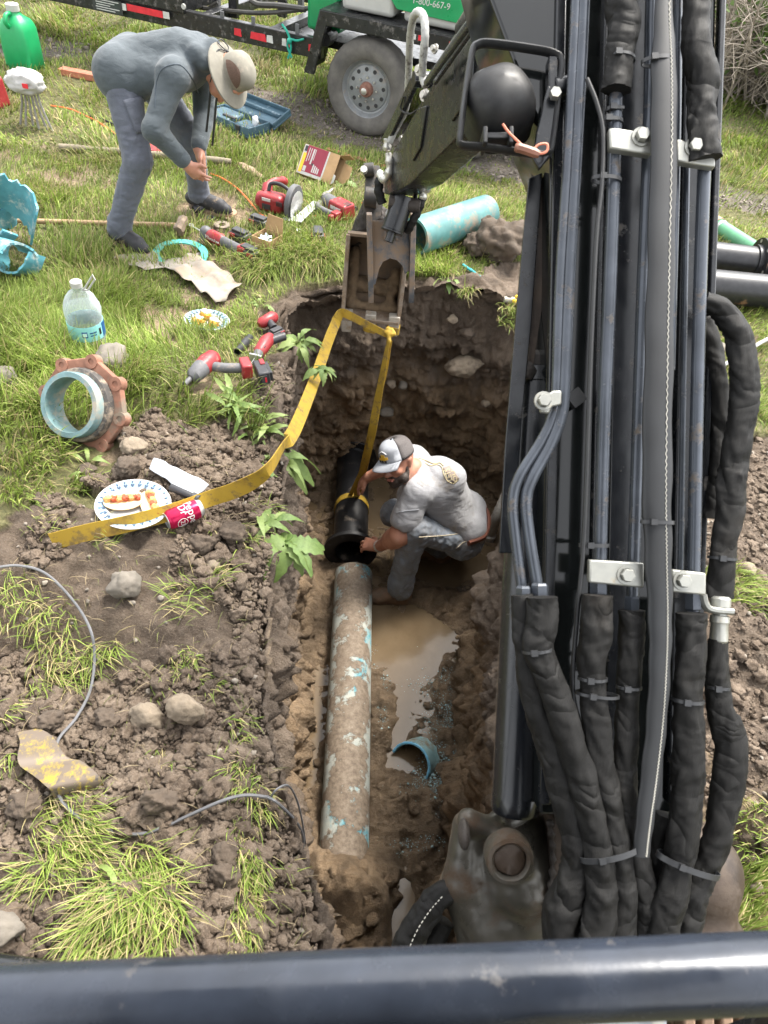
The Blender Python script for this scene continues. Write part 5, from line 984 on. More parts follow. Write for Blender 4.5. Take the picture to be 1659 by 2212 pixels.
# ================================================================== trailer
RED = M('tool_red', (.25, .018, .022), .45, 0, .15, 30, .03, 200, .0005, dirt=.08, dcol=(.3, .2, .15), dsc=30); GRB = M('tool_grey_rubber', (.10, .10, .105), .6, 0, .15, 30, dirt=.15, dcol=(.25, .2, .16), dsc=20); TBK = M('tool_black', (.025, .025, .028), .5, 0, .15, 30)
ALU = M('tool_metal', (.5, .5, .5), .38, .7, .15, 30); WPL = M('white_plastic', (.4, .4, .375), .5, 0, .06, 12, dirt=.06, dcol=(.45, .38, .28), dsc=8); TRB = M('trailer_black', (.011, .0115, .013), .35, 0, .3, 14, .05, 60, .002, dirt=.2, dcol=(.13, .12, .11), dsc=20)
TAPR = M('tape_red', (.55, .02, .035), .4); TAPW = M('tape_white', (.5, .5, .48), .4); GRNP = M('green_tank', (.01, .25, .085), .35, 0, .12, 8)
W1 = P(795, 285, -.12); W2 = P(1003, 334, -.12); tu = (W2 - W1); tu.z = 0; WB = tu.length; tu.normalize(); tn_ = Vector((-tu.y, tu.x, 0)); TROT = RM(tu, z=(0, 0, 1)); TINV = TROT.transposed()
def TL_(px, py, y0=0.0):
    d = ray(px, py); Q = W1 + tn_ * y0; t = (Q - O).dot(tn_) / d.dot(tn_); q = TINV @ (O + d * t - W1); return q
TRL = thing('equipment_trailer', 'black tandem axle trailer carrying green and white tanks beyond the bending person', 'trailer', W1, TROT)
b = MB(); b.box((-2.6, -.02, .52), (4.3, .07, .15)); rail = b.build('frame_rail', TRB, TRL, bevel=.006)
q0 = TL_(482, 76, -.055); zr = .5
rz = [TL_(x, y, -.06) for x, y in ((395, 32), (682, 73), (482, 76), (680, 135))]; ztop = (rz[0].z + rz[1].z) / 2; zbot = (rz[2].z + rz[3].z) / 2
for v in rail.data.vertices: v.co.z = ztop if v.co.z > .52 else zbot
b = MB(); b.box((-2.9, 1.75, (ztop + zbot) / 2), (5, .07, .15)); b.build('frame_rail', TRB, TRL, bevel=.006)
for x in (-4.2, -3.1, -2.25, -1.55, -.9): b = MB(); b.box((x, .87, zbot + .10), (.09, 1.7, .09)); b.build('cross_member', TRB, TRL, bevel=.005)
# left-hand control box, tool box and pump gear on the deck
a = TL_(243, 2, -.08); c = TL_(392, 27, -.08); b = MB(); b.box(((a.x + c.x) / 2 - .6, .22, c.z + .20), (c.x - a.x + 1.25, .6, .42)); sb = b.build('side_box', TRB, TRL, bevel=.01)
b = MB(); b.lathe([(.0001, -.01), (.02, -.01), (.022, 0)], TL_(397, 14, -.09), (0, 1, 0), 14); b.build('latch', WPL, sb, 30)
b = MB(); q = TL_(232, 12, -.09); b.box((q.x, q.y, q.z), (.30, .004, .1)); pl_ = b.build('data_plate', M('plate_black', (.03, .03, .033), .4), sb)
for k in range(5): b = MB(); b.box((q.x - .02 * (k % 3), q.y - .003, q.z + .035 - .018 * k), (.24 - .05 * (k % 3), .002, .006)); b.build('print_line', TAPW, pl_)
for x0, y0, x1, y1, mt in ((252, 8, 273, 20, TAPW), (274, 13, 352, 34, TAPR), (352, 29, 366, 37, TAPW)):
    p0, p1 = TL_(x0, y0, -.085), TL_(x1, y1, -.085); b = MB(); b.box(((p0.x + p1.x) / 2, p0.y, (p0.z + p1.z) / 2 - .0), (abs(p1.x - p0.x), .003, .05)); b.build('reflective_tape', mt, sb)
for x0, y0, x1, y1, mt in ((506, 66, 522, 80, TAPR), (541, 78, 576, 92, TAPR), (576, 86, 590, 98, TAPW), (609, 97, 619, 106, TAPW), (619, 97, 628, 108, TAPR), (666, 106, 677, 120, TAPR)):
    p0, p1 = TL_(x0, (y0 + y1) / 2, -.058), TL_(x1, (y0 + y1) / 2, -.058); b = MB(); xm = (p0.x + p1.x) / 2; zm = (ztop + zbot) / 2; w_ = abs(p1.x - p0.x)
    b.prism([(xm - w_ / 2, -.0575, zm - .026), (xm + w_ / 2, -.0575, zm - .03), (xm + w_ / 2 * .8, -.0575, zm + .026), (xm - w_ / 2 * .9, -.0575, zm + .024)], (0, -.002, 0)); b.build('reflective_tape', mt, rail)
for k, (x, y, yy) in enumerate(((470, 15, .5), (505, 20, .35), (560, 10, .9), (610, 15, .7), (650, 5, 1.0))):
    q = TL_(x, y, yy); b = MB(); b.box((q.x, yy, zbot + .32), (.05 + .03 * (k % 2), .05, .5)); b.build('upright', TRB if k % 2 else GRB, TRL, bevel=.005)
hs_ = M('trailer_hose', (.045, .042, .036), .5, 0, .3, 20)
for pts, r_ in (([(400, 12), (480, 22), (560, 28), (640, 22), (700, 10)], .018), ([(540, 0), (560, 10), (600, 12), (660, 20)], .024), ([(430, 0), (440, 20), (470, 5)], .012), ([(700, 20), (690, 40), (682, 60), (700, 75)], .03)):
    MB().tube(sm([TL_(x, y, .25) for x, y in pts], 6), r_, 8).build('hose', hs_, TRL)
b = MB(); q = TL_(708, 82, .05); b.lathe([(.05, 0), (.055, .02), (.055, .10), (.04, .12), (.04, .2)], (q.x, -.02, q.z), (0, 1, 0), 18, True); b.build('pump', M('pump_black', (.03, .03, .032), .4), TRL, 30)
for x in (478, 545, 640): q = TL_(x, 45 + (x - 478) * .17, -.05); b = MB(); b.box((q.x, -.03, q.z), (.035, .012, .13)); b.build('stake_bracket', GRB, TRL, bevel=.003)
TEAL = M('teal_rope', (.01, .28, .2), .7)
q = TL_(628, 75, -.07); b = MB(); b.tube(sm([q + Vector(v) for v in ((-.08, 0, .06), (-.03, -.01, .02), (.0, -.02, -.03), (.01, -.02, -.1), (-.015, -.02, -.17))], 5), .009, 6); b.tube(sm([q + Vector(v) for v in ((.12, 0, -.01), (.06, -.01, -.03), (0, -.02, -.03), (-.02, -.02, -.08), (.02, -.02, -.16))], 5), .009, 6); b.ball(q + Vector((0, -.025, -.04)), .024, 8, 6); rp = b.build('rope_tie', TEAL, TRL); rp['kind'] = 'stuff'
# fender
f0, f1, f2 = TL_(709, 11, -.16), TL_(926, 57, -.16), TL_(690, 160, -.16); zt = TL_(740, 30, -.16).z
xl, xr = -.52, WB + .62
b = MB(); b.prism([(xl - .03, -.17, .40), (xl + .10, -.17, zt), (xr - .1, -.17, zt), (xr + .03, -.17, .4), (xr - .05, -.17, .4), (xr - .16, -.17, zt - .10), (xl + .16, -.17, zt - .10), (xl + .06, -.17, .4)], (0, .03, 0)); fd = b.build('fender', TRB, TRL, bevel=.006)
b = MB(); b.prism([(xl - .03, -.168, .40), (xl + .10, -.168, zt + .002), (xr - .1, -.168, zt + .002), (xr + .03, -.168, .4), (xr + .02, -.168, .4), (xr - .105, -.168, zt - .012), (xl + .105, -.168, zt - .012), (xl - .02, -.168, .4)], (0, .42, 0)); b.build('fender_top', TRB, fd)
for x0, mt in ((.36, TAPW), (.45, TAPR), (.7, TAPR), (1.0, TAPR)): b = MB(); b.box((x0, -.1725, zt - .05), (.07, .003, .035)); b.build('reflective_tape', mt, fd)
b = MB(); b.box((.45, 1.0, zbot + .05), (2.6, 1.5, .06)); b.build('deck', TRB, TRL, bevel=.005)
# wheels
TYR = NT('tyre'); _n = TYR.noise(9, 6); TYR.set(Base_Color=TYR.ramp(_n, [(.3, (.075, .07, .065)), (.7, (.145, .135, .12))]), Roughness=.9); TYR.bump(TYR.noise(60, 4), .3, .004); TYR = TYR.m
RIMM = M('grey_rim', (.22, .23, .235), .45, .3, .15, 20, dirt=.2, dcol=(.3, .26, .22), dsc=14)
def wheel(x0):
    R = .363; c = (x0, -.13, R); b = MB()
    b.lathe([(.215, .0), (.23, -.012), (.27, -.022), (.31, -.02), (.34, -.005), (R - .006, .02), (R, .04), (R, .17), (R - .006, .19), (.34, .21), (.25, .22), (.215, .21)], c, (0, 1, 0), 72, closed=True, fn=lambda i, a: 1 + (.012 if i in (5, 6, 7, 8) and int(a * 72 / 6.2832) % 3 == 0 else 0)); w = b.build('wheel', TYR, TRL, 35)
    b = MB(); b.lathe([(.222, .0), (.212, .006), (.2, .03), (.19, .045), (.178, .048), (.17, .040), (.11, .030), (.085, .026), (.06, .02), (.055, .02)], c, (0, 1, 0), 48); b.lathe([(.205, .03), (.2, .2)], c, (0, 1, 0), 40); rm = b.build('rim', RIMM, w, 30)
    for k in range(12): a_ = 2 * math.pi * k / 12 + .13; q = Vector(c) + Vector((math.cos(a_) * .142, .0345, math.sin(a_) * .142)); b = MB(); b.lathe([(.0001, -.002), (.016, -.002), (.016, .004)], q, (0, 1, 0), 12); b.build('vent_hole_disc', TBK, rm)  # black discs on the rim, coloured like the shade inside vent openings
    for k in range(8): a_ = 2 * math.pi * k / 8; q = Vector(c) + Vector((math.cos(a_) * .088, .022, math.sin(a_) * .088)); b = MB(); b.lathe([(.0001, -.016), (.007, -.016), (.010, -.01), (.010, .002)], q, (0, 1, 0), 6); b.build('lug_nut', MET, rm, 30)
    b = MB(); b.lathe([(.058, .02), (.055, -.01), (.05, -.018), (.035, -.02), (.034, -.04), (.028, -.055), (.012, -.06), (.0001, -.06)], c, (0, 1, 0), 24); b.build('hub', M('rusty_hub', (.22, .11, .08), .6, .2, .4, 20), rm, 30); b = MB(); b.lathe([(.034, -.0), (.033, -.022), (.026, -.036), (.012, -.042), (.0001, -.042)], (c[0], c[1] - .02, c[2]), (0, 1, 0), 20); b.build('hub_cap', MET, rm, 40)
for x0 in (0, WB): wheel(x0)
# tanks: white base modules and green sign panel with phone number
g0 = zt + .012
for x0, x1, z1 in ((-.28, .16, .75), (.24, .75, .75), (.83, 1.3, .75)):
    b = MB(); b.box(((x0 + x1) / 2, .36, g0 + .25), (x1 - x0, .85, .5)); o = b.build('white_tank', WPL, TRL, bevel=.035, seg=3)
b = MB(); b.box((.50, .38, g0 + .80), (1.75, .75, .58)); gt = b.build('green_tank', GRNP, TRL, bevel=.06, seg=3)
b = MB(); b.prism([tuple(TL_(x, y, -.085)) for x, y in ((838, -60), (845, 0), (857, 20), (950, 42), (1040, 62), (1060, -60))], (0, .012, 0)); sg = b.build('sign_panel', GRNP, TRL, bevel=.004)
q = TL_(931, 8, -.09); text('phone_number', '1-800-667-9', .062, TAPW, sg, (q.x, -.0875, q.z + .0), RM((1, 0, 0), z=(0, -1, 0)), align='LEFT' if False else 'CENTER')
b = MB(); b.box((-.55, .5, g0 + .1), (.3, .6, .7)); b.build('green_housing', GRNP, TRL, bevel=.03)

# ================================================================== pipes
def hollow(b, a, c, ro, ri, n=40, fn=None):
    a, c = Vector(a), Vector(c); d = c - a; L = d.length; N_ = 14; prof = [(ro, L * k / N_) for k in range(N_ + 1)] + [(ri, L * (N_ - k) / N_) for k in range(N_ + 1)]; return b.lathe(prof, a, d, n, closed=True, fn=fn)
PIPEM = NT('muddy_blue_pipe'); t = PIPEM; ge = t.n('NewGeometry'); sx = t.n('SeparateXYZ'); t.l(ge.outputs['Normal'], sx.inputs[0]); n1 = t.noise(7, 8, .7); n2 = t.noise(40, 6, .7)
mp = t.n('Mapping'); mp.inputs['Scale'].default_value = (9, 2.2, 9); t.l(t.co, mp.inputs[0]); n3 = t.noise(1.0, 7, .65, .4, mp.outputs[0])
base = t.mix(t.step(n3, .55, .62), (.28, .30, .275), (.09, .27, .32)); base = t.mix(t.mul(t.step(n2, .45, .7), .6), base, (.42, .4, .33))
mud = t.ramp(n2, [(.3, (.085, .062, .042)), (.5, (.15, .115, .083)), (.75, (.25, .205, .155))]); fm = t.mul(t.step(sx.outputs['Z'], .1, .9), .5); fm = t.mul(fm, t.mul(t.step(n1, .38, .62), .8), 'ADD'); fm = t.mul(fm, t.mul(n2, .3), 'ADD'); fm = t.step(fm, .72, .86)
t.set(Base_Color=t.mix(fm, base, mud), Roughness=.8); b1 = t.bump(fm, .5, .012); t.bump(n2, .4, .004, b1); PIPEM = t.m
b = MB(); a = P(764, 1240, -1.40); c = P(742, 1868, -1.40); hollow(b, a, c + (c - a) * .14, .117, .104, 48); tag(b.build('water_pipe', PIPEM), 'long mud-smeared blue-green plastic pipe lying along the trench floor', 'pipe')
IRN = M('black_iron', (.011, .011, .012), .42, .1, .3, 16, .12, 90, .001, dirt=.12, dcol=(.16, .13, .1), dsc=9)
na, nb = P(757, 1192, -1.36), P(763, 988, -1.36); dv = (nb - na).normalized(); SPL = thing('flanged_pipe_spool', 'black flanged iron pipe hung from the yellow strap in the trench', 'pipe', na)
b = MB(); hollow(b, na, nb, .112, .098); b.build('barrel', IRN, SPL, 30, wc=True)
for q, s in ((na, 1), (nb, -1)):
    b = MB(); b.lathe([(.098, 0), (.168, 0), (.171, .003), (.171, .027), (.168, .03), (.12, .03), (.114, .05), (.098, .05)], q, dv * s, 48, closed=True); fg = b.build('flange', IRN, SPL, 30, wc=True); x_, y_, _ = basis(dv)
    for k in range(8): a_ = 2 * math.pi * (k + .5) / 8; c = q + (x_ * math.cos(a_) + y_ * math.sin(a_)) * .147 - dv * s * .0006; b = MB(); b.lathe([(.0001, 0), (.0125, 0), (.0125, .003)], c, dv * s, 12); b.build('bolt_hole_disc', TBK, fg, wc=True)  # flat black discs; the shade of the holes is in their colour
# teal offcut on the grass
TEALP = M('teal_pipe', (.07, .19, .185), .55, 0, .25, 8, .08, 60, .002, dirt=.36, dcol=(.25, .2, .15), dsc=11)
a = P(895, 512, .115); c = P(1050, 460, .10); b = MB(); hollow(b, a, c, .115, .098, 40); tag(b.build('pipe_offcut', TEALP), 'short teal plastic pipe offcut lying on grass behind the bucket', 'pipe')
# black pipes and green pipe right of the boom
def rpipe(a, c, r, ri, mat, name, label, z=None, flange=False):
    a = P(*a, r + .005); c = P(*c, r + .005); T = thing(name, label, 'pipe', a); b = MB(); hollow(b, a, c, r, ri, 40); b.build('barrel', mat, T, 30, wc=True); d = (c - a).normalized()
    return T, a, c, d
BPI = M('black_pipe', (.018, .018, .02), .38, .1, .35, 30, .25, 140, .002, dirt=.06, dcol=(.3, .16, .08), dsc=7)
T, a, c, d = rpipe((1330, 530), (1640, 568), .098, .085, BPI, 'flanged_pipe', 'black iron pipe with round end flange right of the boom')
b = MB(); b.lathe([(.098, -.05), (.11, -.05), (.112, -.02), (.155, -.02), (.155, .012), (.098, .012)], c, d, 40, closed=True); fg = b.build('flange', BPI, T, 30, wc=True); x_, y_, _ = basis(d)
for k in range(6): a_ = 2 * math.pi * k / 6; b = MB(); b.lathe([(.0001, -.001), (.012, -.001), (.012, .003)], c - d * .02 + (x_ * math.cos(a_) + y_ * math.sin(a_)) * .134, d, 10); b.build('bolt_hole_disc', MET, fg, wc=True)
rpipe((1330, 598), (1760, 640), .100, .088, BPI, 'plain_pipe', 'plain black pipe lying in front of the flanged black pipe')
T, a, c, d = rpipe((1545, 486), (1660, 560), .055, .048, M('green_pvc', (.10, .30, .16), .5, 0, .15, 14), 'green_pipe', 'slim green plastic pipe behind the black pipes')
b = MB(); b.lathe([(.0555, .05), (.058, .05), (.058, .07), (.0555, .07)], a, d, 30, closed=True); b.build('white_band', TAPW, T, wc=True); b = MB(); b.lathe([(.056, -.06), (.062, -.06), (.062, .03), (.056, .03)], a, d, 30, closed=True); b.build('end_cap', M('brown_cap', (.35, .22, .14), .7), T, wc=True)
# pipe shards
def shard(b, c, ax, up, r, a0, a1, L, th, seed, n=22):
    x, y, d = basis(ax, up); c = Vector(c); R = []; rr = random.Random(seed); e0 = [rr.uniform(0, .12) * L for _ in range(n + 1)]; e1 = [rr.uniform(0, .14) * L for _ in range(n + 1)]; V = []; Fc = []
    for j in range(n + 1):
        a = a0 + (a1 - a0) * j / n
        for k, rad in ((0, r), (1, r - th)):
            u = x * math.cos(a) * rad + y * math.sin(a) * rad; V += [c + u + d * e0[j], c + u + d * (L - e1[j])]
    for j in range(n):
        o = j * 4; p = o + 4; Fc += [(o, p, p + 1, o + 1), (o + 2, o + 3, p + 3, p + 2), (o, o + 2, p + 2, p), (o + 1, p + 1, p + 3, o + 3)]
    Fc += [(0, 1, 3, 2), (n * 4, n * 4 + 2, n * 4 + 3, n * 4 + 1)]; return b.add(V, Fc)
SHD = M('blue_shard', (.09, .29, .35), .5, 0, .25, 12, .08, 80, .002, dirt=.25, dcol=(.45, .5, .47), dsc=16); SHD2 = M('muddy_shard', (.22, .36, .36), .55, 0, .3, 12, .15, 60, .003, dirt=.4, dcol=(.22, .17, .11), dsc=10)
T = thing('pipe_shard', 'broken blue pipe half sticking out of the wet trench mud', 'pipe shard', P(880, 1668, FLOOR)); c = P(884, 1652, FLOOR + .05); axd = Vector((.40, .52, -.58)).normalized(); b = MB(); shard(b, c, axd, (0, 0, 1), .115, -.1, 3.7, .16, .012, 4); b.build('shell', SHD2, T, 30, wc=True)
x_, y_, _ = basis(axd, (0, 0, 1)); b = MB(); b.tube([c + axd * .006 + (x_ * math.cos(a_) + y_ * math.sin(a_)) * .109 for a_ in [-.1 + 3.8 * k / 30 for k in range(31)]], .0075, 6, fn=lambda i, a: 1 + .15 * math.sin(i * 2.3)); b.build('broken_edge', M('fresh_blue', (.14, .38, .55), .5, 0, .2, 40), T, wc=True)
for k, (px, py, ax, r, a0, a1, L, lab) in enumerate([(8, 540, (.45, -.25, .85), .17, -.9, 1.9, .30, 'tallest broken teal pipe shell at the left edge of the grass'), (66, 580, (-.25, -.75, .6), .125, 2.3, 6.5, .13, 'cupped broken teal pipe piece lying open beside the tallest shell'), (10, 590, (.8, -.5, .2), .12, .2, 2.4, .2, 'low broken teal pipe piece under the tallest shell'), (15, 500, (.2, -.2, .9), .07, 0, 6.0, .16, 'small rolled teal pipe piece standing inside the tallest shell')]):
    c = PG(px, py); b = MB(); shard(b, c + Vector((0, 0, .03 + r * .35)), ax, (0, 0, 1), r, a0, a1, L, .012, k + 9); tag(b.build('pipe_shard', SHD, None, 30), lab, 'pipe shard', 'broken teal pipe pieces')
# restrained flange coupling
c = PG(190, 925); c.z += .11; axn = (Vector((-.25, -.85, .62))).normalized(); CP = thing('flange_coupling', 'rusty pipe flange coupling with pale blue lining standing in the grass', 'coupling', c)
LINE = M('blue_lining', (.14, .235, .245), .6, 0, .3, 14, .2, 50, .004, dirt=.4, dcol=(.34, .3, .24), dsc=10); RST = M('rusty_iron', (.24, .115, .075), .8, .1, .35, 14, .35, 60, .004, dirt=.35, dcol=(.2, .16, .12), dsc=9)
b = MB(); b.lathe([(.100, .075), (.118, .075), (.120, .07), (.120, -.03), (.104, -.03), (.100, .0)], c, axn, 44, closed=True); b.build('sleeve', LINE, CP, 30, wc=True)
b = MB(); b.lathe([(.1205, .035), (.134, .03), (.138, .01), (.138, -.02), (.1205, -.02)], c, axn, 44, closed=True); b.build('gasket', M('dark_gasket', (.06, .055, .05), .7, 0, .4, 30, dirt=.4, dcol=(.3, .24, .18), dsc=20), CP, wc=True)
b = MB(); b.lathe([(.122, .0), (.184, .0), (.184, -.028), (.122, -.028)], c, axn, 8, closed=True); fg = b.build('flange', RST, CP, 20, bevel=.004, wc=True); x_, y_, _ = basis(axn)
for k in range(8):
    a_ = 2 * math.pi * k / 8; b = MB(); b.lathe([(.012, .004), (.026, .004), (.028, -.032), (.012, -.032)], c + (x_ * math.cos(a_) + y_ * math.sin(a_)) * .166, axn, 16, closed=True); b.build('bolt_lug', RST, fg, 30, wc=True)
# gasket ring
c = PG(390, 550, .012); b = MB(); b.lathe([(.118, 0), (.160, 0), (.160, .008), (.118, .008)], c, (.02, -.06, 1), 56, closed=True); tag(b.build('gasket_ring', M('turquoise_ring', (.07, .38, .33), .5, 0, .08, 14)), 'flat turquoise gasket ring lying by the grinder', 'gasket')

# ================================================================== lifting strap and cords
STR = NT('yellow_webbing'); t = STR; n1 = t.noise(9, 7, .7); wv = t.n('TexWave'); wv.inputs['Scale'].default_value = 160; t.l(t.co, wv.inputs[0]); k = t.mix(t.step(n1, .52, .68), (.36, .23, .018), (.2, .12, .022)); k = t.mix(t.mul(t.step(t.noise(24, 7, .75), .52, .64), .75), k, (.1, .07, .04)); t.set(Base_Color=k, Roughness=.75); t.bump(wv.outputs[0], .3, .001); STR = t.m
def rib(pts, wid, name, parent=None, n=10):
    path = sm([Vector(q) for q in pts], n); tot = len(path); sd = []
    for i, p in enumerate(path):
        d = (path[min(i + 1, tot - 1)] - path[max(i - 1, 0)]).normalized(); v = (O - p).normalized(); s_ = d.cross(v).normalized(); f_ = i / (tot - 1); w_ = wid(f_) if callable(wid) else (wid, 0); s_ = s_ * math.cos(w_[1]) + d.cross(s_) * math.sin(w_[1]); sd.append(s_)
    ws_ = [(wid(i / (tot - 1)) if callable(wid) else (wid, 0))[0] for i in range(tot)]; b = MB().ribbon(path, sd, ws_, .003); return b.build(name, STR, parent, 60, wc=parent is not None)
SR = thing('lifting_strap', 'long yellow lifting strap slung over the bucket teeth and round the black pipe', 'strap', PG(112, 1172))
ground_pts = [PG(112, 1170, .01), PG(190, 1150, .015), PG(290, 1128, .045), PG(380, 1103, .06), PG(450, 1078, .06)]
_g = PG(585, 1008, .30); _d0 = (_g - O).dot(_f); mid = [PG(505, 1060, .14), PG(552, 1036, .22)] + [D(x, y, _d0 + (3.93 - _d0) * f_) for x, y, f_ in ((585, 1008, 0), (612, 965, .16), (640, 920, .32), (680, 820, .65), (708, 740, .88), (728, 690, 1.0))]
rib(ground_pts + mid, lambda f: (.056, .9 * math.sin(max(0, f - .45) * 6) * (f > .45) * (f < .7) + .35), 'tail', SR)
rib([D(728, 690, 3.93), D(738, 676, 3.94), D(760, 684, 3.92), D(790, 700, 3.90), D(822, 716, 3.90), D(838, 724, 3.91)], lambda f: (.056 - .022 * f, .5), 'tooth_span', SR)
for v0, z0_ in ((.132, -.03), (0.0, -.035)):
    R_ = []
    for k in range(24):
        a_ = 2 * math.pi * k / 24; cx_, cy_ = math.copysign(abs(math.cos(a_)) ** .5, math.cos(a_)), math.copysign(abs(math.sin(a_)) ** .5, math.sin(a_)); R_.append([bp(v0 + cx_ * r_ * .034, cy_ * r_ * .030, z0_ + h_ + .006 * math.sin(a_ * 2)) for r_, h_ in ((1, -.02), (1.1, -.02), (1.1, .022), (1, .022))])
    MB().rings(R_, closed=True).build('tooth_loop', STR, SR, 50, wc=True)
sdf_obj('knot', [C(D(834, 718, 3.9), D(846, 722, 3.9), .014, .016), C(D(838, 712, 3.9), D(841, 738, 3.9), .015, .012), C(D(846, 712, 3.9), D(852, 722, 3.9), .012, .012)], STR, SR, .004, .006, folds(3, .003, 40))
pm_ = na.lerp(nb, .42); topw = pm_ + Vector((.0, 0, .115))
rib([D(839, 735, 3.92), D(828, 800, 4.02), D(815, 870, 4.13), D(800, 950, 4.26), topw + Vector((.028, 0, .06)), topw + Vector((.02, 0, .01))], lambda f: (.03 + .024 * math.sin(f * 3.14), 1.0 - f), 'hanging_leg', SR)
rib([D(842, 735, 3.95), D(830, 810, 4.06), D(812, 880, 4.16), D(795, 980, 4.32), topw + Vector((-.01, .02, .03)), topw + Vector((-.02, .01, .01))], lambda f: (.028, .3), 'hanging_leg', SR)
x_, y_, _ = basis(dv); R_ = []
for k in range(40): a_ = 2 * math.pi * k / 40; u = (x_ * math.cos(a_) + y_ * math.sin(a_)); R_.append([pm_ + u * .1135 - dv * .022 + dv * .02 * math.sin(a_), pm_ + u * .1135 + dv * .022 + dv * .02 * math.sin(a_), pm_ + u * .1165 + dv * .022 + dv * .02 * math.sin(a_), pm_ + u * .1165 - dv * .022 + dv * .02 * math.sin(a_)])
MB().rings(R_, closed=True).build('choker', STR, SR, wc=True)
def gz(px, py, dz): return PG(px, py, dz)
def cord(pts, r, mat, name, label, cat, grp=None):
    p = sm([gz(*q, r + .006) if len(q) == 2 else gz(*q) for q in pts], 10); hv = gheight(np.array([v.x for v in p]), np.array([v.y for v in p]))[0]; p = [Vector((v.x, v.y, max(v.z, float(h_) + r + .004))) for v, h_ in zip(p, hv)]; return tag(MB().tube(p, r, 7).build(name, mat), label, cat, grp)
GWR = M('grey_wire', (.12, .12, .125), .45); ORC = M('orange_cord', (.72, .13, .03), .5)
cord([(-20, 1228, .05), (40, 1222, .04), (100, 1240, .03), (160, 1300, .03), (195, 1360, .05), (204, 1420, .05), (195, 1490, .04), (165, 1550, .03), (125, 1600, .03), (120, 1660, .04), (128, 1720, .03), (170, 1765, .03), (240, 1795, .01), (320, 1800, .01), (400, 1765, .03), (480, 1730, .04), (530, 1718, .04), (580, 1722, .05)], .0042, GWR, 'tracer_wire', 'grey tracer wire curving over the dug soil at left', 'wire')
p = sm([gz(578, 1722, .05), P(600, 1735, .28), P(640, 1775, .15), P(655, 1810, .0), P(650, 1840, -.1), P(628, 1855, -.12), P(612, 1850, -.1)], 8); tag(MB().tube(p, .004, 6).build('wire_end', GWR), 'loose grey wire end drooping over the trench edge', 'wire')
p = sm([gz(585, 1722, .05), P(598, 1705, .3), P(622, 1697, .26), P(640, 1725, .1), P(652, 1770, -.1), P(660, 1822, -.3)], 8); tag(MB().tube(p, .003, 6).build('wire_loop', GWR), 'thin pale wire loop hanging into the trench', 'wire')
cord([(455, 375), (480, 385), (510, 405), (535, 430), (560, 460), (575, 468)], .0055, ORC, 'extension_cord', 'orange cord running from the bending person to the circular saw', 'cord')
cord([(640, 425), (670, 440), (690, 455), (700, 462), (660, 470), (640, 462)], .0055, ORC, 'extension_cord', 'orange cord between circular saw and hammer drill', 'cord')
cord([(712, 450), (740, 437), (770, 440), (795, 448)], .0055, ORC, 'extension_cord', 'orange cord looping behind the hammer drill', 'cord')
cord([(110, 228), (150, 235), (185, 250), (225, 272), (262, 300), (275, 318)], .0055, ORC, 'extension_cord', 'orange cord trailing from the white bag to the red tray', 'cord')
p = sm([gz(925, 470, .02), Vector(D(945, 455, 4.98)), Vector(D(975, 455, 4.9)), Vector(D(1005, 475, 4.78)), Vector(D(1025, 500, 4.72)), gz(1045, 515, .02)], 7); tag(MB().tube(p, .006, 7).build('extension_cord', ORC), 'orange cord lying across the teal pipe offcut', 'cord')
cord([(195, 252), (230, 262), (290, 285)], .007, RUB, 'black_hose', 'short black hose on the grass behind the bending person', 'hose')
p = sm([gz(1700, 712, .05), gz(1640, 742, .05), gz(1560, 790, .05), gz(1500, 815, .04)], 6); tag(MB().tube(p, .011, 8).build('conduit', M('grey_conduit', (.35, .35, .35), .6)), 'thin grey conduit on the grass right of the hoses', 'conduit')
# ================================================================== tools and small things on the grass
def lay(name, label, cat, a, b, group=None, dz=.0, pitch=0):
    A, B = PG(*a), PG(*b); d = B - A; L = math.hypot(d.x, d.y); A.z += dz
    return thing(name, label, cat, A, (0, pitch, math.atan2(d.y, d.x)), group), L
def battery(T, x, y, z, R=None, red=True, s=1.0):
    m_ = (lambda v: Vector((x, y, z)) + ((R @ Vector(v)) if R else Vector(v)) * s); RR = R or Matrix.Identity(3)
    b = MB(); b.box(m_((0, 0, .032)), (.13 * s, .078 * s, .06 * s), RR, .94); o = b.build('battery', TBK, T, bevel=.008, seg=2); b = MB(); b.box(m_((0, 0, .068)), (.10 * s, .05 * s, .018 * s), RR); b.build('slide', TBK, o, bevel=.003)
    for sg_ in (-1, 1): b = MB(); b.box(m_((.035, sg_ * .037, .045)), (.045 * s, .012 * s, .024 * s), RR); b.build('latch', RED, o, bevel=.003)
    b = MB(); b.box(m_((-.066, 0, .03)), (.003 * s, .05 * s, .03 * s), RR); lb = b.build('label_plate', M('label_dark', (.05, .05, .055), .4), o); b = MB(); b.box(m_((-.0682, 0, .036)), (.002 * s, .028 * s, .009 * s), RR); b.build('print', TAPR, lb); return o
def loose_battery(a, b, lab):
    T, L = lay('tool_battery', lab, 'battery', a, b, 'loose tool batteries'); bt = battery(T, 0, 0, 0); return T
loose_battery((520, 522), (480, 505), 'black tool battery between grinder and small cardboard box'); loose_battery((560, 492), (520, 478), 'black tool battery behind the small cardboard box'); loose_battery((686, 520), (689, 540), 'lone black tool battery standing beside the hammer drill')
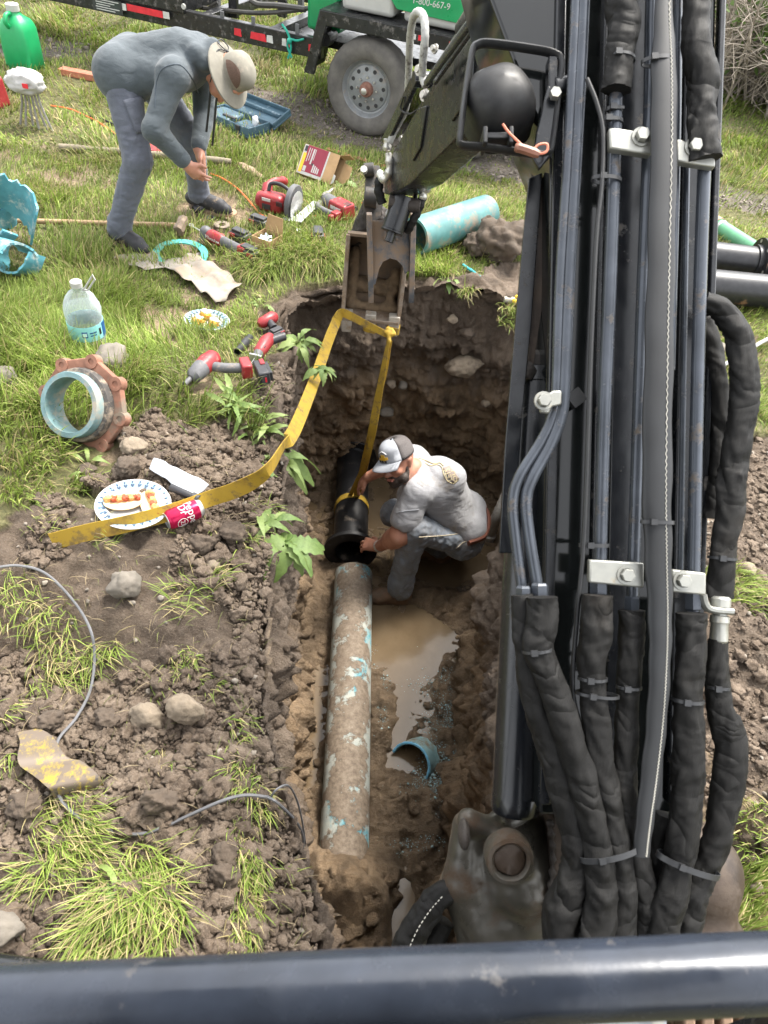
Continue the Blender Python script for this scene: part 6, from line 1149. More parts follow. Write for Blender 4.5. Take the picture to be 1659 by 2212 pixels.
# angle grinder
T, L = lay('angle_grinder', 'red and grey cordless angle grinder lying next to turquoise ring', 'grinder', (440, 520), (540, 566)); k = .42 / .40
b = MB(); b.tube([(.09, 0, .055), (.14, 0, .057), (.2, 0, .055), (.28, 0, .05), (.315, 0, .05)], [.036, .031, .028, .030, .036], 18); b.build('handle', GRB, T)
b = MB(); b.tube([(.05, 0, .056), (.07, 0, .056), (.15, 0, .056), (.165, 0, .056)], [.030, .04, .038, .03], 18, flat=.95); bd = b.build('body', RED, T); text('lettering', 'Milwaukee', .026, TAPW, bd, (.112, -.0385, .06), RM((1, 0, -.03), z=(0, -1, .15)))
b = MB(); b.lathe([(.0001, 0), (.036, 0), (.038, .02), (.034, .06), (.02, .075), (.0001, .078)], (.025, 0, .02), (0, 0, 1), 20); b.build('gear_head', GRB, T, 40)
b = MB(); b.lathe([(.0001, 0), (.05, 0), (.052, .012), (.03, .02), (.0001, .02)], (.02, 0, .0), (0, 0, 1), 30, fn=lambda i, a: 1 + .04 * math.sin(26 * a)); b.build('wire_wheel', TBK, T, 40)
b = MB(); b.box((.335, 0, .055), (.06, .075, .07)); b.build('battery_mount', RED, T, bevel=.01); battery(T, .375, 0, .02)
# circular saw
T, L = lay('circular_saw', 'red corded circular saw with black front handle and grey guard', 'saw', (590, 462), (650, 478)); 
b = MB(); b.box((-.01, .02, .07), (.17, .115, .115)); mo = b.build('motor', RED, T, bevel=.03, seg=3); b = MB(); b.lathe([(.0001, -.02), (.04, -.02), (.048, -.01), (.05, .02)], (-.1, .02, .07), (1, 0, 0), 20); b.build('end_cap', RED, mo, 35)
for k in range(5): b = MB(); b.box((.045 + .009 * k, -.0385, .09), (.0045, .004, .03)); b.build('vent', TBK, mo)
b = MB(); b.box((-.03, -.0385, .1), (.06, .003, .018)); b.build('name_label', TAPW, mo)
b = MB(); b.box((-.03, -.04, .055), (.06, .006, .035)); b.build('vent_plate', TBK, T, bevel=.002)
b = MB(); b.tube(sm([(-.08, .07, .09), (-.10, .13, .12), (-.09, .2, .125), (-.07, .27, .11), (-.08, .33, .08)], 6), [.036] * 6 + [.022] * 13 + [.03] * 6, 12); b.build('rear_handle', RED, T)
b = MB(); b.tube(sm([(-.05, .04, .125), (-.045, .06, .165), (.01, .06, .178), (.07, .05, .17), (.11, .04, .15)], 6), .012, 10); b.build('front_handle', TBK, T)
b = MB(); b.lathe([(.0001, -.018), (.108, -.018), (.114, -.012), (.114, .012), (.108, .018), (.0001, .018)], (.125, .05, .085), (1, 0, 0), 30); b.build('blade_guard', GRB, T, 35)
b = MB(); b.lathe([(.0001, -.0015), (.092, -.0015), (.095, 0), (.092, .0015), (.0001, .0015)], (.157, .03, .075), (1, 0, 0), 40, fn=lambda i, a: 1 + .02 * math.sin(24 * a)); b.build('blade', ALU, T, 30)
b = MB(); b.prism([(.10, -.10, .02), (.24, -.08, .03), (.25, .2, .05), (.19, .22, .05), (.17, -.02, .03), (.11, -.03, .02)], (0, 0, .006)); b.build('base_plate', ALU, T, bevel=.002)
# hammer drill
T, L = lay('hammer_drill', 'red and grey rotary hammer drill lying left of the bucket', 'drill', (700, 452), (775, 490))
b = MB(); b.box((.16, 0, .06), (.16, .12, .1), None, .9); hm = b.build('motor_housing', RED, T, bevel=.014, seg=3); b = MB(); b.box((.16, -.0585, .075), (.09, .003, .022)); b.build('name_label', TAPW, hm)
for k in range(5): b = MB(); b.box((.19 + .009 * k, -.0, .109), (.0045, .05, .004)); b.build('vent', TBK, hm)
b = MB(); b.tube([(-.02, .02, .06), (.0, .02, .06), (.05, .01, .06), (.1, 0, .06)], [.03, .045, .05, .052], 18); b.build('gear_case', GRB, T)
b = MB(); b.tube([(-.02, .02, .06), (-.05, .06, .065), (-.06, .09, .065)], [.028, .022, .018], 14); b.cyl((-.06, .09, .065), (-.08, .17, .07), .012, n=10); b.build('chuck', M('chuck_metal', (.3, .28, .26), .4, .5), T)
b = MB(); b.tube(sm([(.0, -.04, .05), (.03, -.09, .05), (.1, -.1, .05), (.18, -.09, .05)], 5), .022, 12); b.build('handle', GRB, T); b = MB(); b.box((.2, -.09, .05), (.05, .06, .06)); b.box((.2, -.13, .05), (.03, .05, .04)); b.build('trigger_block', RED, T, bevel=.006)
b = MB(); b.tube(sm([(.02, .07, .05), (.1, .09, .05), (.22, .08, .06)], 5), .016, 10); b.build('side_handle', TBK, T)
# impact wrench
T, L = lay('impact_wrench', 'red and grey cordless impact wrench lying by the leafy weed', 'wrench', (398, 838), (500, 838)); T.scale = (.86,) * 3; 
b = MB(); b.tube([(.035, .0, .05), (.05, .01, .052), (.09, .05, .055), (.11, .07, .057)], [.018, .036, .043, .042], 18); b.cyl((.0, -.035, .047), (.04, .005, .05), .012, n=12); b.build('anvil_housing', GRB, T)
b = MB(); b.tube([(.10, .06, .055), (.13, .09, .058), (.17, .125, .058), (.18, .135, .058)], [.043, .046, .042, .03], 18); b.build('motor_housing', RED, T)
b = MB(); b.tube(sm([(.14, .07, .055), (.19, .045, .052), (.25, .03, .05), (.28, .025, .05)], 5), .024, 12); b.build('handle', GRB, T); b = MB(); b.box((.30, .02, .05), (.05, .085, .075)); b.build('battery_mount', RED, T, bevel=.008); battery(T, .345, .01, .015, RM((0, 1, 0), z=(1, 0, .1)), s=.95)
# reciprocating saw and red drill
T, L = lay('reciprocating_saw', 'red compact reciprocating saw with blade pointing at the weeds', 'saw', (548, 795), (625, 735)); T.scale = (.8,) * 3; b = MB(); b.tube([(.07, 0, .05), (.09, 0, .05), (.2, 0, .055), (.26, 0, .05)], [.024, .036, .042, .03], 16); b.build('body', RED, T)
b = MB(); b.box((.15, -.025, .065), (.09, .004, .03)); b.build('name_plate', TBK, T); b = MB(); b.tube([(.03, 0, .05), (.08, 0, .05)], [.018, .03], 14); b.build('nose', GRB, T); b = MB(); b.box((.035, 0, .045), (.012, .075, .05)); b.build('shoe', ALU, T, bevel=.003)
b = MB(); b.prism([(.03, 0, .055), (-.12, 0, .05), (-.12, 0, .036), (.03, 0, .035)], (0, .002, 0)); b.build('blade', ALU, T); b = MB(); b.tube([(.2, 0, .05), (.27, -.04, .045), (.31, -.07, .045)], .026, 12); b.build('handle', TBK, T)
T, L = lay('cordless_driver', 'red and black cordless driver behind the reciprocating saw', 'driver', (560, 715), (605, 705)); T.scale = (.8,) * 3; b = MB(); b.tube([(0, 0, .045), (.02, 0, .05), (.12, 0, .055), (.14, 0, .05)], [.02, .036, .042, .03], 14); b.build('body', RED, T); b = MB(); b.tube([(.07, -.02, .05), (.05, -.09, .045)], .026, 12); b.build('handle', TBK, T); battery(T, .04, -.12, .0, RM((1, 0, 0), y=(0, 1, .0)), s=.8)
# sockets and washers
for a_, b_, r_, lab in (((513, 768), (540, 738), .021, 'black impact socket on soil near the red saw'), ((418, 462), (440, 458), .028, 'short black socket beside the far shoe'),):
    A, B = PG(*a_), PG(*b_); A.z += r_; B.z += r_; d = B - A; b = MB(); L = d.length; b.lathe([(r_ * .6, 0), (r_ * .8, 0), (r_ * .8, L * .45), (r_, L * .5), (r_, L), (r_ * .7, L), (r_ * .65, L * .7)], A, d, 20); b.lathe([(.0001, L * .7), (r_ * .66, L * .7)], A, d, 20); tag(b.build('impact_socket', TBK, None, 30), lab, 'socket')
for (x, y), ro, ri, mt, lab in (((455, 472), .03, .016, TBK, 'small black rubber washer on bare soil'), ((480, 487), .05, .022, M('brown_washer', (.2, .16, .12), .7, 0, .3), 'brown flat washer near the grinder'), ((492, 460), .06, .035, M('tan_ring', (.34, .2, .12), .7, 0, .3), 'tan ring on soil in front of the far shoe')):
    c = PG(x, y, .004); b = MB(); b.lathe([(ri, 0), (ro, 0), (ro, .008), (ri, .008)], c, (0, 0, 1), 28, closed=True); tag(b.build('washer', mt), lab, 'washer')
def wrench(a, c, lab, r=.006):
    A, B = PG(*a, .02), PG(*c, .02); d = (B - A).normalized(); s = d.cross(Vector((0, 0, 1))); b = MB(); b.tube([A, B], r, 8, flat=.6); b.lathe([(.008, -.005), (.019, -.005), (.019, .005), (.008, .005)], A, (0, 0, 1), 16, closed=True); b.prism([B + s * .012, B + d * .035 + s * .02, B + d * .035 + s * .008, B + d * .015, B + d * .035 - s * .008, B + d * .035 - s * .02, B - s * .012], (0, 0, .008)); o = b.build('spanner', ALU); tag(o, lab, 'wrench'); o['kind'] = 'thing'; del o['kind']; return o
wrench((412, 487), (436, 500), 'steel spanner behind the angle grinder'); wrench((645, 498), (680, 545), 'long steel spanner pointing at the trench grass', .007)
# sledge hammer, pole, boards
WOOD = M('ash_handle', (.36, .235, .125), .6, 0, .2, 30, .1, 80, .001); GRW = M('weathered_wood', (.19, .16, .11), .8, 0, .25, 24, .2, 80, .002); RWD = M('red_board', (.36, .13, .075), .8, 0, .3, 16, .2, 60, .002)
T, L = lay('sledge_hammer', 'sledge hammer with long wooden handle lying behind the near shoe', 'hammer', (40, 487), (392, 500)); b = MB(); b.tube([(x, .01 * math.sin(x * 2), .03) for x in np.linspace(0, L, 10)], [.015] * 7 + [.017, .019, .018], 12); b.build('handle', WOOD, T)
b = MB(); b.lathe([(.0001, -.085), (.03, -.085), (.036, -.075), (.036, -.03), (.032, -.02), (.032, .02), (.036, .03), (.036, .075), (.03, .085), (.0001, .085)], (L - .0, 0, .037), (.15, 1, .0), 8); b.build('head', M('rusty_hammer', (.2, .15, .11), .6, .4, .3, 20, .2, 80), T, 25)
T, L = lay('wooden_pole', 'weathered wooden pole on the grass behind the bending person', 'pole', (130, 325), (500, 362)); b = MB(); b.tube([(x, .01 * math.sin(x * 3), .025) for x in np.linspace(0, L, 12)], [.021 + .003 * math.sin(k * 2.1) for k in range(12)], 10); b.build('shaft', GRW, T)
def board(a, c, w, h, lab, mat=RWD):
    T, L = lay('board', lab, 'board', a, c); b = MB(); b.box((L / 2, 0, h / 2 + .01), (L, w, h)); o = b.build('plank', mat, T, bevel=.004)
board((134, 162), (260, 192), .09, .05, 'reddish timber block behind the bending person near the green jug'); board((706, 325), (850, 366), .05, .012, 'thin reddish board in grass behind the printed carton')
b = MB(); A, B = PG(515, 352, .03), PG(570, 385, .03); p_ = [A.lerp(B, k / 8) for k in range(9)]; b.tube(p_, [.012, .03, .034, .03, .034, .03, .026, .02, .01], 9, flat=.6, fn=lambda i, a: 1 + .2 * math.sin(3 * a + i * 1.7)); tag(b.build('bark_piece', M('bark', (.25, .18, .115), .9, 0, .4, 14, .5, 40, .01)), 'rough piece of split wood in grass behind the saw', 'wood')
b = MB(); A, B = gz(1040, 510, .09), gz(1015, 547, .01); b.tube(sm([A, A.lerp(B, .5) + Vector((.01, 0, .02)), B], 4), [.006, .008, .009, .01, .01, .011, .011, .012, .012], 7); tag(b.build('stick_branch', GRW), 'short dry stick leaning on the dark soil clod', 'stick')
# red tray and red bag, white bag with stakes, jug, tool case, cartons
T, L = lay('red_tray', 'red plastic tray behind the legs of the bending person', 'tray', (322, 330), (372, 342)); b = MB(); b.prism([(-.06, -.05, 0), (.14, -.06, 0), (.16, .1, 0), (-.05, .09, 0)], (0, 0, .05)); b.build('shell', RED, T, bevel=.008)
T, L = lay('red_tool_bag', 'red tool bag cut off by the left edge of the picture', 'bag', (-8, 236), (10, 240));
b = MB(); b.box((0, 0, .12), (.16, .2, .22), None, .85); b.build('pouch', RED, T, bevel=.03, seg=3); b = MB(); b.box((-.01, -.09, .06), (.1, .05, .1)); b.build('pocket', TBK, T, bevel=.015)
BAG = M('white_bag', (.38, .37, .36), .7, 0, .1, 20); c = PG(75, 275); T = thing('stake_bundle', 'white plastic bag tied over a bundle of steel stakes', 'stakes', c); STE = M('grey_stake', (.23, .215, .2), .6, .3, .3, 30)
for k in range(6): x_ = -.1 + .045 * k; b = MB(); b.tube([c + Vector((x_ * 1.2, -.02 * (k % 2), -.03)), c + Vector((x_ * .6, .02, .16)), c + Vector((x_ * .5, .03, .26))], .008, 6); b.build('stake', STE, T, wc=True)
V_, F_ = I4 * 1.0, F4; V_ = V_ * (1 + .22 * billow(V_ * 2.2, 3, 6) * .6)[:, None] * np.array([.13, .09, .075]) + np.array([0, .02, .30]); link('bag', npmesh('bag', V_, F_), BAG, T); b = MB(); b.box((.04, -.072, .30), (.04, .004, .03)); b.build('print', TAPR, T)
# green jug
JUG = M('green_jug', (.01, .30, .10), .42, 0, .12, 6, .04, 20, .004); T, L = lay('utility_jug', 'tall square green fluid jug with white cap at top left', 'jug', (58, 150), (100, 158)); S_ = .47
b = MB(); R_ = []
for z_, w_, d_ in ((0, .115, .115), (.012, .128, .128), (.20, .128, .128), (.30, .126, .126), (.335, .118, .118), (.37, .10, .10), (.40, .066, .066), (.415, .05, .05), (.43, .046, .046)):
    ring = []
    for k in range(32):
        a_ = 2 * math.pi * k / 32; e_ = 4.5 if z_ < .38 else 2; rr_ = (abs(math.cos(a_)) ** e_ + abs(math.sin(a_)) ** e_) ** (-1 / e_); gx = 1.0
        if .29 < z_ < .41 and math.sin(a_) < -.2: gx = .93
        ring.append((rr_ * w_ * math.cos(a_) * gx, rr_ * d_ * math.sin(a_) * gx, z_))
    R_.append(ring)
b.rings(R_); jg = b.build('body', JUG, T, 50); b = MB(); b.tube(sm([(.0, -.10, .33), (.0, -.135, .37), (.0, -.11, .415), (0, -.05, .42)], 5), .018, 10); b.build('handle', JUG, T)
b = MB(); b.lathe([(.05, .43), (.053, .43), (.053, .475), (.048, .48), (.0001, .48)], (0, 0, 0), (0, 0, 1), 28, fn=lambda i, a: 1 + .012 * math.sin(20 * a)); b.build('cap', WPL, T, 40)
# open tool case
CASE = M('blue_case', (.05, .10, .135), .5, 0, .2, 10, .06, 40, .003, dirt=.15, dcol=(.3, .36, .4), dsc=16); T, L = lay('tool_case', 'open dark blue plastic tool case with moulded tray on grass', 'tool case', (465, 258), (600, 318))
def tray(x0, x1, y0, y1, z0, h, tilt, name):
    b = MB(); w = .012; R = Matrix.Rotation(tilt, 3, 'X'); piv = Vector((0, y0, z0))
    def q(x, y, z): return tuple(piv + R @ (Vector((x, y, z)) - Vector((0, y0, 0))))
    def bx_(xa, xb, ya, yb, za, zb): b.add([q(x, y, z) for z in (za, zb) for y in (ya, yb) for x in (xa, xb)], [(0, 2, 3, 1), (4, 5, 7, 6), (0, 1, 5, 4), (2, 6, 7, 3), (0, 4, 6, 2), (1, 3, 7, 5)])
    bx_(x0, x1, y0, y1, 0, .02)
    for a in ((x0, x1, y0, y0 + w), (x0, x1, y1 - w, y1), (x0, x0 + w, y0 + w, y1 - w), (x1 - w, x1, y0 + w, y1 - w)): bx_(*a, .02, h)
    return b.build(name, CASE, T, bevel=.006), q
l_, q = tray(-.05, .5, -.1, .16, 0, .085, 0, 'lower_shell')
b = MB(); b.box((.10, .03, .05), (.26, .22, .05)); b.build('moulded_insert', CASE, l_, bevel=.02, seg=3); b = MB(); b.box((.36, .05, .04), (.2, .14, .03)); b.build('moulded_insert', CASE, l_, bevel=.012, seg=2); b = MB(); b.box((.2, -.02, .082), (.14, .03, .012)); b.build('handle_slot', TBK, l_, bevel=.004)
u_, q = tray(-.02, .53, .17, .40, .02, .06, .35, 'lid'); b = MB(); b.box((.25, .29, .10), (.48, .03, .03)); b.build('lid_rib', CASE, u_, bevel=.006)
for x in (.08, .38): b = MB(); b.box((x, -.105, .06), (.045, .012, .04)); b.build('latch', WPL if x < .2 else TBK, l_, bevel=.003)
b = MB(); V_ = I3 * (1 + .3 * fbm(I3 * 2, 2, 3))[:, None] * np.array([.03, .02, .045]) + np.array([.44, .04, .1]); o = link('plastic_scrap', npmesh('plastic_scrap', V_, F3), M('clear_wrap', (.7, .72, .74), .3), T)
# printed carton
CARD = M('cardboard', (.36, .23, .115), .85, 0, .12, 20, .08, 120, .001); CRD2 = M('box_red', (.22, .014, .035), .5, 0, .1, 12); WBX = M('box_white', (.42, .42, .4), .6, 0, .05, 12); YBX = M('box_yellow', (.75, .42, .02), .5)
T, L = lay('printed_carton', 'open carton with red, white and yellow print lying on grass', 'box', (640, 385), (728, 413), None, .045); R_ = Matrix.Rotation(-.6, 3, 'X'); L = .30; Hh = .20
def cb(x, y, z): return tuple(R_ @ Vector((x, y, z)))
b = MB()
for x0, x1, y0, y1, z0, z1 in ((0, L, 0, .004, 0, Hh), (0, L, .086, .09, 0, Hh), (0, L, 0, .09, -.002, .003), (0, L, 0, .09, Hh - .003, Hh + .002), (-.004, .002, 0, .09, 0, Hh)): b.add([cb(x, y, z) for z in (z0, z1) for y in (y0, y1) for x in (x0, x1)], [(0, 2, 3, 1), (4, 5, 7, 6), (0, 1, 5, 4), (2, 6, 7, 3), (0, 4, 6, 2), (1, 3, 7, 5)])
bx0 = b.build('carton', CARD, T)
def prt(x0, x1, z0, z1, mat, d=.0012, nm='print'): b = MB(); b.prism([cb(x, -.0002, z) for x, z in ((x0, z0), (x1, z0), (x1, z1), (x0, z1))], tuple(R_ @ Vector((0, -d, 0)))); return b.build(nm, mat, bx0)
prt(0, L * .72, .0, Hh, WBX, .0008, 'white_print'); prt(.03, L * .68, .02, Hh, CRD2, .0014, 'red_print'); prt(.008, .034, .01, Hh * .72, YBX, .0018, 'yellow_print'); prt(.04, .064, .024, .06, WBX, .002, 'barcode')
for k in range(4): prt(.115 + .016 * k, .125 + .016 * k, .03, .085 - .006 * k, WBX, .002)
prt(.1, .114, .075, .09, TBK, .002); tr_ = R_ @ RM((0, 0, -1), z=(0, -1, 0)) if False else R_ @ RM((0, 0, 1), z=(0, -1, 0))
for k, (w_, z0_) in enumerate(((.006, .09), (.005, .1), (.012, .08), (.005, .11))): prt(.046 + .018 * k, .046 + .018 * k + w_, z0_, .185, WBX, .002, 'print_line')
prt(.008, .03, .155, .192, TBK, .002); b = MB(); b.prism([cb(L, y, z) for y, z in ((0, Hh), (.09, Hh), (.09, Hh + .002), (0, Hh + .002))], tuple(R_ @ Vector((.07, 0, .02)))); b.build('flap', CARD, bx0); b = MB(); b.prism([cb(L, .086, z) for z in (.02, Hh - .02)] + [cb(L + .06, .11, Hh - .03), cb(L + .06, .11, .03)], tuple(R_ @ Vector((0, .003, 0)))); b.build('flap', CARD, bx0); b = MB(); b.prism([cb(L, .0, z) for z in (0, .07)] + [cb(L + .03, -.02, .06), cb(L + .03, -.02, .01)], tuple(R_ @ Vector((0, .003, 0)))); b.build('flap', WBX, bx0)
# small open box of bolts
T, L = lay('bolt_box', 'small open cardboard box full of zinc bolts', 'box', (545, 548), (590, 566)); w, d, h = .13, .13, .115; b = MB()
for c_, s_ in (((w / 2, d / 2, .002), (w, d, .004)), ((w / 2, .002, h / 2), (w, .004, h)), ((w / 2, d - .002, h / 2), (w, .004, h)), ((.002, d / 2, h / 2), (.004, d - .008, h)), ((w - .002, d / 2, h / 2), (.004, d - .008, h))): b.box(c_, s_)
bx0 = b.build('box', CARD, T); b = MB(); b.prism([(0, d, h), (w, d, h), (w - .01, d + .02, h + .085), (.01, d + .02, h + .085)], (0, .003, 0)); b.build('lid', CARD, bx0, bevel=.001); b = MB(); b.box((w / 2, d / 2, h * .55), (w - .01, d - .01, .002)); b.build('divider', TBK, bx0); b = MB()
for k in range(16):
    c = Vector((.03 + rnd.random() * (w - .06), .03 + rnd.random() * (d - .06), h * .68 + rnd.random() * .02)); a_ = rnd.random() * 6.28; dd = Vector((math.cos(a_), math.sin(a_), rnd.uniform(-.3, .3))).normalized(); s = MB(); s.cyl(c - dd * .028, c + dd * .02, .0055, n=8); s.lathe([(.0001, .03), (.010, .03), (.010, .02), (.0055, .02)], c, dd, 6); o = s.build('bolt', M('zinc_bolt', (.62, .68, .74), .28, .85, .1), bx0, 30)
# water bottle
T, L = lay('water_bottle', 'large clear plastic water bottle with turquoise label in the grass', 'bottle', (197, 752), (240, 752)); ch_ = .305
PET = NT('clear_pet'); PET.set(Base_Color=(.6, .66, .68), Roughness=.08); _t = PET.n('BsdfTransparent'); _t.inputs[0].default_value = (.95, .97, .97, 1); _m = PET.n('MixShader'); _lw = PET.n('LayerWeight'); _lw.inputs[0].default_value = .35; PET.l(PET.mul(PET.mul(_lw.outputs['Facing'], .75), .12, 'ADD'), _m.inputs[0]); PET.l(_t.outputs[0], _m.inputs[1]); PET.l(PET.b.outputs[0], _m.inputs[2]); PET.l(_m.outputs[0], PET.out.inputs['Surface']); PET = PET.m; WAT = NT('bottle_water'); WAT.set(Base_Color=(.45, .5, .5), Roughness=.02); _t = WAT.n('BsdfTransparent'); _t.inputs[0].default_value = (.9, .95, .95, 1); _m = WAT.n('MixShader'); _m.inputs[0].default_value = .18; WAT.l(_t.outputs[0], _m.inputs[1]); WAT.l(WAT.b.outputs[0], _m.inputs[2]); WAT.l(_m.outputs[0], WAT.out.inputs['Surface']); WAT = WAT.m
pf = [(.0005, .006), (.05, .0), (.066, .004), (.074, .02), (.070, .032), (.074, .05), (.0745, .07), (.0745, .145), (.074, .155), (.0765, .165), (.077, .19), (.073, .215), (.062, .243), (.045, .265), (.026, .28), (.020, .288), (.020, .302)]
fnb = lambda i, a: 1 + (.022 * math.sin(9 * a + i * 1.3) if 8 <= i <= 13 else (.02 * math.sin(10 * a) if i in (2, 3) else 0)); b = MB(); b.lathe(pf, (0, 0, .005), (0, 0, 1), 60, fn=fnb); bt = b.build('shell', PET, T, 60)
b = MB(); b.lathe([(.0005, .01), (.06, .008), (.069, .03), (.0715, .06), (.0715, .14), (.072, .17), (.07, .2), (.069, .205), (.0005, .205)], (0, 0, .005), (0, 0, 1), 40); b.build('water', WAT, T, 50)
LBL = M('aqua_label', (.30, .68, .68), .4, 0, .06, 20); b = MB(); b.lathe([(.0752, .073), (.0757, .073), (.0757, .143), (.0752, .143)], (0, 0, .005), (0, 0, 1), 60, closed=True); lb = b.build('label', LBL, T, 50); NAV = M('navy_print', (.01, .08, .25), .5)
def cyltext(name, body, size, mat, parent, r, z0, a0, zaxis=True):
    o = text(name, body, size, mat, parent, (0, 0, 0), Matrix.Identity(3), .0002); o.matrix_local = Matrix.Identity(4)
    for v in o.data.vertices: a = a0 + v.co.x / r; z_ = z0 + v.co.y; k = r + v.co.z + .0004; v.co = (k * math.cos(a), k * math.sin(a), z_)
    return o
hb = T.rotation_euler.z; vd = math.atan2(O.y - T.location.y, O.x - T.location.x) - hb
def cylpatch(name, mat, parent, r, a0, a1, z0, z1, n=8): b = MB(); b.rings([[(r * math.cos(a), r * math.sin(a), z0), ((r + .0006) * math.cos(a), (r + .0006) * math.sin(a), z0), ((r + .0006) * math.cos(a), (r + .0006) * math.sin(a), z1), (r * math.cos(a), r * math.sin(a), z1)] for a in [a0 + (a1 - a0) * k / n for k in range(n + 1)]]); return b.build(name, mat, parent)
cylpatch('print', NAV, lb, .0758, vd - .32, vd - .02, .10, .128); cylpatch('print', M('pale_print', (.55, .8, .8), .5), lb, .0763, vd - .28, vd - .06, .106, .122); cylpatch('print_line', NAV, lb, .0758, vd + .1, vd + .5, .116, .122); cylpatch('print_line', NAV, lb, .0758, vd + .12, vd + .48, .104, .109); cylpatch('barcode', TBK, lb, .0758, vd + .68, vd + .84, .1, .13); cylpatch('print', NAV, lb, .0758, vd + .95, vd + 2.4, .079, .146)
b = MB(); b.lathe([(.021, .297), (.024, .297), (.024, .318), (.022, .32), (.0001, .32)], (0, 0, .005), (0, 0, 1), 24, fn=lambda i, a: 1 + .02 * math.sin(24 * a)); b.build('cap', WPL, T, 40); b = MB(); hd_ = Vector((math.cos(-hb), math.sin(-hb), 0)); b.tube([Vector((0, 0, .29)) + hd_ * .022, Vector((0, 0, .30)) + hd_ * .035, Vector((0, 0, .35)) + hd_ * .07, Vector((0, 0, .365)) + hd_ * .078, Vector((0, 0, .345)) + hd_ * .085, Vector((0, 0, .29)) + hd_ * .045, Vector((0, 0, .285)) + hd_ * .022], .004, 8); b.build('handle', WPL, T)
# soda can
T, L = lay('soda_can', 'crimson soda can lying on the soil beside the plate', 'can', (362, 1141), (442, 1128), None, .033); CAN = M('can_red', (.36, .005, .05), .22, .45, .1, 30, rvar=.04)
b = MB(); b.lathe([(.026, .002), (.030, .006), (.033, .012), (.033, .104), (.0325, .107)], (0, 0, 0), (1, 0, 0), 40); cn = b.build('body', CAN, T, 50); b = MB(); b.lathe([(.0325, .107), (.0275, .116), (.0265, .118), (.0275, .12), (.0265, .122), (.025, .118), (.0001, .117)], (0, 0, 0), (1, 0, 0), 40); b.build('lid', ALU, T, 40); b = MB(); b.lathe([(.0001, .005), (.02, .004), (.025, .0), (.026, .002)], (0, 0, 0), (1, 0, 0), 40); b.build('base', ALU, T, 40)
def canpt(o, ang, x0):
    for v in o.data.vertices: a = ang - v.co.x / .033; xx = x0 + v.co.y; k = .0335 + v.co.z; v.co = (xx, -k * math.cos(a), k * math.sin(a))
for tx, sz_, an_, x0 in (('Pepper', .036, .55, .078), ('Dr', .034, 1.35, .055), ('23', .022, -.05, .042)):
    o = text('lettering', tx, sz_, TAPW, cn, (0, 0, 0), Matrix.Identity(3), .0002); o.matrix_local = Matrix.Identity(4); canpt(o, an_, x0)
b = MB(); b.tube([(.042 + .017 * math.cos(a), -.0337 * math.cos(-.05 - .017 * math.sin(a) / .033), .0337 * math.sin(-.05 - .017 * math.sin(a) / .033)) for a in [2 * math.pi * k / 24 for k in range(24)]], .0009, 4, closed=True); b.build('ring_print', TAPW, cn)
# paper plates with food
PLT = M('paper_plate', (.42, .42, .415), .7, 0, .04, 20); RIMB = M('plate_rim_blue', (.24, .36, .46), .7, 0, .06, 20); LEAFP = M('plate_leaf_print', (.03, .055, .10), .7); CORN = M('corn_bread', (.62, .34, .12), .8, 0, .25, 40, .3, 120, .002); FIL = M('filling_red', (.45, .08, .03), .6, 0, .4, 60); DOL = M('sour_cream', (.8, .72, .6), .5); EGG = M('orange_crumb', (.72, .30, .03), .6, 0, .3, 60, .3, 90, .003)
def plate(px, py, r, label, tilt):
    c = PG(px, py); aa = np.linspace(0, 6.28, 16); h = gheight(np.r_[c.x + r * .9 * np.cos(aa), c.x + r * .5 * np.cos(aa)], np.r_[c.y + r * .9 * np.sin(aa), c.y + r * .5 * np.sin(aa)])[0]; c = P(px, py, float(np.quantile(h, .85)) + .008); T = thing('paper_plate', label, 'plate', c, tilt, 'paper plates with food'); k = r
    b = MB(); b.lathe([(.0005, 0), (.62 * k, 0), (.70 * k, .012), (.96 * k, .02), (k, .018), (k, .016), (.70 * k, .009), (.62 * k, -.003), (.0005, -.003)], (0, 0, 0), (0, 0, 1), 48); b.build('dish', PLT, T, 40); b = MB(); b.lathe([(.715 * k, .0132), (.95 * k, .0205), (.95 * k, .0212), (.715 * k, .0140)], (0, 0, 0), (0, 0, 1), 48, closed=True); rm = b.build('rim_print', RIMB, T, 40); b = MB()
    for j in range(26):
        a_ = 2 * math.pi * j / 26
        for o_, ro in ((-.3, .78), (.3, .78), (0, .88)):
            q = Vector((math.cos(a_ + o_ * .11) * ro * k, math.sin(a_ + o_ * .11) * ro * k, .0155 + (ro - .74) * .028)); e = Vector((math.cos(a_ + o_), math.sin(a_ + o_), .03)) * .07 * k; s = Vector((-math.sin(a_ + o_), math.cos(a_ + o_), 0)) * .03 * k; b.prism([q - e, q + s, q + e, q - s], (0, 0, .0008))
    o = b.build('leaf_print', LEAFP, rm); o['kind'] = 'stuff'; return T
def lump(T, c, r, mat, name, seed, amp=.25, R=None):
    V_ = I3 * (1 + amp * fbm(I3 * 2.2 + seed, 3, seed))[:, None] * np.array(r)
    if R is not None: V_ = V_ @ np.array(R).T
    return link(name, npmesh(name, V_ + np.array(c), F3), mat, T)
T = plate(447, 697, .118, 'blue rimmed paper plate with three orange pastries near the trench', (-.10, .05, 0))
for k, (x, y) in enumerate(((-.02, .045), (-.035, -.04), (.045, -.035))): lump(T, (x, y, .018), (.03, .028, .022), EGG, 'pastry', k + 3, .3); lump(T, (x, y + .004, .036), (.024, .02, .012), DOL, 'topping', k + 13, .3)
T = plate(289, 1096, .118, 'blue rimmed paper plate with two filled tortillas under the strap', (-.06, .05, 0))
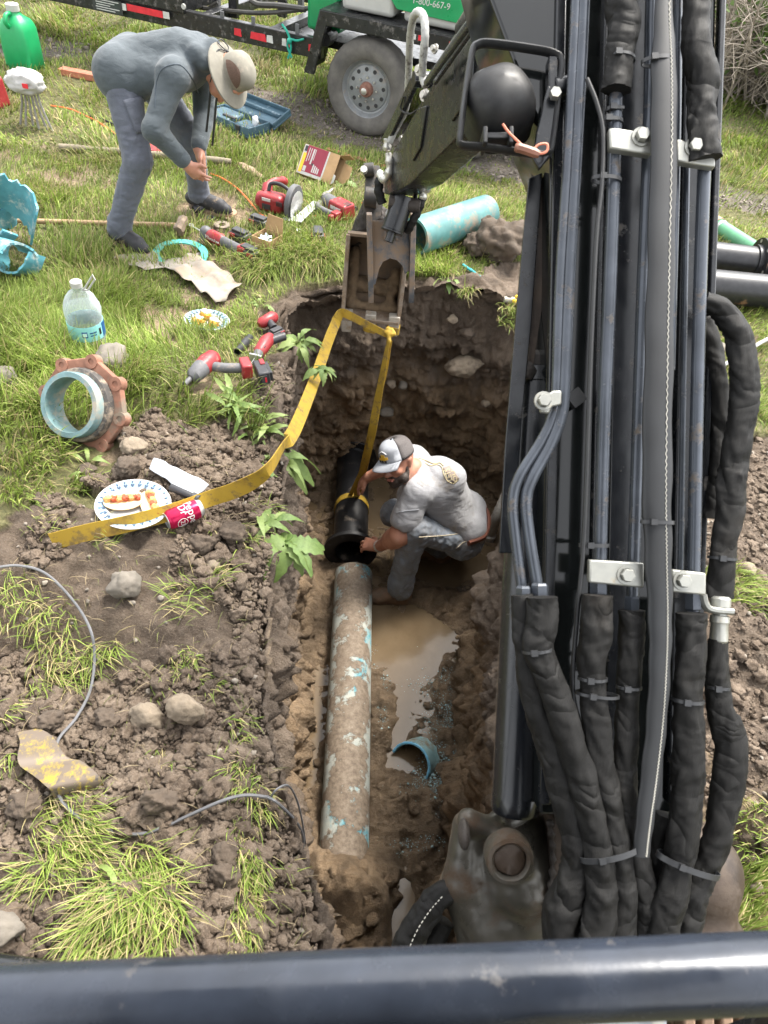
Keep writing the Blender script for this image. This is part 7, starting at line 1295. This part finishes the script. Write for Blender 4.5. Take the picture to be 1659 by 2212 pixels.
for k, (x, y, a_) in enumerate(((-.035, .005, .35), (.062, .012, -1.0))):
    R_ = np.array(Matrix.Rotation(a_, 3, 'Z')); b = MB(); bm_ = []
    for i in range(13):
        t_ = -1.4 + 2.8 * i / 12; bm_.append([Vector(R_ @ np.array([math.sin(t_) * .055, (-.5 + .62 * math.cos(t_)) * .04 + s_ * .022, .008 + .012 * (1 - abs(s_)) + (.012 if s_ == .0 else 0)])) + Vector((x, y, 0)) for s_ in (-1, 0, 1)])
    for s_, dy, zz_ in ((-1, -.014, 0), (1, .014, .0)):
        tv_ = [Vector(R_ @ np.array([math.cos(a) * .06, dy + math.sin(a) * .038 * (1 if dy > 0 else .7), .012 + .02 * (1 - abs(math.sin(a))) * .6])) + Vector((x, y, 0)) for a in [math.pi * 2 * k2 / 24 for k2 in range(24)]]; b.prism(tv_, (0, 0, .004))
    b.build('tortilla', M('tortilla', (.78, .55, .33), .7, 0, .12, 40, .1, 120, .001), T, bevel=.0015)
    for j in range(6): lump(T, tuple(Vector((x, y, .03)) + Vector(R_ @ np.array([-.045 + .018 * j, .0, 0]))), (.012, .012, .010), FIL if j % 2 else CORN, 'filling', j + 30, .4)
# paper sheet with black extension socket
def sheet(name, label, cat, pts, mat, seed, dz=.02, amp=.012, n=14, kind=None):
    q = [PG(*p_) for p_ in pts]; V_ = []; Fc = []
    for i in range(n + 1):
        for j in range(n + 1):
            a, b_ = i / n, j / n; p_ = q[0].lerp(q[1], a).lerp(q[3].lerp(q[2], a), b_); V_.append(p_)
    V_ = np.array([tuple(v) for v in V_]); h = gheight(V_[:, 0], V_[:, 1])[0]; nz = fbm(V_ * 9 + seed, 3, seed); V_[:, 2] = h * .35 + .65 * h.max() + dz + amp * nz; V_[:, :2] += .35 * amp * np.stack([fbm(V_ * 14, 2, seed + 3), fbm(V_ * 14, 2, seed + 4)], -1)
    for i in range(n):
        for j in range(n): k = i * (n + 1) + j; Fc.append((k, k + n + 1, k + n + 2, k + 1))
    o = link(name, npmesh(name, V_, np.array(Fc)), mat); s_ = o.modifiers.new('thick', 'SOLIDIFY'); s_.thickness = .0015; return tag(o, label, cat)
sheet('paper_sheet', 'white crumpled paper sheet on soil holding a black socket', 'paper', [(324, 1025), (335, 1008), (452, 1070), (420, 1095)], M('white_paper', (.36, .38, .41), .8, 0, .05, 20, .2, 30, .004), 5, .03, .014)
A, B = gz(368, 1052, .055), gz(430, 1080, .055); d = B - A; L = d.length; b = MB(); b.lathe([(.0001, 0), (.011, 0), (.013, .004), (.013, L * .72), (.017, L * .76), (.017, L), (.013, L), (.012, L * .9), (.0001, L * .88)], A, d, 16); tag(b.build('socket_extension', TBK, None, 30), 'long black socket lying on the white paper', 'socket')
SACK = M('dirty_sack', (.27, .24, .2), .85, 0, .25, 12, .3, 40, .006, dirt=.35, dcol=(.27, .2, .14), dsc=8)
sheet('dirty_sheet', 'dirty white torn sheet under the near shoe and turquoise ring', 'sheet', [(245, 560), (320, 545), (400, 582), (312, 590)], SACK, 8, .012, .012); sheet('dirty_sheet', 'muddy cream sheet draped past the turquoise ring towards the trench', 'sheet', [(345, 575), (430, 545), (525, 625), (468, 660)], SACK, 9, .02, .03, 20)
CAU = NT('caution_tape'); t = CAU; wv = t.n('TexWave'); wv.inputs['Scale'].default_value = 11; wv.inputs['Distortion'].default_value = 1.5; t.l(t.co, wv.inputs[0]); k = t.mix(t.mul(t.step(wv.outputs['Fac'], .8, .86), t.step(t.noise(9, 3), .45, .5)), (.30, .22, .03), (.05, .045, .04)); k = t.mix(t.step(t.noise(24, 8, .8), .40, .50), k, (.13, .1, .075)); t.set(Base_Color=k, Roughness=.6)
pp = [gz(*q) for q in ((60, 1578, .02), (78, 1600, .05), (92, 1640, .04), (125, 1660, .05), (160, 1690, .05), (172, 1712, .02))]; path = sm(pp, 6); b = MB(); b.ribbon(path, [(Vector((.9, .35, .25 * math.sin(i * .4)))).normalized() for i in range(len(path))], [.05 + .07 * min(1, i / 14) for i in range(len(path))], .002); tag(b.build('marker_tape', CAU.m), 'crumpled yellow and black marker tape half buried in soil', 'tape')
# odds and ends on the far side of the trench
c = gz(1052, 612, .012); b = MB(); b.lathe([(.0001, .004), (.03, .006), (.045, .0), (.046, .003), (.03, .01), (.0001, .008)], c, (.1, -.2, 1), 24); tag(b.build('white_lid', M('lid_white', (.6, .6, .58), .6)), 'small whitish lid on soil across the trench', 'lid')
for x0, y0, x1, y1, lab in ((1000, 572, 1018, 585, 'turquoise marker handle on far trench bank'), (1016, 582, 1036, 598, 'second turquoise marker end nearest the white lid')): b = MB(); b.cyl(gz(x0, y0, .02), gz(x1, y1, .02), .009, n=10); b.ball(gz(x1, y1, .02), .0095, 8, 6); o = b.build('marker_stick', M('turq_plastic', (.02, .30, .34), .4)); tag(o, lab, 'marker'); o['group'] = 'turquoise markers'
T = thing('yellow_valve', 'small grey fitting with yellow knobs at the far trench edge', 'fitting', gz(1098, 655, .0)); c = T.location.copy(); b = MB(); b.cyl(c + Vector((-.03, 0, .02)), c + Vector((.03, .01, .02)), .017, n=12); b.build('barrel', M('grey_fit', (.4, .37, .3), .6), T, wc=True)
for q in ((.03, -.01, .025), (.045, .03, .03)): b = MB(); b.ball(c + Vector(q), .014, 10, 8); b.build('knob', M('knob_yellow', (.75, .5, .02), .5), T, wc=True)
T = thing('suction_hose', 'muddy white ribbed hose end on the trench floor by the right wall', 'hose', P(1062, 1160, FLOOR)); a = P(1056, 1158, FLOOR + .04); c = PY(1078, 1105, 3.35); b = MB(); p_ = sm([a, a.lerp(c, .4) + Vector((.0, 0, .03)), c, c + Vector((.05, .1, .2))], 10); b.tube(p_, [.034 + .004 * (i % 2) for i in range(len(p_))], 14); b.build('tube', M('white_hose', (.45, .42, .37), .6, 0, .2, 14, dirt=.3, dcol=(.2, .15, .1), dsc=12), T, wc=True); b = MB(); b.lathe([(.03, -.05), (.045, -.05), (.047, .02), (.036, .03)], a, (c - a), 18, True); b.build('end_fitting', M('white_fit', (.55, .53, .49), .5), T, 30, wc=True)

# ================================================================== rocks
def rockmesh(seed, sub=4, flat=.75, cut=6, rough=0):
    Vb, Fb = ((I3, F3), (I4, F4))[sub - 3]; r = np.random.default_rng(seed); V_ = Vb.copy()
    for _ in range(cut): nn = r.normal(size=3); nn /= np.linalg.norm(nn); d = r.uniform(.55, .85); s = V_ @ nn; V_ -= np.maximum(s - d, 0)[:, None] * nn * .85
    V_ = V_ * (1 + .10 * fbm(V_ * 1.5 + seed, 3, seed) + .03 * fbm(V_ * 6, 3, seed + 1))[:, None]; V_ = V_ * (1 + rough * fbm(V_ * 4 + seed, 4, seed + 7, .6))[:, None]; return V_ * np.array([1, r.uniform(.75, 1), flat]), Fb
RK = [M('rock_grey', (.15, .132, .108), .85, 0, .3, 14, .4, 50, .006, dirt=.15, dcol=(.1, .08, .06), dsc=9), M('rock_tan', (.2, .16, .115), .9, 0, .3, 16, .6, 40, .01, dirt=.25, dcol=(.085, .065, .048), dsc=10), M('rock_brown', (.08, .059, .042), .9, 0, .3, 14, .5, 40, .01, dirt=.3, dcol=(.065, .05, .036), dsc=9)]
def rock(px, py, wpx, mat, seed, label, flat=.75, pos=None, rot=0, stretch=1.0, group='loose stones', sink=.3):
    c = pos or PG(px, py); dep = (c - O).dot(_f); r = wpx / 2 * dep / FPX; V_, Fb = rockmesh(seed, 4 if wpx > 45 else 3, flat, 6, .18 if mat == 2 else .07); V_[:, 0] *= stretch; R_ = np.array(Matrix.Rotation(rot, 3, 'Z')); V_ = (V_ @ R_.T) * r
    o = link('rock', npmesh('rock', V_, Fb), RK[mat]); o.location = c + (Vector((0, 0, r * flat * (1 - sink))) if pos is None else Vector((0, 0, 0))); return tag(o, label, 'rock', group)
for a in [(250, 795, 80, 0, 1, 'grey stone standing in grass behind the coupling'), (20, 835, 66, 0, 2, 'round grey stone at the left edge of the grass', .8), (292, 975, 55, 1, 3, 'tan stone right beside the rusty coupling'), (275, 1022, 62, 2, 4, 'dark soil-coated stone above the lower plate'), (190, 1020, 46, 2, 5, 'flat brown stone below the rusty coupling', .4),
          (272, 1275, 74, 0, 6, 'grey-brown jagged stone on the soil under the soda can', .9), (318, 1562, 80, 1, 7, 'left of the two big tan stones on the spoil', .85), (402, 1542, 84, 1, 8, 'right of the two big tan stones on the spoil', .85), (462, 1225, 30, 1, 9, 'small tan stone right of the jagged stone'), (505, 1165, 60, 2, 10, 'dark clod-like stone under the weeds near the can', .8), (440, 1185, 62, 2, 11, 'dark lump of soil right below the soda can', .8),
          (15, 2010, 110, 0, 12, 'large grey stone at the bottom left corner', .6), (345, 1740, 76, 2, 13, 'big dark clod above the grey wire', .85), (490, 1850, 60, 2, 14, 'dark clod left of the grass strip by the trench', .8), (230, 1560, 60, 2, 15, 'dark clod left of the two tan stones', .7), (110, 1560, 56, 2, 16, 'dark clod above the yellow tape', .7), (1630, 1920, 36, 1, 17, 'round tan stone right of the hoses at lower right', .9), (1610, 1240, 40, 1, 18, 'brown stone right of the hose fitting', .9), (560, 1725, 40, 2, 19, 'dark clod by the wire at the trench lip', .8),
          (1545, 755, 44, 0, 20, 'pale stone in grass behind the hose loop', .5), (60, 1745, 80, 2, 21, 'broad dark clod left of the big grass tuft', .6), (485, 1900, 66, 2, 22, 'lower dark clod beside the trench grass strip', .8), (200, 1890, 50, 2, 23, 'dark clod at the big tuft edge', .7), (1030, 545, 60, 2, 24, 'small dark clod left of the large clod on the far bank', .8), (1120, 520, 40, 1, 26, 'pale tan stone behind the dark clod on the far bank', .6)]: rock(*a)
rock(1085, 550, 120, 2, 25, 'large dark soil clod on the far bank behind the boom guard', .7, group='soil clods')
# stones bedded in the trench walls and floor
for px, py, w, y_, m_, s_, lab, st in [(1002, 785, 80, 3.86, 1, 31, 'long tan stone bedded in the far trench wall', 1.15), (845, 830, 26, 3.86, 1, 32, 'small tan stone high in the far trench wall', 1), (870, 832, 24, 3.87, 0, 33, 'grey pebble in the far wall left of the long stone', 1), (835, 890, 34, 3.88, 0, 34, 'grey stone in the far wall below the strap knot', 1), (975, 690, 30, 3.90, 1, 35, 'rounded stone under the far bank weed', 1), (1010, 720, 34, 3.86, 2, 36, 'brown stone just above the long tan stone', 1), (700, 920, 40, 3.80, 0, 37, 'grey slab in the far left trench corner', 1), (725, 945, 34, 3.80, 0, 38, 'lower grey slab in the far left trench corner', 1), (1050, 870, 26, 3.8, 1, 39, 'small stone low in the far wall near the boom', 1), (780, 660, 26, 3.7, 1, 40, 'stone in wall left of the bucket', 1)]:
    rock(px, py, w, m_, s_, lab, .6, PY(px, py, y_), .4, st, 'stones in the trench sides')
for px, py, w, s_, lab in [(1080, 1320, 90, 51, 'muddy boulder at the foot of the right trench wall'), (960, 1320, 50, 52, 'mud lump in the puddle in front of the crouching person'), (935, 1770, 44, 53, 'brown stone near the casting on the trench floor'), (870, 1700, 30, 54, 'dark stone beside the broken pipe half'), (905, 1990, 40, 55, 'mud lump by the near puddle'), (1010, 1285, 56, 56, 'mud heap right of the near boot')]:
    c = P(px, py, FLOOR); rock(px, py, w, 2, s_, lab, .6, Vector((c.x, c.y, FLOOR + .015)), .5, 1.1, 'stones on the trench floor')
# pale blue pipe shavings in the mud
r = np.random.default_rng(3); pts = []
for px, py, sp_x, sp_y, n_ in ((950, 1600, 22, 60, 900), (970, 1640, 12, 80, 600), (820, 1520, 10, 40, 400), (930, 1700, 40, 22, 500), (890, 1840, 46, 12, 160), (985, 1540, 12, 40, 350), (930, 1480, 30, 14, 250), (800, 1440, 8, 30, 150)):
    for _ in range(n_): pts.append(P(px + r.normal() * sp_x, py + r.normal() * sp_y, FLOOR))
pts = np.array([tuple(q) for q in pts]); pts[:, 2] = np.maximum(FZ(pts[:, 0], pts[:, 1]), FLOOR - .008) + .014 + .012 * r.random(len(pts)); Va, Fa = lumps('', pts, r.uniform(.0012, .0035, len(pts)) * (1 + 1.2 * (r.random(len(pts)) < .06)), 1, 7, .6, .3); tag(link('pipe_shavings', npmesh('pipe_shavings', Va, Fa), M('pale_shavings', (.28, .40, .40), .6, 0, .3, 40)), 'pale blue plastic shavings scattered over the trench mud', 'shavings', kind='stuff')

# ================================================================== weeds with separate leaves
LFM = NT('leaf_green'); t = LFM; oi = t.n('ObjectInfo'); n1 = t.noise(14, 4); k = t.ramp(n1, [(.3, (.085, .15, .03)), (.7, (.16, .25, .06))]); k2 = t.mix(oi.outputs['Random'], k, (.26, .33, .10)); t.set(Base_Color=k2, Roughness=.5); t.bump(t.noise(60, 3), .3, .004); tr = t.n('BsdfTranslucent'); t.l(k2, tr.inputs[0]); mx = t.n('MixShader'); mx.inputs[0].default_value = .25; t.l(t.b.outputs[0], mx.inputs[1]); t.l(tr.outputs[0], mx.inputs[2]); t.l(mx.outputs[0], t.out.inputs['Surface']); LFM = t.m
def leafmesh(seed, wr=.26, droop=.8, tooth=.12, n=12):
    rr = random.Random(seed); V_ = []; Fc = []
    for i in range(n + 1):
        f = i / n; w = wr * (math.sin(math.pi * min(1, f * .93 + .05)) ** .75) * (.5 + .6 * f) * (1 + tooth * (-1) ** i) if f > .12 else .022; a = droop * f * f; x = f * (1 - .15 * droop * f); z = .35 * f * (1 - f) * 1.4 - droop * .5 * f * f * f; tw = .05 * math.sin(f * 7 + seed)
        V_ += [(x, -w * .5, z + .10 * w + tw), (x, 0, z), (x, w * .5, z + .10 * w - tw)]
    for i in range(n): o = i * 3; Fc += [(o, o + 1, o + 4, o + 3), (o + 1, o + 2, o + 5, o + 4)]
    return npmesh('leaf', np.array(V_), np.array(Fc))
LM = [leafmesh(k, *q) for k, q in enumerate(((.20, .7, .18), (.24, 1.0, .10), (.16, .5, .14), (.34, .9, .16), (.42, .8, .2), (.30, 1.3, .08)))]
for q in LM: q.materials.append(LFM)
def weed(px, py, n_, Lm, kinds, label, tilt=.7, spread=6.28, az0=0, dz=0, name='weed', seed=0, pos=None):
    c = pos or PG(px, py, dz); T = thing(name, label, 'plant', c, (0, 0, 0), 'broad-leaved weeds round the trench'); rr = random.Random(seed + px)
    for k in range(n_):
        o = bpy.data.objects.new('leaf', LM[rr.choice(kinds)]); SC.collection.objects.link(o); o.parent = T; s = Lm * rr.uniform(.55, 1.15); o.scale = (s, s, s); a = az0 + spread * ((k + rr.random()) / n_ - .5); o.rotation_euler = (rr.uniform(-.5, .5), -rr.uniform(.15, 1.3) * tilt, a); o.location = (rr.uniform(-.03, .03), rr.uniform(-.03, .03), 0)
weed(510, 895, 26, .16, (0, 2, 2), 'toothed leafy weed just right of the impact wrench', .9, seed=1); weed(560, 935, 18, .14, (0, 2), 'narrow-leaved weed next to the impact wrench weed', .7, 3.4, -.8, seed=2); weed(600, 985, 16, .18, (2, 5, 2), 'pale drooping weed at the trench lip under the strap', .12, 2.6, -1.2, seed=3); weed(650, 745, 30, .12, (3, 5, 1), 'bright bushy weed right of the red saw', .6, 5.0, -.8, seed=4); weed(690, 800, 14, .10, (3, 1), 'bushy weed hanging over the trench left of strap', .35, 3.2, -1.0, seed=5)
weed(612, 1170, 9, .17, (3, 4, 0), 'large toothed leaf weed drooping over the trench near the pipe end', .3, 2.4, -.9, seed=6); weed(575, 1130, 8, .12, (1, 3), 'small weed behind the large toothed leaf', .6, 4, 0, seed=7); weed(968, 612, 10, .12, (0, 3), 'weed with pale jagged leaves on the far trench rim', .4, 4.5, -1.4, seed=8); weed(725, 400, 8, .15, (3, 4), 'broad leaf weed beside the printed carton', .6, 4, -1, seed=9); weed(560, 660, 7, .08, (1, 3), 'tiny weed below the muddy cream sheet', .5, seed=10)
weed(1100, 500, 9, .10, (1, 3), 'weed sprouting at the end of the teal offcut', .8, seed=11); weed(270, 1940, 12, .09, (3, 1, 4), 'broad leaves in the big lower tuft of turf', .3, seed=12); weed(300, 2000, 10, .09, (3, 4), 'lowest broad leaves in the big tuft of turf', .3, seed=13); weed(190, 1010, 8, .08, (1, 2), 'small weed below the coupling', .6, seed=14); weed(560, 1020, 6, .10, (1, 3), 'weed beside the strap on the dark soil', .5, seed=15); weed(740, 370, 6, .1, (1, 3), 'weed behind the printed carton', .6, seed=16)

# ================================================================== thicket at the top right
BRK = M('twig_grey', (.27, .23, .19), .9, 0, .3, 10); r = np.random.default_rng(17)
def shrub(x, y, h, nst, label, leafy, seed):
    rr = np.random.default_rng(seed); z0 = float(G(x, y)); T = thing('shrub', label, 'shrub', (x, y, z0), (0, 0, 0), 'thicket behind the track'); b = MB()
    for k in range(nst):
        a = rr.uniform(0, 6.28); p = Vector((rr.normal() * .25, rr.normal() * .25, -.05)); d = Vector((math.cos(a) * .35, math.sin(a) * .35, 1)).normalized(); pts = [p.copy()]; L = h * rr.uniform(.5, 1.1)
        for j in range(7): d = (d + Vector(rr.normal(size=3)) * .22 + Vector((0, 0, -.05 * j))).normalized(); p = p + d * L / 7; pts.append(p.copy())
        b.tube(pts, [.012 * (1 - i / 8.5) + .003 for i in range(8)], 4)
        for j in range(2, 7):
            for _ in range(3):
                e = Vector(rr.normal(size=3)).normalized(); q = [pts[j]]; 
                for m2 in range(3): e = (e + Vector(rr.normal(size=3)) * .4).normalized(); q.append(q[-1] + e * .13)
                b.tube(q, [.005, .004, .003, .002], 3)
    b.build('branches', BRK, T)
    if leafy:
        n_ = leafy; u = rr.normal(size=(n_, 3)); u /= np.linalg.norm(u, axis=1)[:, None]; rad = (.45 + .55 * rr.random(n_)) * (1 + .25 * fbm(u * 2.0, 2, seed)); c = u * rad[:, None] * np.array([.8, .8, h * .5]) + np.array([0, 0, h * .52]); keep = fbm(c * 2.2, 2, seed + 3) > -.25; c = c[keep]; n_ = len(c); e1 = rr.normal(size=(n_, 3)); e1 /= np.linalg.norm(e1, axis=1)[:, None]; e2 = np.cross(e1, rr.normal(size=(n_, 3))); e2 /= np.linalg.norm(e2, axis=1)[:, None]; s = rr.uniform(.03, .06, n_)[:, None]
        V_ = np.stack([c - e1 * s, c + e2 * s * .45, c + e1 * s, c - e2 * s * .45], 1).reshape(-1, 3); me_ = npmesh('foliage', V_, np.arange(n_ * 4).reshape(-1, 4)); setcol(me_, 'col', np.repeat(np.array([.08, .13, .03]) * rr.uniform(.6, 1.7, n_)[:, None], 4, 0)); link('foliage', me_, GRASS, T)
k = 0
for x, y, h, ns, lf, lab in [(*PG(1562, 192)[:2], 1.5, 40, 0, 'bare twiggy shrub nearest the boom at the top of the slope'), (*PG(1605, 200)[:2], 1.5, 44, 0, 'bare grey twigs in the middle of the thicket'), (*PG(1648, 214)[:2], 1.3, 34, 2600, 'leafy green shrub lowest at the right edge'), (*PG(1700, 235)[:2], 1.4, 30, 2600, 'green shrub just outside the right edge'), (*PG(1585, 120)[:2], 2.0, 30, 2500, 'half green shrub behind the bare twigs'), (*PG(1640, 130)[:2], 2.0, 30, 4500, 'dense green shrub behind the leafy one'), (3.9, 9.9, 2.2, 34, 0, 'bare twiggy shrub nearest the boom at top right'), (4.7, 10.6, 2.4, 34, 0, 'bare twiggy shrub second from the boom'), (5.5, 10.6, 2.4, 26, 5000, 'leafy green shrub at the right edge'), (4.9, 12.0, 2.8, 26, 4500, 'leafy green shrub behind the bare twigs'), (6.3, 12.0, 2.8, 22, 4500, 'farthest leafy shrub in the corner'), (4.0, 11.4, 2.6, 26, 2500, 'sparse shrub behind the boom hoses'), (5.3, 9.7, 1.6, 24, 2500, 'low shrub in front of the leafy green one'), (3.6, 12.8, 3, 20, 4500, 'tall shrub rearmost behind the boom'), (6.2, 10.6, 2.2, 20, 4000, 'outer green shrub beyond the right edge')]:
    k += 1; shrub(x, y, h, ns, lab, lf, 40 + k)
